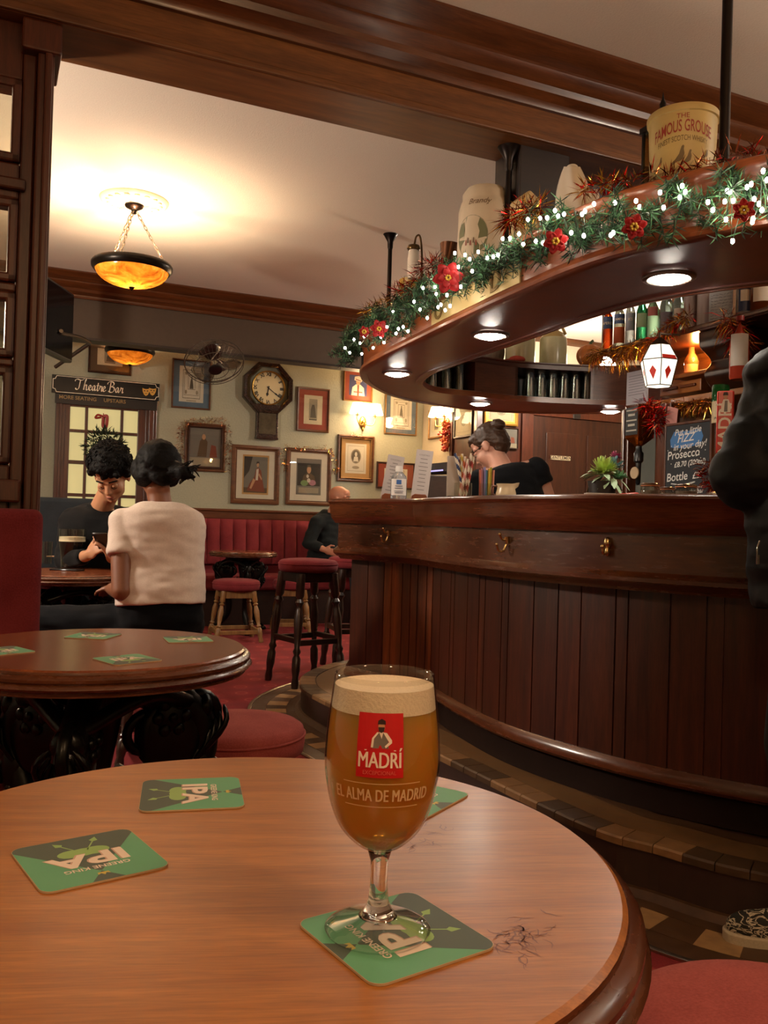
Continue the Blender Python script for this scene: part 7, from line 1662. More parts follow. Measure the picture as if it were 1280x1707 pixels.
# cream jug
p = bar_pt(843, 3.66); k_ = 3.66 / F; t = thing('milk_jug', 'small cream china jug with a fluted rim beside the straws', 'jug', p, 0.0); h = 27 * k_
m = MB(); rows = []
for r_, z_ in ((0, 0), (13, 0), (16, .12), (17, .4), (15, .7), (15, .85), (16.5, 1.0), (15.5, 1.0), (13.5, .85), (0, .8)):
    row = []
    for i in range(33):
        a = 2 * PI * i / 32; rr_ = r_ * k_ * (1 + (.35 * max(0, math.cos(a)) ** 6 if z_ > .8 else 0)); row.append((rr_ * math.cos(a), rr_ * math.sin(a), h * z_ + (h * .10 * max(0, math.cos(a)) ** 4 if z_ > .9 else 0)))
    rows.append(row)
m.sheet(rows); m.build('body', plain('cream_china', '#c9b694', 0.25), t, smooth=60)
m = MB(); m.tube(catmull([(-14 * k_, 0, h * .85), (-23 * k_, 0, h * .8), (-23 * k_, 0, h * .4), (-15 * k_, 0, h * .25)], 5), 0.0045, 8); m.build('handle', plain('china_brown', '#5a3426', 0.3), t, smooth=60)
# flowers in a dark pot
p = bar_pt(1003, 3.2); k_ = 3.2 / F; t = thing('flower_pot', 'bunch of artificial green, blue and pink flowers on the bar', 'flowers', p, 0.0)
m = MB(); m.lathe([(0, 0), (20 * k_, 0), (24 * k_, 30 * k_), (22 * k_, 30 * k_), (0, 26 * k_)], 24); m.build('pot', plain('pot_dark', '#1c1613', 0.5), t, smooth=40)
def bloom(c, r, mat, n_, name, nar=.25):
    m = MB(); rn = random.Random(int(r * 1e5))
    for i in range(n_):
        z = rn.uniform(-.35, 1); a = rn.uniform(0, 2 * PI); s_ = math.sqrt(max(0, 1 - z * z)); d = Vector((s_ * math.cos(a), s_ * math.sin(a), z)); sd = d.cross(Vector((0, 0, 1)) if abs(z) < .9 else Vector((1, 0, 0))).normalized(); b = Vector(c); nn = d.cross(sd)
        rows = [[tuple(b + d * r * u_ + sd * q * r * nar * math.sin(PI * min(1, u_ * .8 + .12)) + nn * r * .12 * math.sin(u_ * 3)) for q in (-1, 0, 1)] for u_ in (.15, .5, .8, 1.0)]; m.sheet(rows)
    m.build(name, mat, t, smooth=60, fixn=False)
bloom((-1 * k_, -14 * k_, 48 * k_), 25 * k_, plain('chrysanthemum_green', '#b5cf70', 0.6, var=.15, vscale=40), 110, 'green_bloom', .12)
bloom((22 * k_, 0, 58 * k_), 16 * k_, plain('flower_blue', '#7fa3a8', 0.6), 46, 'blue_bloom', .3); bloom((24 * k_, 8 * k_, 72 * k_), 11 * k_, plain('flower_pink', '#a84a72', 0.6), 40, 'pink_bloom', .3); bloom((26 * k_, -6 * k_, 38 * k_), 14 * k_, plain('flower_mint', '#7fae86', 0.6), 40, 'mint_bloom', .3)
LEAF = plain('leaf_sage', '#9fbc98', 0.55)
m = MB(); rn = random.Random(17)
for i in range(22):
    a = rn.uniform(0, 2 * PI); el_ = rn.uniform(-.9, .5); L2 = rn.uniform(18, 30) * k_; b = Vector((rn.uniform(-6, 16) * k_, -6 * k_, 40 * k_)); d = Vector((math.cos(a) * math.cos(el_), math.sin(a) * math.cos(el_), math.sin(el_))); st_ = b + d * 12 * k_; sd = d.cross(Vector((0, 0, 1))).normalized()
    rows = [[tuple(st_ + d * L2 * u_ + sd * q * 5.5 * k_ * math.sin(PI * min(1, u_ * .9 + .05)) - Vector((0, 0, u_ * u_ * L2 * .5))) for q in (-1, 0, 1)] for u_ in (0, .25, .5, .75, 1)]; m.sheet(rows); m.tube([b, st_], .001, 4)
m.build('leaves', LEAF, t, smooth=60, fixn=False)
# kilner jars
def kilner(x, w_, htop, D, label):
    p = bar_pt(x, D); r0 = w_ / F * D / 2; h = htop / F * D; t = thing('storage_jar', label, 'jar', p, 0.3, 'clip-top jars on the bar')
    m = MB(); m.lathe([(0, 0), (r0 * .94, 0), (r0, .005), (r0, h * .66), (r0 * .9, h * .75), (r0 * .86, h * .78), (0, h * .78)], 28); m.build('body', thin_glass('jar_glass', '#d8d6cf', 0.05, 1.6), t, smooth=40)
    m = MB(); m.lathe([(0, .004), (r0 * .9, .004), (r0 * .92, h * .5), (0, h * .52)], 20); m.build('contents', plain('jar_contents', '#8d8276', 0.8, var=.3, vscale=120), t, smooth=40)
    m = MB(); m.lathe([(r0 * .9, h * .78), (r0 * .98, h * .78), (r0 * .98, h * .84), (r0 * .9, h * .84)], 28); m.build('seal', plain('rubber_orange', '#b06a3c', 0.5), t, smooth=40)
    m = MB(); m.lathe([(0, h * .84), (r0 * 1.0, h * .84), (r0 * 1.0, h * .93), (r0 * .8, h), (0, h)], 28); m.build('lid', thin_glass('lid_glass', '#cfa987', 0.1, 2.0), t, smooth=40)
kilner(1083, 32, 25, 2.92, 'clip-top glass jar with an orange seal, left of the three on the bar'); kilner(1112, 25, 20, 2.98, 'small clip-top glass jar, middle of the three on the bar'); kilner(1143, 36, 23, 2.84, 'clip-top glass jar, right of the three before the blackboard')
p = bar_pt(1048, 2.95); m = MB(); rn = random.Random(3); vs = []
m.add([(-.05, -.02, 0), (.05, -.025, 0), (.055, .02, 0), (-.045, .025, 0), (-.04, -.015, .012), (.02, -.02, .02), (.05, .012, .008), (-.035, .018, .014)], [(0, 3, 2, 1), (4, 5, 6, 7), (0, 1, 5, 4), (1, 2, 6, 5), (2, 3, 7, 6), (3, 0, 4, 7)])
tag(m.build('crisp_packet', plain('packet_red', '#b0352a', 0.3), loc=p, smooth=60, bevel=0.004), 'crumpled red packet on the bar left of the jars', 'packet')
p = bar_pt(1003, 2.95); m = MB(); m.box((-.06, -.03, 0), (.045, .03, .008)); m.mat(1).box((-.055, -.028, .008), (.04, .026, .012)); tag(m.build('napkin_pile', [plain('napkin_grey', '#8d8782', 0.8), plain('napkin_white', '#b9b4ae', 0.8)], loc=p, smooth=0), 'low pile of pale napkins on the bar below the flowers', 'napkins')
# ---- people's table: pint of stout, water glass, slim phone
tz = 0.735
def tpt(x, y): p = atz(x, y, tz); return p
p = tpt(119, 946); k_ = p.y / F
t = thing('pint_of_stout', 'pint of black stout with a cream head on the far left table', 'glass', p); h = 64 * k_; rt_, rb_ = 21.5 * k_, 17 * k_
m = MB(); m.lathe([(0, 0), (rb_, 0), (rb_ * 1.05, h * .3), (rt_ * 1.02, h * .72), (rt_, h), (rt_ - .0015, h), (rt_ * 1.0 - .0015, h * .73)], 32); m.build('glass', CLEAR, t, smooth=50)
m = MB(); m.lathe([(0, .006), (rb_ - .002, .006), (rb_ * 1.05 - .002, h * .3), (rt_ * 1.0 - .0015, h * .68), (0, h * .68)], 32); m.build('stout', plain('stout_black', '#0c0807', 0.15), t, smooth=50)
m = MB(); m.lathe([(0, h * .68), (rt_ * 1.0 - .0015, h * .68), (rt_ - .002, h * .80), (0, h * .81)], 32); m.build('head', plain('stout_head', '#e6d8b8', 0.7), t, smooth=50)
p = tpt(77, 940); t = thing('water_glass', 'small clear tumbler beside the red settle on the far left table', 'glass', p); m = MB(); m.lathe([(0, 0), (.026, 0), (.031, .12), (.0295, .12), (.025, .008), (0, .008)], 24); m.build('glass', CLEAR, t, smooth=40)
p = tpt(112, 951); m = MB(); m.box((-.075, -.036, 0), (.075, .036, .009)); t_ = tag(m.build('phone', plain('phone_black', '#0d0d10', 0.15), loc=p, rz=-0.25, bevel=0.004, smooth=40), 'black phone lying on the far left table before the pint', 'phone')
p = tpt(92, 928); m = MB(); m.box((-.05, -.035, 0), (.05, .035, .004)); tag(m.build('folded_paper', plain('paper_buff', '#9a7a5a', 0.8), loc=p, rz=.3, smooth=0), 'folded buff paper on the far left table behind the pint', 'paper')
# ================================================================ PEOPLE
SKIN_D = plain('skin_brown', '#7a4a30', 0.5, var=0.05, Subsurface_Weight=0.06); SKIN_L = plain('skin_light', '#b37c62', 0.5, var=0.05, Subsurface_Weight=0.06); SKIN_P = plain('skin_pale', '#c4917c', 0.5, var=0.05, Subsurface_Weight=0.06)
HAIR_B = plain('hair_black', '#0a0807', 0.62, var=0.3, vscale=80, bumpy=0.6, Specular_IOR_Level=0.12); HAIR_BR = plain('hair_brown', '#3d2718', 0.45, var=0.3, vscale=80, bumpy=0.6)
def frus(m, a, ra, b, rb, n=20, sq=1.0):
    a = Vector(a); b = Vector(b); d = b - a; q = d.to_track_quat('Z', 'Y').to_matrix().to_4x4(); old = m.M; m.M = old @ Matrix.Translation(a) @ q; m.lathe([(0, 0), (ra, 0), (rb, d.length), (0, d.length)], n, sy=sq); m.M = old
def torso(m, pel, neck, right, k=1.0, inf=0.0, t0=0.0, t1=1.0, prof=None, n=28, belly=0.0):
    """closed elliptic loft up the spine; pel, neck: end points; right: the shoulder direction"""
    pel = Vector(pel); neck = Vector(neck); z = (neck - pel).normalized(); x = Vector(right); x = (x - z * x.dot(z)).normalized(); y = z.cross(x); L = (neck - pel).length
    prof = prof or [(-.16, .12, .085, 0), (-.06, .162, .112, 0), (.06, .165, .115, 0), (.25, .145, .105, .01), (.42, .142, .103, .015), (.6, .160, .112, .012), (.78, .172, .113, 0), (.90, .160, .095, -.008), (.97, .10, .07, -.012), (1.03, .055, .05, -.01)]
    rows, vs, fs = [], [], []
    pr = [p for p in prof if t0 - 1e-6 <= p[0] <= t1 + 1e-6]
    for t, w_, d_, o_ in pr:
        c = pel + z * L * t + y * (o_ + belly * math.exp(-((t - .3) / .2) ** 2) * .5); w_ = w_ * k + inf; d_ = d_ * k + inf + belly * math.exp(-((t - .3) / .2) ** 2) * .5
        rows.append(range(len(vs), len(vs) + n))
        for i in range(n):
            a = 2 * PI * i / n; ca, sa = math.cos(a), math.sin(a); e = 0.85
            vs.append(tuple(c + x * w_ * math.copysign(abs(ca) ** e, ca) + y * d_ * math.copysign(abs(sa) ** e, sa)))
    for A, B in zip(rows, rows[1:]):
        for i in range(n): fs.append((A[i], A[(i + 1) % n], B[(i + 1) % n], B[i]))
    fs.append(tuple(rows[0])[::-1]); fs.append(tuple(rows[-1])); m.add(vs, fs)
def head_frame(c, yaw, pitch, roll=0.0): return Matrix.Translation(c) @ Matrix.Rotation(yaw, 4, 'Z') @ Matrix.Rotation(-pitch, 4, 'X') @ Matrix.Rotation(roll, 4, 'Y')
def head(m, H, k=1.0):
    old = m.M; m.M = old @ H @ Matrix.Scale(k, 4)
    m.ell((0, -.012, .035), (.075, .096, .086), 20); m.ell((0, .022, -.03), (.062, .07, .085), 18); m.ell((0, .058, -.098), (.027, .026, .021), 12); m.ell((0, .01, -.085), (.052, .06, .03), 14)
    for s in (-1, 1):
        m.ell((s * .037, .056, -.03), (.026, .03, .032), 12); m.ell((s * .078, -.008, -.012), (.011, .021, .031), 10); m.ell((s * .011, .098, -.036), (.0095, .010, .0085), 8); m.cap((s * .052, .064, .022), .010, (s * .014, .083, .022), .010)
    m.cap((0, .084, .014), .009, (0, .106, -.028), .0125); m.ell((0, .086, -.062), (.024, .013, .007), 10); m.ell((0, .084, -.075), (.02, .013, .008), 10); m.ell((0, .06, .055), (.055, .035, .04), 12)
    m.M = old
def eyes(par, H, iris, lid, k=1.0, closed=0.0):
    Hk = H @ Matrix.Scale(k, 4)
    for s in (-1, 1):
        m = MB(); m.M = Hk; m.mat(0).ell((s * .032, .0775, .0), (.0125, .0125, .0125), 12); m.mat(1).ell((s * .032, .0868, -.004), (.0058, .0045, .0058), 10); m.build('eye', [plain('eye_white', '#c9bdb0', 0.3), plain('eye_' + iris, '#24150d', 0.2)], par, smooth=60)
        m = MB(); m.M = Hk; m.ell((s * .032, .0765, .0045 if not closed else -.0005), (.0155, .0145, .0120) if not closed else (.0150, .0150, .0142), 12); m.build('eyelid', lid, par, smooth=60)
        if closed: m = MB(); m.M = Hk; m.tube(catmull([(s * .019, .088, -.009), (s * .031, .0935, -.0125), (s * .045, .086, -.009)], 4), .0016, 5); m.build('eyelash', HAIR_B, par, smooth=60)
def brows(par, H, mat, k=1.0):
    for s in (-1, 1):
        m = MB(); m.M = H @ Matrix.Scale(k, 4); m.tube(catmull([(s * .014, .094, .026), (s * .032, .093, .032), (s * .052, .078, .027)], 4), [.0035] * 4 + [.004] * 4 + [.002], 6); m.build('eyebrow', mat, par, smooth=60)
def hand(m, wrist, fwd, palm_n, side, curl=0.6, k=1.0):
    """palm, four unequal bent fingers and a thumb leaving the palm's side; side = +1 puts the thumb on the right when fwd is up and the palm faces the viewer"""
    f = Vector(fwd).normalized(); n_ = Vector(palm_n); n_ = (n_ - f * n_.dot(f)).normalized(); s = f.cross(n_) * side
    B = Matrix((s, f, n_)).transposed(); w = Vector(wrist)
    m.ell(w + f * .045 * k, (.039 * k, .048 * k, .015 * k), 14, rot=B); m.cap(w, .026 * k, w + f * .03 * k, .024 * k)
    for i, (o, L) in enumerate(((.028, .072), (.010, .080), (-.009, .075), (-.027, .058))):
        p = w + f * .082 * k + s * o * k; r = .0088 * k; a = 0.0
        for j, sg_ in enumerate((.45, .32, .25)):
            a += curl * (0.55 if j == 0 else 0.75); d = f * math.cos(a) + n_ * math.sin(a); q = p + d * L * sg_ * k; m.cap(p, r, q, r * .93, 10, 4); p = q; r *= .93
    p = w + f * .028 * k + s * .028 * k; d = (f * .62 + s * .62 + n_ * .35).normalized(); q = p + d * .042 * k; m.cap(p, .012 * k, q, .0105 * k, 10, 4); d2 = (f * .85 + s * .05 + n_ * .5).normalized(); m.cap(q, .0105 * k, q + d2 * .032 * k, .0085 * k, 10, 4)
def limb(m, pts, rs):
    for (a, b), (ra, rb) in zip(zip(pts, pts[1:]), zip(rs, rs[1:])): m.cap(a, ra, b, rb)
def foot(m, an, d, k=1.0):
    d = Vector(d).normalized(); a = Vector(an); m.cap(a + Vector((0, 0, -.035)), .036 * k, a + d * .13 + Vector((0, 0, -.055)), .034 * k)
def shoe(par, an, d, mats, floor=0.0, name='shoe'):
    d = Vector((d[0], d[1], 0)).normalized(); s = Vector((d.y, -d.x, 0)); a = Vector((an[0], an[1], floor)); B = Matrix((s, d, Vector((0, 0, 1)))).transposed().to_4x4(); B.translation = a
    out = [(.0, -.085), (.03, -.075), (.038, -.03), (.036, .04), (.046, .11), (.043, .16), (.025, .195), (0, .203), (-.025, .192), (-.04, .155), (-.043, .1), (-.034, .03), (-.036, -.03), (-.03, -.075)]
    O = catmull([(x, y, 0) for x, y in out], 4, closed=True)
    m = MB(); m.M = B; m.prism([(p.x, p.y) for p in O], 0, .028); so = m.build('sole', mats[1], par, smooth=40, bevel=.004)
    m = MB(); m.M = B; m.ell((0, .115, .04), (.038, .085, .04), 16); m.ell((0, -.01, .055), (.034, .08, .05), 16); m.cap((0, -.035, .06), .034, (0, -.03, .10), .036); m.cap((0, .03, .07), .03, (0, .12, .05), .03)
    up = blob(m, name, mats[0], par, .006, 6)
    m = MB(); m.M = B
    for i in range(5): m.tube(catmull([(-.024, .03 + .022 * i, .088 - .007 * i), (0, .035 + .022 * i, .104 - .010 * i), (.024, .03 + .022 * i, .088 - .007 * i)], 3), .0032, 6)
    if len(mats) > 2: m.build('laces', mats[2], up, smooth=60)
    return up
def body(par, skin, m, voxel=.0065): return blob(m, 'body', skin, par, voxel, 7)

# ---- woman in the white T-shirt, seated with her back to us
wp = atd(272, 900, 3.72); wt = thing('person', 'person in a white T-shirt seated with their back to us, dark hair clipped up', 'person', (wp.x, wp.y, 0), 0.25)
sp_ = lambda x, y, D: Matrix.Rotation(-0.25, 4, 'Z') @ (atd(x, y, D) - Vector((wp.x, wp.y, 0)))     # photo point -> her own frame
pel = Vector((0.0, 0.0, 0.58)); nk = sp_(268, 838, 3.78); hd = sp_(262, 785, 3.80)
shL = sp_(204, 868, 3.70); shR = sp_(312, 868, 3.86); elL = sp_(203, 985, 3.60); wrL = elL + Vector((-.05, .21, -.01)); elR = shR + Vector((0.03, 0.15, -0.24)); wrR = elR + Vector((-0.16, 0.18, 0.02))
hipL, hipR = Vector((-.09, .02, .54)), Vector((.09, .02, .54)); kd = Vector((-.38, .26, 0)); knL = hipL + Vector((-.40, .12, .0)); knR = hipR + Vector((-.30, .34, .0))
anL = Vector((knL.x - .02, knL.y + .06, .09)); anR = Vector((knR.x + .02, knR.y + .06, .09))
H = head_frame(hd, 0.35, 0.35)
m = MB(); torso(m, pel, nk, (1, 0, 0), 1.0); limb(m, [nk - Vector((0, 0, .02)), hd + Vector((0, .0, -.05))], [.052, .05]); head(m, H)
limb(m, [shL, elL, wrL], [.052, .043, .028]); limb(m, [shR, elR, wrR], [.05, .040, .027]); m.cap(nk + Vector((0, 0, -.05)), .055, shL, .05); m.cap(nk + Vector((0, 0, -.05)), .055, shR, .05)
hand(m, wrL, wrL - elL + Vector((-.03, .1, 0)), (0, 0, -1), 1, .5, .95); hand(m, wrR, wrR - elR, (0, 0, -1), -1, .5, .95)
for h_, k_, a_ in ((hipL, knL, anL), (hipR, knR, anR)): limb(m, [h_, k_, a_], [.085, .058, .042]); foot(m, a_, (-.5, .6, 0))
bw = body(wt, SKIN_D, m); eyes(wt, H, 'brown', SKIN_D); brows(wt, H, HAIR_B)
TEE = cloth('white_cotton', '#c9b7aa', '#d6c5b8', 160, big=6, bumpy=.15)
def folds(o, amp, sc, seed=0.0):
    me = o.data; n = len(me.vertices); co = np.empty(n * 3); no = np.empty(n * 3); me.vertices.foreach_get('co', co); me.vertices.foreach_get('normal', no)
    co = co.reshape(-1, 3); no = no.reshape(-1, 3)
    k = np.array([noise.noise(Vector((x * sc, y * sc, z * sc * 2.2 + seed))) for x, y, z in co]); me.vertices.foreach_set('co', (co + no * (amp * k)[:, None]).ravel()); me.update()
m = MB(); torso(m, pel, nk, (1, 0, 0), 1.02, .016, t0=.04, t1=1.0, prof=[(.10, .172, .122, -.006), (.25, .172, .124, 0), (.42, .166, .118, .01), (.6, .170, .118, .01), (.78, .175, .118, 0), (.90, .162, .10, -.008), (.985, .085, .06, -.012)])
m.cap(nk + Vector((0, 0, -.075)), .052, shL, .058); m.cap(nk + Vector((0, 0, -.075)), .052, shR, .058)
for s_, e_ in ((shL, elL), (shR, elR)):
    d = (e_ - s_); frus(m, s_ - d * .05, .056, s_ + d * .50, .064)
tee = blob(m, 'tshirt', TEE, wt, .007, 7); folds(tee, .007, 8.0, 2.0); folds(tee, .003, 17.0, 5.0)
JEAN = cloth('dark_denim', '#040508', '#080a10', 300, big=8, bumpy=.2)
m = MB(); torso(m, pel, nk, (1, 0, 0), 1.0, .010, t0=-.2, t1=.14, prof=[(-.18, .13, .09, 0), (-.06, .17, .12, 0), (.06, .172, .12, 0), (.13, .165, .115, 0)])
for h_, k_, a_ in ((hipL, knL, anL), (hipR, knR, anR)): m.cap(h_, .098, k_, .074); frus(m, k_, .070, a_ + Vector((0, 0, .02)), .056); m.ell(k_, (.074, .074, .074), 12)
je = blob(m, 'jeans', JEAN, wt, .008, 6); folds(je, .006, 14.0, 3.0)
for a_ in (anL, anR): shoe(wt, a_, (-.5, .7), [plain('boot_black', '#0f0d0c', 0.5), plain('sole_black', '#090808', 0.6)])
hk = MB(); hk.M = H; hk.ell((0, -.018, .045), (.092, .108, .088), 20); hk.ell((0, -.075, .02), (.085, .05, .085), 16); hk.ell((-.058, .0, -.02), (.04, .07, .055), 14); hk.ell((.055, -.02, -.02), (.042, .07, .055), 14); hk.ell((0, -.07, -.055), (.06, .035, .04), 14); hk.ell((0, .045, .085), (.065, .055, .04), 14); hk.ell((-.07, .05, .02), (.03, .04, .05), 12)
HL = H.inverted() @ sp_(305, 788, 3.70)
hk.ell(HL, (.032, .032, .034), 12); hk.cap(HL, .022, HL + Vector((.035, -.03, -.03)), .010); hk.cap(HL, .02, HL + Vector((.04, -.02, .01)), .008); hk.cap(HL * .55 + Vector((0, 0, .01)), .05, HL, .028)
hr = blob(hk, 'hair', HAIR_B, wt, .006, 8); folds(hr, .005, 22.0, 1.0); folds(hr, .0025, 70.0, 1.0)
ht = MB(); ht.M = H; rnw = random.Random(6)
for i in range(26):
    b = HL + Vector((rnw.gauss(0, .012), rnw.gauss(0, .012), rnw.gauss(0, .012))); e = b + Vector((rnw.uniform(.02, .06), rnw.uniform(-.05, .0), rnw.uniform(-.05, .03))); ht.tube(catmull([b, (b + e) / 2 + Vector((.008, -.01, .008)), e], 4), [.003] * 8 + [.0006], 5)
ht.build('loose_hair', HAIR_B, hr, smooth=60)
cl = MB(); cl.M = H
C0 = HL * .82
for s in (-1, 1):
    cl.tube(catmull([C0 + Vector((-.01, -.03 * 0, .05)), C0 + Vector((.012 * s + .02, -.022, .02)), C0 + Vector((.012 * s + .02, -.024, -.02)), C0 + Vector((-.005, -.01, -.055))], 6), .006, 8)
    for q_ in range(5): cl.tube([C0 + Vector((.012 * s + .02, -.022, .03 - .015 * q_)), C0 + Vector((.03 * s + .01, .0, .03 - .015 * q_))], .0035, 6)
cl.build('hair_clip', plain('clip_black', '#17120f', 0.15), wt, smooth=60)
st_ = MB(); 

# ---- man in the black jumper, looking down at a phone
mp = atd(165, 900, 4.72); mt_ = thing('person', 'person in a black jumper with curly dark hair, looking down at a phone', 'person', (mp.x, mp.y, 0), PI + 0.12)
RZ = PI + 0.12
ms = lambda x, y, D: Matrix.Rotation(-RZ, 4, 'Z') @ (atd(x, y, D) - Vector((mp.x, mp.y, 0)))
pel = Vector((0, 0, .60)); nk = ms(166, 843, 4.62); hd = ms(186, 793, 4.48)
shR = ms(122, 866, 4.62); shL = ms(222, 866, 4.72); elR = ms(108, 935, 4.50); wrR = ms(146, 926, 4.28); elL = ms(238, 945, 4.6); wrL = ms(186, 930, 4.28)
H = head_frame(hd, -0.08, 0.70, 0.05)
m = MB(); torso(m, pel, nk, (1, 0, 0), 1.05); limb(m, [nk - Vector((0, 0, .03)), hd + Vector((0, -.03, -.05))], [.058, .055]); head(m, H, 1.04)
limb(m, [shR, elR, wrR], [.055, .042, .028]); limb(m, [shL, elL, wrL], [.055, .042, .028]); m.cap(nk + Vector((0, 0, -.06)), .06, shL, .055); m.cap(nk + Vector((0, 0, -.06)), .06, shR, .055)
ph = ms(173, 903, 4.2)
hand(m, wrR, ph - wrR + Vector((0, 0, -.0)), Vector((-1, .4, .5)), 1, .55, 1.0); hand(m, wrL, ph - wrL, Vector((1, .4, .5)), -1, .55, 1.0)
hipR, hipL = Vector((.10, .02, .54)), Vector((-.10, .02, .54)); knR, knL = hipR + Vector((.08, .42, .0)), hipL + Vector((-.08, .42, .0))
anR, anL = Vector((knR.x, knR.y + .04, .09)), Vector((knL.x, knL.y + .04, .09))
for h_, k_, a_ in ((hipL, knL, anL), (hipR, knR, anR)): limb(m, [h_, k_, a_], [.088, .06, .043]); foot(m, a_, (0, 1, 0))
body(mt_, SKIN_L if False else plain('skin_tan', '#b58260', 0.5, var=.05, Subsurface_Weight=.06), m); eyes(mt_, H, 'brown', MATS['skin_tan'], 1.04, 0.0095); brows(mt_, H, HAIR_B, 1.04)
m = MB(); m.M = H @ Matrix.Scale(1.04, 4); m.ell((0, .094, -.062), (.021, .007, .0045), 10); m.ell((0, .0925, -.073), (.018, .007, .006), 10); m.build('lips', plain('lips_brown', '#93543f', 0.4), mt_, smooth=60)
BLK = cloth('black_knit', '#0b0b0c', '#141415', 200, big=8, bumpy=.3)
m = MB(); torso(m, pel, nk, (1, 0, 0), 1.08, .018, t0=-.2, t1=.985, prof=[(-.10, .16, .115, 0), (.06, .17, .12, 0), (.25, .165, .12, .01), (.42, .160, .118, .015), (.6, .170, .120, .012), (.78, .176, .118, 0), (.90, .165, .10, -.008), (.98, .085, .068, -.012)])
m.cap(nk + Vector((0, 0, -.075)), .06, shL, .066); m.cap(nk + Vector((0, 0, -.075)), .06, shR, .066); frus(m, nk + Vector((0, 0, -.06)), .075, nk + Vector((0, .012, .015)), .062)
for s_, e_, w_ in ((shL, elL, wrL), (shR, elR, wrR)): m.cap(s_, .068, e_, .056); m.ell(e_, (.056, .056, .056), 12); frus(m, e_, .054, e_.lerp(w_, .86), .038)
j = blob(m, 'jumper', BLK, mt_, .008, 6); folds(j, .008, 11.0, 4.0)
m = MB(); torso(m, pel, nk, (1, 0, 0), 1.05, .012, t0=-.2, t1=.14, prof=[(-.18, .13, .09, 0), (-.06, .17, .12, 0), (.06, .172, .12, 0), (.13, .165, .115, 0)])
for h_, k_, a_ in ((hipL, knL, anL), (hipR, knR, anR)): m.cap(h_, .098, k_, .074); frus(m, k_, .070, a_ + Vector((0, 0, .02)), .056); m.ell(k_, (.074, .074, .074), 12)
blob(m, 'trousers', JEAN, mt_, .009, 6)
for a_ in (anL, anR): shoe(mt_, a_, (0, 1), [MATS['boot_black'], MATS['sole_black']])
hk = MB(); hk.M = H @ Matrix.Scale(1.04, 4); rn = random.Random(14)
hk.ell((0, -.02, .06), (.09, .105, .085), 18); hk.ell((0, -.07, .0), (.078, .05, .08), 16); hk.ell((0, .05, .10), (.075, .055, .04), 14)
for i in range(190):
    a = rn.uniform(0, 2 * PI); e = rn.uniform(-.45, 1.5); p = Vector((.097 * math.cos(a) * math.cos(e), -.018 + .112 * math.sin(a) * math.cos(e), .058 + .10 * math.sin(e)))
    if p.y > .035 and p.z < .085: continue
    hk.ell(p, (.019, .019, .019), 7)
for i in range(14): hk.ell((rn.uniform(-.065, .065), .085 + rn.uniform(-.01, .01), .07 + rn.uniform(-.012, .03)), (.017, .015, .017), 7)
hr = blob(hk, 'hair', HAIR_B, mt_, .006, 2); folds(hr, .006, 60.0, 2.0)
hc = MB(); hc.M = H @ Matrix.Scale(1.04, 4)
for i in range(230):
    a = rn.uniform(0, 2 * PI); e = rn.uniform(-.35, 1.5); c = Vector((.10 * math.cos(a) * math.cos(e), -.018 + .115 * math.sin(a) * math.cos(e), .06 + .105 * math.sin(e)))
    if c.y > .03 and c.z < .085: continue
    n_ = (c - Vector((0, -.018, .05))).normalized(); s1 = n_.orthogonal().normalized(); s2 = n_.cross(s1); r_ = rn.uniform(.008, .014); ph0 = rn.uniform(0, 6); L_n = 9
    hc.tube([c + n_ * (.002 * q_) + s1 * r_ * math.cos(ph0 + q_ * .75) + s2 * r_ * math.sin(ph0 + q_ * .75) for q_ in range(L_n)], [.0028] * (L_n - 1) + [.0008], 5)
hc.build('curls', HAIR_B, hr, smooth=60)
pm = MB(); pm.box((-.037, -.074, -.0045), (.037, .074, .0045)); po = tag(pm.build('phone', plain('phone_dark', '#15110f', 0.2), smooth=40, bevel=.004), 'dark phone held in both hands by the person in the black jumper', 'phone')
wph = atd(173, 906, 4.19); po.location = wph; po.rotation_euler = (0.75, 0, PI - .1)

# ---- bald man with glasses in a dark hooded top on the banquette
bp_ = atd(541, 920, 8.62); RZ = -2.05
bt = thing('person', 'bald bearded person in glasses and a dark hooded top on the banquette', 'person', (bp_.x, bp_.y, 0), RZ)
bs = lambda x, y, D: Matrix.Rotation(-RZ, 4, 'Z') @ (atd(x, y, D) - Vector((bp_.x, bp_.y, 0)))
pel = Vector((0, 0, .575)); nk = bs(552, 856, 8.55); hd = bs(566, 832, 8.5); 
shR = bs(528, 872, 8.35); shL = nk + (nk - shR) * 1.0; shL.z = shR.z; elR = bs(514, 905, 8.28); wrR = bs(540, 916, 8.2); elL = shL + Vector((-.06, .08, -.25)); wrL = elL + Vector((.12, .17, -.02))
H = head_frame(hd, 0.25, 0.06)
m = MB(); torso(m, pel, nk, (1, 0, 0), 1.1); limb(m, [nk - Vector((0, 0, .03)), hd + Vector((0, -.02, -.05))], [.062, .06]); head(m, H, 1.05)
limb(m, [shR, elR, wrR], [.055, .044, .029]); limb(m, [shL, elL, wrL], [.055, .044, .029]); m.cap(nk + Vector((0, 0, -.06)), .06, shL, .055); m.cap(nk + Vector((0, 0, -.06)), .06, shR, .055)
hand(m, wrR, wrR - elR + Vector((0, .05, 0)), (-1, .2, 0), 1, .6, 1.0); hand(m, wrL, wrL - elL, (1, .2, 0), -1, .6, 1.0)
hipR, hipL = Vector((.10, .02, .55)), Vector((-.10, .02, .55)); knR, knL = hipR + Vector((.05, .43, .0)), hipL + Vector((-.05, .43, .0)); anR, anL = Vector((knR.x, knR.y + .03, .09)), Vector((knL.x, knL.y + .03, .09))
for h_, k_, a_ in ((hipL, knL, anL), (hipR, knR, anR)): limb(m, [h_, k_, a_], [.09, .062, .045]); foot(m, a_, (0, 1, 0))
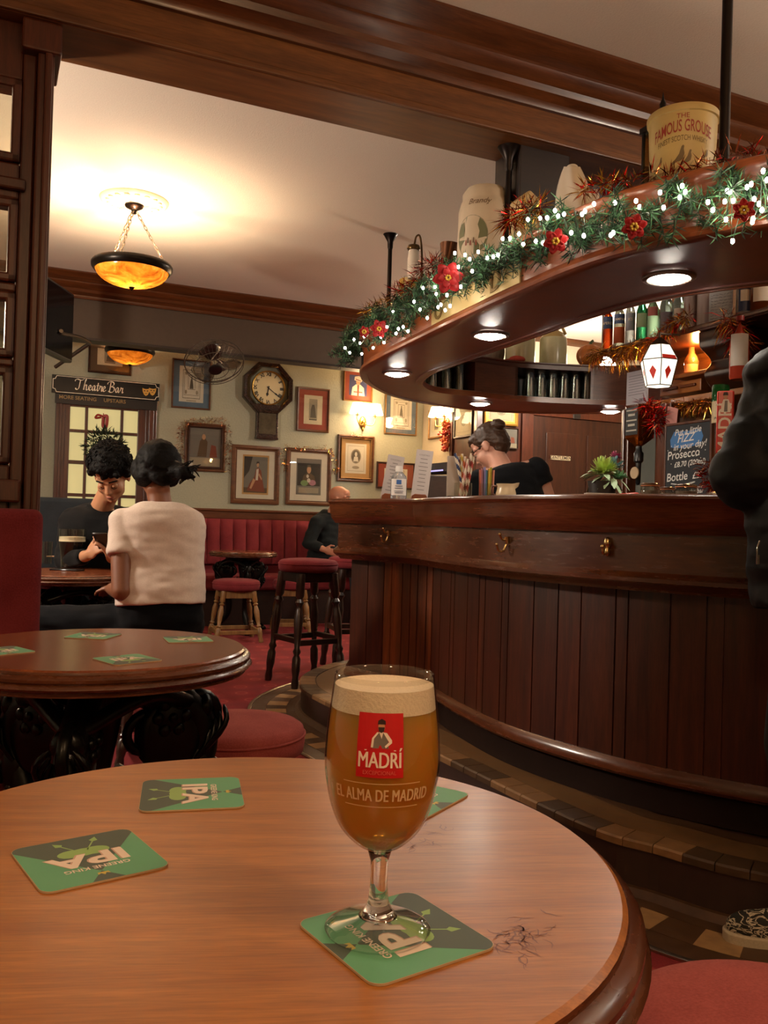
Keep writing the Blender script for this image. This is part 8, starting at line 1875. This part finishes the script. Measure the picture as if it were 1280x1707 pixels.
body(bt, SKIN_L, m); eyes(bt, H, 'brown', SKIN_L, 1.05); brows(bt, H, HAIR_BR, 1.05)
hk = MB(); hk.M = H @ Matrix.Scale(1.05, 4); hk.ell((0, .036, -.085), (.060, .062, .045), 16); hk.ell((-.055, .03, -.055), (.016, .035, .035), 10); hk.ell((.055, .03, -.055), (.016, .035, .035), 10); hk.ell((0, .086, -.05), (.026, .014, .007), 10); blob(hk, 'beard', plain('beard_brown', '#5b3a27', 0.7, var=.2, vscale=120, bumpy=.5), bt, .006, 5)
gm_ = MB(); gm_.M = H @ Matrix.Scale(1.05, 4)
for s in (-1, 1): gm_.tube([(s * .034 + .023 * math.cos(i * PI / 10), .103 + .002 * math.cos(i * PI / 10), -.002 + .018 * math.sin(i * PI / 10)) for i in range(20)], .0016, 5, closed=True); gm_.tube([(s * .057, .10, .002), (s * .076, .06, .004), (s * .082, -.01, .002)], .0016, 5)
gm_.tube([(-.011, .105, .003), (.011, .105, .003)], .0016, 5); gl_ = gm_.build('glasses', plain('glasses_wire', '#3a2f28', 0.3, 0.8), bt, smooth=60)
HOOD = cloth('charcoal_fleece', '#15181a', '#202526', 200, big=8, bumpy=.3)
m = MB(); torso(m, pel, nk, (1, 0, 0), 1.12, .022, t0=-.2, t1=.985, belly=.05, prof=[(-.10, .165, .12, 0), (.06, .178, .125, 0), (.25, .175, .13, .01), (.42, .170, .125, .015), (.6, .172, .124, .012), (.78, .178, .12, 0), (.90, .168, .105, -.008), (.98, .095, .075, -.012)])
m.cap(nk + Vector((0, 0, -.065)), .072, shL, .078); m.cap(nk + Vector((0, 0, -.065)), .072, shR, .078); m.ell(nk + Vector((0, -.055, -.01)), (.10, .065, .055), 14); m.cap(nk + Vector((-.06, .02, -.02)), .03, nk + Vector((-.03, .06, -.08)), .022); m.cap(nk + Vector((.06, .02, -.02)), .03, nk + Vector((.03, .06, -.08)), .022)
for s_, e_, w_ in ((shL, elL, wrL), (shR, elR, wrR)): m.cap(s_, .070, e_, .060); m.ell(e_, (.060, .060, .060), 12); frus(m, e_, .058, e_.lerp(w_, .85), .044)
j = blob(m, 'hooded_top', HOOD, bt, .009, 6); folds(j, .010, 11.0, 8.0)
m = MB(); torso(m, pel, nk, (1, 0, 0), 1.1, .012, t0=-.2, t1=.14, prof=[(-.18, .13, .09, 0), (-.06, .17, .12, 0), (.06, .172, .12, 0), (.13, .165, .115, 0)])
for h_, k_, a_ in ((hipL, knL, anL), (hipR, knR, anR)): m.cap(h_, .10, k_, .078); frus(m, k_, .074, a_ + Vector((0, 0, .02)), .06); m.ell(k_, (.078, .078, .078), 12)
blob(m, 'trousers', cloth('grey_trousers', '#23262a', '#30343a', 260, big=8), bt, .010, 6)
for a_ in (anL, anR): shoe(bt, a_, (0, 1), [MATS['boot_black'], MATS['sole_black']])

# ---- barmaid with a bun, bending behind the counter with her back to us
vp = atd(858, 900, 4.55); RZ = 0.62
vt = thing('person', 'person in a black T-shirt with hair in a bun, bending behind the bar', 'person', (vp.x, vp.y, 0), RZ)
vs_ = lambda x, y, D: Matrix.Rotation(-RZ, 4, 'Z') @ (atd(x, y, D) - Vector((vp.x, vp.y, 0)))
pel = Vector((0.02, -.06, .92)); nk = vs_(840, 776, 4.60); hd = vs_(818, 745, 4.68)
shR = vs_(893, 782, 4.60); shL = vs_(800, 800, 4.50); elR = vs_(914, 838, 4.62); wrR = elR + Vector((-.10, .18, -.10)); elL = shL + Vector((-.06, .10, -.26)); wrL = elL + Vector((.1, .2, -.02))
H = head_frame(hd, 0.32, 0.6)
m = MB(); torso(m, pel, nk, (1, 0, 0), 1.06); limb(m, [nk - Vector((0, 0, .04)), hd + Vector((0, -.04, -.05))], [.062, .054]); head(m, H, 1.02)
limb(m, [shR, elR, wrR], [.056, .044, .028]); limb(m, [shL, elL, wrL], [.056, .044, .028]); m.cap(nk + Vector((0, 0, -.06)), .06, shL, .056); m.cap(nk + Vector((0, 0, -.06)), .06, shR, .056)
hand(m, wrR, wrR - elR, (-1, 0, -.3), 1, .6, .95); hand(m, wrL, wrL - elL, (1, 0, -.3), -1, .6, .95)
hipR, hipL = Vector((.11, -.05, .88)), Vector((-.08, -.05, .88)); knR, knL = hipR + Vector((.0, .03, -.42)), hipL + Vector((0, .03, -.42)); anR, anL = Vector((knR.x, knR.y - .03, .09)), Vector((knL.x, knL.y - .03, .09))
for h_, k_, a_ in ((hipL, knL, anL), (hipR, knR, anR)): limb(m, [h_, k_, a_], [.09, .06, .043]); foot(m, a_, (0, 1, 0))
body(vt, SKIN_P, m); eyes(vt, H, 'brown', SKIN_P, 1.02); brows(vt, H, HAIR_BR, 1.02)
BT = cloth('black_jersey', '#0d0e11', '#15161a', 220, big=7, bumpy=.2)
m = MB(); torso(m, pel, nk, (1, 0, 0), 1.08, .014, t0=-.2, t1=.97, prof=[(-.10, .165, .12, 0), (.06, .172, .122, 0), (.25, .160, .115, .01), (.42, .155, .11, .015), (.6, .166, .116, .012), (.78, .176, .116, 0), (.90, .162, .098, -.008), (.955, .105, .075, -.012)])
m.cap(nk + Vector((0.02, 0, -.10)), .055, shL, .064); m.cap(nk + Vector((.03, 0, -.10)), .055, shR, .064)
for s_, e_ in ((shL, elL), (shR, elR)): d = e_ - s_; frus(m, s_ - d * .05, .066, s_ + d * .45, .068)
j = blob(m, 'tshirt', BT, vt, .008, 7); folds(j, .007, 11.0, 6.0)
m = MB(); torso(m, pel, nk, (1, 0, 0), 1.06, .010, t0=-.2, t1=.14, prof=[(-.18, .13, .09, 0), (-.06, .17, .12, 0), (.06, .172, .12, 0), (.13, .165, .115, 0)])
for h_, k_, a_ in ((hipL, knL, anL), (hipR, knR, anR)): m.cap(h_, .10, k_, .076); frus(m, k_, .072, a_ + Vector((0, 0, .02)), .058); m.ell(k_, (.074, .074, .074), 12)
blob(m, 'trousers', MATS['black_jersey'], vt, .010, 6)
for a_ in (anL, anR): shoe(vt, a_, (0, 1), [MATS['boot_black'], MATS['sole_black']])
hk = MB(); hk.M = H @ Matrix.Scale(1.02, 4); hk.ell((0, -.018, .042), (.081, .10, .088), 20); hk.ell((0, -.06, .005), (.07, .055, .075), 16); hk.ell((0, .05, .075), (.062, .05, .04), 14); hk.ell((0, -.045, -.045), (.055, .045, .03), 14)
HB = H.inverted() @ vs_(830, 708, 4.63); HB = HB / 1.02; hk.ell(HB, (.036, .032, .032), 14); hk.cap(HB * .75, .04, HB, .03)
hr = blob(hk, 'hair', HAIR_BR, vt, .006, 4)
folds(hr, .004, 40.0, 7.0)
hb_ = MB(); hb_.M = H @ Matrix.Scale(1.02, 4)
for i in range(5): hb_.tube([HB + Vector((.030 * math.cos(a * PI / 9 + i), .028 * math.sin(a * PI / 9 + i) * math.cos(i * .7), .028 * math.sin(a * PI / 9 + i) * math.sin(i * .7 + .4))) for a in range(18)], .010, 6, closed=True)
hb_.build('bun', HAIR_BR, hr, smooth=60)
gm_ = MB(); gm_.M = H @ Matrix.Scale(1.02, 4)
for s in (-1, 1): gm_.tube([(s * .034 + .023 * math.cos(i * PI / 10), .104, -.002 + .018 * math.sin(i * PI / 10)) for i in range(20)], .002, 5, closed=True); gm_.tube([(s * .057, .10, .002), (s * .076, .06, .004), (s * .082, -.01, .002)], .002, 5)
gm_.build('glasses', MATS['glasses_wire'], vt, smooth=60)

# ---- customer in a dark quilted jacket leaning at the bar, mostly outside the frame
jp = Vector((1.08, 1.97, 0)); RZ = 0.35
jt = thing('person', 'person in a dark quilted jacket and patterned trainers leaning at the bar', 'person', jp, RZ)
js = lambda x, y, D: Matrix.Rotation(-RZ, 4, 'Z') @ (atd(x, y, D) - jp)
pel = Vector((0, 0, .92)); nk = Vector((0, .05, 1.50)); hd = Vector((0.0, .10, 1.63)); shL = js(1318, 628, 2.02); shL.z = min(shL.z, 1.43); shR = Vector((.21, .06, 1.42)); elL = js(1247, 790, 1.98); wrL = js(1300, 822, 2.28); wrL.z = 1.165
elR = shR + Vector((.10, .06, -.26)); wrR = elR + Vector((-.14, .2, .0))
H = head_frame(hd, 0.1, 0.15)
m = MB(); torso(m, pel, nk, (1, 0, 0), 1.08); limb(m, [nk - Vector((0, 0, .03)), hd + Vector((0, -.02, -.06))], [.06, .058]); head(m, H, 1.05)
limb(m, [shL, elL, wrL], [.056, .045, .03]); limb(m, [shR, elR, wrR], [.056, .045, .03]); m.cap(nk + Vector((0, 0, -.06)), .06, shL, .056); m.cap(nk + Vector((0, 0, -.06)), .06, shR, .056)
hand(m, wrL, wrL - elL, (0, 0, -1), -1, .35, 1.0); hand(m, wrR, wrR - elR, (-1, 0, -.3), 1, .6, 1.0)
tl_ = Matrix.Rotation(-RZ, 4, 'Z') @ (Vector((1.075, 2.15, 0)) - jp)
hipR, hipL = Vector((.10, 0, .88)), Vector((-.10, 0, .88)); anL = Vector((tl_.x, tl_.y, .09)); knL = (hipL + anL) / 2 + Vector((-.01, .05, .02)); knR = hipR + Vector((.02, .03, -.42)); anR = Vector((knR.x, knR.y - .05, .09))
fd = Matrix.Rotation(-RZ, 4, 'Z') @ Vector((-1, .12, 0))
for h_, k_, a_ in ((hipL, knL, anL), (hipR, knR, anR)): limb(m, [h_, k_, a_], [.092, .062, .045])
foot(m, anL, fd); foot(m, anR, (.2, 1, 0)); body(jt, SKIN_L, m, .008); eyes(jt, H, 'brown', SKIN_L, 1.05); brows(jt, H, HAIR_BR, 1.05)
PUFF = cloth('navy_puffer', '#05060a', '#0a0b11', 60, 0.6, 0.02, big=6, bumpy=.15)
m = MB()
z_ = (nk - pel).normalized()
for i in range(7):
    c = pel + (nk - pel) * (-.12 + .15 * i); torso(m, c, c + z_ * .6, (1, 0, 0), 1.0, .0, prof=[(-.10, .225, .14, 0), (-.05, .25, .165, 0), (0, .257, .172, 0), (.05, .25, .165, 0), (.10, .225, .14, 0)])
torso(m, pel, nk, (1, 0, 0), 1.1, .055, t0=-.2, t1=.9, prof=[(-.12, .175, .12, 0), (.06, .18, .12, 0), (.25, .178, .12, 0), (.6, .178, .12, 0), (.78, .172, .113, 0), (.90, .15, .09, -.008)])
m.cap(nk + Vector((0, 0, -.09)), .085, shL, .078); m.cap(nk + Vector((0, 0, -.09)), .085, shR, .078); frus(m, nk + Vector((0, 0, -.07)), .10, nk + Vector((0, 0, .05)), .085)
def puffs(a, b, r0, r1, n_):
    for i in range(n_):
        t = (i + .5) / n_; c = Vector(a).lerp(Vector(b), t); r_ = r0 + (r1 - r0) * t; B = (Vector(b) - Vector(a)).to_track_quat('Z', 'Y').to_matrix(); m.ell(c, (r_, r_, (Vector(b) - Vector(a)).length / n_ * .72), 14, rot=B)
for s_, e_, w_ in ((shL, elL, wrL), (shR, elR, wrR)): puffs(s_, e_, .090, .084, 2); m.cap(s_, .082, e_, .078); m.ell(e_, (.086, .086, .086), 14); m.cap(e_, .08, e_.lerp(w_, .85), .058); puffs(e_, e_.lerp(w_, .92), .085, .062, 2)
jk = blob(m, 'quilted_jacket', PUFF, jt, .009, 5); folds(jk, .008, 9.0, 2.0); folds(jk, .0025, 30.0, 3.0)
zp = js(1262, 925, 1.86); m = MB(); m.tube(catmull([zp + Vector((.006, 0, .03)), zp + Vector((0, 0, .015)), zp], 4), .0018, 6); m.cbox(zp + Vector((0, -.002, -.010)), (.006, .004, .02)); m.build('zip_pull', CHROME, jt, smooth=60)
m = MB(); torso(m, pel, nk, (1, 0, 0), 1.08, .012, t0=-.2, t1=.14, prof=[(-.18, .13, .09, 0), (-.06, .17, .12, 0), (.06, .172, .12, 0), (.13, .165, .115, 0)])
for h_, k_, a_ in ((hipL, knL, anL), (hipR, knR, anR)): m.cap(h_, .10, k_, .076); frus(m, k_, .072, a_ + Vector((0, 0, .03)), .06); m.ell(k_, (.074, .074, .074), 12)
blob(m, 'trousers', cloth('black_trousers', '#0c0b0b', '#151413', 260, big=8), jt, .010, 6)
def camo():
    m, nt, b, o = newmat('patterned_knit'); setb(b, '#cccccc', 0.8); n_ = noise_node(nt, 28, 'Object', (1, 1, 2.2), detail=2, dist=1.5); r = ramp(nt, n_.outputs['Fac'], [(.44, '#14130f'), (.47, '#bdb29c'), (.53, '#8e8778'), (.56, '#1c1a17')]); r.color_ramp.interpolation = 'CONSTANT'; link(nt, r.outputs['Color'], b.inputs['Base Color']); return m
CAMO = camo(); SOLE = plain('sole_cream', '#b3a68f', 0.7, var=.1, vscale=200); LACE = plain('lace_cream', '#c9bda6', 0.8)
shoe(jt, anL, fd, [CAMO, SOLE, LACE], name='trainer'); shoe(jt, anR, (.2, 1), [CAMO, SOLE, LACE], name='trainer')
hk = MB(); hk.M = H @ Matrix.Scale(1.05, 4); hk.ell((0, -.02, .045), (.082, .10, .085), 20); hk.ell((0, -.06, .0), (.072, .05, .07), 16); hk.ell((0, .05, .08), (.062, .05, .035), 14); blob(hk, 'hair', HAIR_BR, jt, .007, 3)
stool('low stool under the person in the white T-shirt', (wp.x, wp.y, 0), 0.4, 0.465, 0.185, RED, DKLEG, group='low round stools')
stool('low stool under the person in the black jumper', (mp.x, mp.y, 0), 0.1, 0.485, 0.185, RED, DKLEG, group='low round stools')
# ================================================================ ADDED FILL LIGHT (invented opal globes, hung outside this view to brighten the room)
def fill_globe(u, v, z, label, power, r=0.13, col='#ffedd8'):
    p = R(u, v); t = thing('fill_globe', label, 'lamp', (p.x, p.y, z), 0, 'opal globe lamps')
    m = MB(); m.ell((0, 0, 0), (r, r, r), 24); m.build('globe', emit('fill_globe_glow_%d' % power, col, power), t, smooth=180)
    m = MB(); m.lathe([(r * .45, r * .9), (r * .4, r * 1.02), (0.012, r * 1.1), (0.008, r * 1.15), (0.008, ZC - z - .03), (0.05, ZC - z - .012), (0.05, ZC - z), (0, ZC - z)], 20); m.build('stem', BRONZE, t, smooth=40)
fill_globe(-1.3, 4.2, 1.95, 'opal globe lamp hanging behind the glazed screen at the left', FILL_POWER * 2.8)
fill_globe(-1.0, -0.9, 2.35, 'opal globe lamp hanging behind the viewer on the left', FILL_POWER * .66, col='#ffd2a0')
fill_globe(1.1, -0.7, 2.35, 'opal globe lamp hanging behind the viewer on the right', FILL_POWER * .58, col='#ffd2a0')
fill_globe(3.7, 1.0, 2.3, 'opal globe lamp hanging at the near right of the room', FILL_POWER)
fill_globe(4.9, 6.2, 2.4, 'opal globe lamp hanging at the far side of the island bar', FILL_POWER * 1.7)
# ================================================================ CAMERA AND LIGHT
cam = bpy.data.cameras.new('camera'); co = bpy.data.objects.new('camera', cam); COL.objects.link(co)
cam.sensor_fit = 'VERTICAL'; cam.sensor_height = 36.0; cam.lens = F / 1707 * 36.0; cam.clip_start = 0.02
Mx = Matrix((BX, BU, -BF)).transposed().to_4x4(); Mx.translation = (0, 0, CZ); co.matrix_world = Mx
S.camera = co
S.view_settings.view_transform = 'Standard'; S.view_settings.look = 'None'; S.view_settings.gamma = 1.0; S.view_settings.use_curve_mapping = False
S.view_settings.exposure = EXPOSURE
w = bpy.data.worlds.new('world'); S.world = w; w.use_nodes = True
w.node_tree.nodes['Background'].inputs['Color'].default_value = lin('#ffe6cc'); w.node_tree.nodes['Background'].inputs['Strength'].default_value = WORLD
S.cycles.use_denoising = True; S.cycles.max_bounces = 8; S.cycles.diffuse_bounces = 3; S.cycles.glossy_bounces = 3
S.cycles.transmission_bounces = 8; S.cycles.transparent_max_bounces = 12; S.cycles.sample_clamp_indirect = 4.0
S.cycles.caustics_reflective = False
bpy.data.scenes.remove(_tmp)
